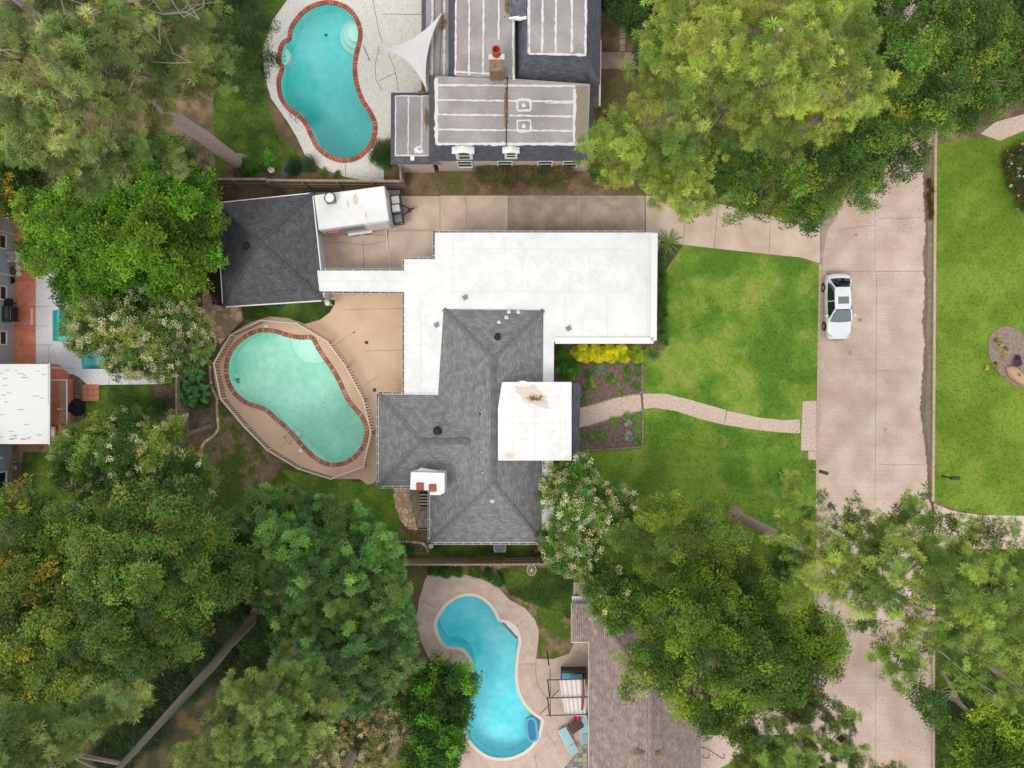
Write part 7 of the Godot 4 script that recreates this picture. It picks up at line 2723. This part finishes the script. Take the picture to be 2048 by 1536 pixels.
	# rose hedge across the street
	for s in [[2030, 308, 0.75], [2012, 332, 0.8], [2046, 340, 0.9], [2020, 366, 0.8], [2050, 385, 0.9], [2040, 412, 0.7]]:
		shrub("rose_bush", "rose bush with white blooms on the lawn across the street", "shrub", s[0], s[1], s[2], 1.1, L.oak, 12.0, P([58, 76, 30, 80, 96, 34, 92, 74, 34], 1.35), "white rose bushes", P([246, 244, 242]), 0.75, 0.6)
	shrub("purple_shrub", "deep purple low shrub in the island bed", "shrub", 2030, 722, 0.36, 0.35, L.rosette, 40.0, P([92, 62, 104, 74, 48, 88], 1.3), "", [], 1.0, 0.5)
	for s in [[1992, 680], [1998, 690], [2010, 700], [2004, 712], [1988, 730], [1972, 736]]:
		shrub("flower_clump", "sparse yellow flower clump in the island bed", "plant", s[0], s[1], 0.22, 0.16, L.flower, 60.0, P([190, 170, 90, 210, 180, 120, 120, 120, 60], 1.2), "yellow flower clumps", [], 1.0, 1.0)
	# debris and weeds caught in the gutter
	for k in 9:
		shrub("gutter_weed", "brown weed growing in the silt of the east gutter", "plant", 1861 + r(-3, 3), 362 + k * 9, 0.16, 0.12, L.fine, 60.0, P([130, 92, 36, 96, 70, 36, 84, 84, 36], 1.2), "weeds in the gutter silt", [], 1.0, 0.45).position.y = -0.112
	# plants by the long southern pool and under the fence
	for s in [[868, 1138], [890, 1142], [914, 1140], [950, 1142], [975, 1148], [995, 1160]]:
		shrub("border_plant", "dark leafy border plant between plank fence and pink deck", "plant", s[0], s[1], 0.42, 0.4, L.rosette, 18.0, P([62, 104, 42, 78, 122, 50], 1.3), "border plants below the plank fence", [], 1.0, 0.8)
	for s in [[378, 700, 1], [395, 712, 2], [385, 730, 3], [404, 742, 4], [382, 758, 5], [402, 768, 6], [390, 790, 7], [412, 788, 8], [418, 708, 9]]:
		banana(s[0], s[1], s[2], "broad leaved banana plant between the board fence and picket fence")
	for s in [[400, 812], [416, 806]]:
		shrub("perennial", "yellow green perennial at the end of the banana bed", "plant", s[0], s[1], 0.35, 0.4, L.privet, 30.0, P([120, 150, 40, 90, 130, 40], 1.3), "perennials in the banana bed", [], 1.0, 0.6)
	shrub("leafy_shrub", "green shrub in the dark bed behind the tiled square", "shrub", 325, 812, 0.7, 1.2, L.fine, 14.0, P([66, 100, 40, 82, 116, 46], 1.3))
	shrub("potted_plant", "grey leaved plant beside the empty black planter", "plant", 28, 542, 0.3, 0.5, L.rosette, 30.0, P([120, 130, 110, 100, 112, 92], 1.2), "", [], 1.0, 0.5)
	shrub("rose_bush", "white flowered plant at the blue grey house wall", "plant", 32, 930, 0.25, 0.4, L.fine, 30.0, P([90, 104, 60], 1.3), "", P([240, 238, 230]), 12.0, 0.5)
	# undergrowth below the woodland corner
	for s in [[520, 1262, 1.6, 1.6], [440, 1320, 1.8, 1.8], [330, 1390, 1.8, 1.6], [230, 1330, 1.8, 1.8], [560, 1290, 1.4, 1.5], [470, 1240, 1.5, 1.6], [620, 1420, 1.5, 1.4], [120, 1440, 1.8, 1.6], [410, 1230, 1.6, 1.6], [590, 1240, 1.4, 1.2], [690, 1340, 1.4, 1.2], [780, 1250, 1.0, 0.9], [300, 1450, 1.8, 1.5], [180, 1400, 1.8, 1.7], [500, 1330, 1.6, 1.5], [380, 1360, 1.5, 1.4], [560, 1360, 1.5, 1.3], [60, 1330, 1.8, 1.6], [240, 1500, 1.7, 1.4], [100, 1520, 1.8, 1.5], [530, 1420, 1.4, 1.2], [640, 1300, 1.3, 1.3]]:
		shrub("wild_shrub", "dark wild shrub in the undergrowth beneath the woodland trees", "shrub", s[0], s[1], s[2], s[3], L.fine, 7.0, P([52, 74, 34, 64, 86, 40, 44, 64, 30], 1.4), "undergrowth shrubs in the woodland", [], 1.0, 0.9)
	for s in [[1480, 1120, 1.3, 1.2], [1540, 1140, 1.2, 1.1], [1380, 1060, 0.9, 0.9], [1580, 1110, 0.9, 0.8]]:
		shrub("wild_shrub", "low dark shrub on the front lawn beneath the light oaks", "shrub", s[0], s[1], s[2], s[3], L.fine, 8.0, P([62, 92, 38, 76, 106, 42], 1.4), "low shrubs under the front lawn oaks", [], 1.0, 0.8)
	leaf_litter()

func leaf_litter():
	# dead leaves and needles on paving, roofs and pools
	var mb := MB.new()
	leaf_blade(mb, Vector3(-0.05, 0, 0), Vector3.RIGHT, Vector3.BACK, 0.1, 0.06, -0.3)
	var mesh := mb.mesh()
	var tr := []
	var co := []
	var dark := P([96, 76, 50, 70, 58, 42, 120, 92, 52])
	var yellow := P([220, 190, 60, 206, 170, 90])
	var deck := PP([575, 0, 545, 42, 526, 92, 529, 150, 541, 195, 575, 243, 594, 275, 610, 310, 640, 336, 690, 354, 760, 358, 783, 300, 783, 187, 843, 187, 846, 0])
	for s in [[deck, 0.04, 4200, dark, 0.55, "north"], [deck, 0.04, 900, P([110, 116, 70]), 0.4, "north"], [PP([833, 1150, 1078, 1150, 1078, 1320, 833, 1320]), 0.034, 260, dark, 0.5, "south"], [PP([800, 345, 1300, 345, 1300, 391, 800, 391]), 0.01, 900, dark, 0.9, ""], [PP([1200, 150, 1400, 150, 1400, 391, 1200, 391]), 0.01, 1500, P([150, 104, 70, 120, 84, 58]), 0.9, ""],
		[PP([1300, 500, 1640, 530, 1640, 1000, 1200, 1000]), 0.05, 700, P([196, 168, 110, 220, 200, 150, 150, 120, 80]), 0.7, ""], [PP([400, 800, 800, 960, 800, 1080, 400, 1080]), 0.05, 420, yellow, 0.7, "main"], [PP([1160, 760, 1285, 690, 1285, 895, 1160, 900]), 0.04, 320, P([170, 140, 110, 130, 104, 84]), 0.7, ""], [PP([1642, 300, 1845, 300, 1845, 1500, 1642, 1500]), -0.117, 160, dark, 0.6, ""], [PP([1642, 300, 1845, 300, 1845, 480, 1642, 480]), -0.117, 420, dark, 0.7, ""], [PP([1642, 1000, 1866, 1000, 1866, 1536, 1642, 1536]), -0.117, 700, dark, 0.7, ""], [PP([810, 392, 1600, 400, 1600, 500, 810, 460]), 0.026, 240, dark, 0.6, ""], [PP([480, 600, 806, 590, 806, 790, 480, 960]), 0.038, 120, dark, 0.7, "main"]]:
		var b := bounds(s[0])
		for i in s[2]:
			var p := Vector2(r(b.position.x, b.end.x), r(b.position.y, b.end.y))
			if not Geometry2D.is_point_in_polygon(p, s[0]) or (s[5] != "" and Geometry2D.is_point_in_polygon(p, pool_water[s[5]])):
				continue
			var k: float = r(0.5, 1.2) * s[4]
			tr.append(Transform3D(Basis.from_euler(Vector3(r(-0.3, 0.3), r(0, TAU), r(-0.3, 0.3))).scaled(Vector3(k, k, k)), Vector3(p.x, s[1] + 0.006, p.y)))
			co.append(s[3][rng.randi() % s[3].size()])
	# drifts of needles in the corners of roofs
	for s in [[885, 45, 3.32, 6, 16, 260], [1015, 12, 5.92, 6, 14, 200], [853, 235, 3.32, 4, 16, 200], [1012, 215, 5.94, 3, 40, 420], [1190, 205, 4.2, 5, 10, 160], [842, 184, 3.3, 6, 3, 90], [1280, 1506, 5.0, 12, 4, 160], [1313, 1507, 5.0, 13, 4, 160], [1080, 930, 3.02, 8, 8, 200], [1068, 797, 5.06, 10, 4, 90]]:
		for i in s[5]:
			var p := V(s[0] + rng.randfn() * s[3] * 0.5, s[1] + rng.randfn() * s[4] * 0.5, s[2] + r(0.0, 0.03))
			tr.append(Transform3D(Basis(Vector3.UP, r(0, TAU)).scaled(Vector3.ONE * r(0.6, 1.3)), p))
			co.append(P([136, 98, 58, 112, 80, 50, 158, 118, 72])[rng.randi() % 3])
	# leaves floating on the pools
	for s in [["main", 46, 690, 850, 60], ["main", 26, 600, 780, 120], ["north", 40, 650, 160, 170], ["south", 40, 960, 1330, 180]]:
		var n := 0
		while n < s[1]:
			var p := G(s[2] + r(-s[4], s[4]), s[3] + r(-s[4], s[4]))
			if Geometry2D.is_point_in_polygon(p, pool_water[s[0]]):
				tr.append(Transform3D(Basis(Vector3.UP, r(0, TAU)).scaled(Vector3.ONE * r(0.6, 1.1)), Vector3(p.x, -0.092, p.y)))
				co.append(dark[rng.randi() % dark.size()] if rng.randf() < 0.75 else P([190, 130, 90])[0])
			n += 1
	var mm := MultiMesh.new()
	mm.transform_format = MultiMesh.TRANSFORM_3D
	mm.use_colors = true
	mm.mesh = mesh
	mm.instance_count = tr.size()
	for i in tr.size():
		mm.set_instance_transform(i, tr[i])
		mm.set_instance_color(i, co[i])
	var o := MultiMeshInstance3D.new()
	o.name = "leaf_litter"
	o.multimesh = mm
	o.material_override = M.litter
	add_child(o)
	o.set_meta("kind", "stuff")
	o.set_meta("label", "dead leaves scattered over decks, drives, beds and pools")
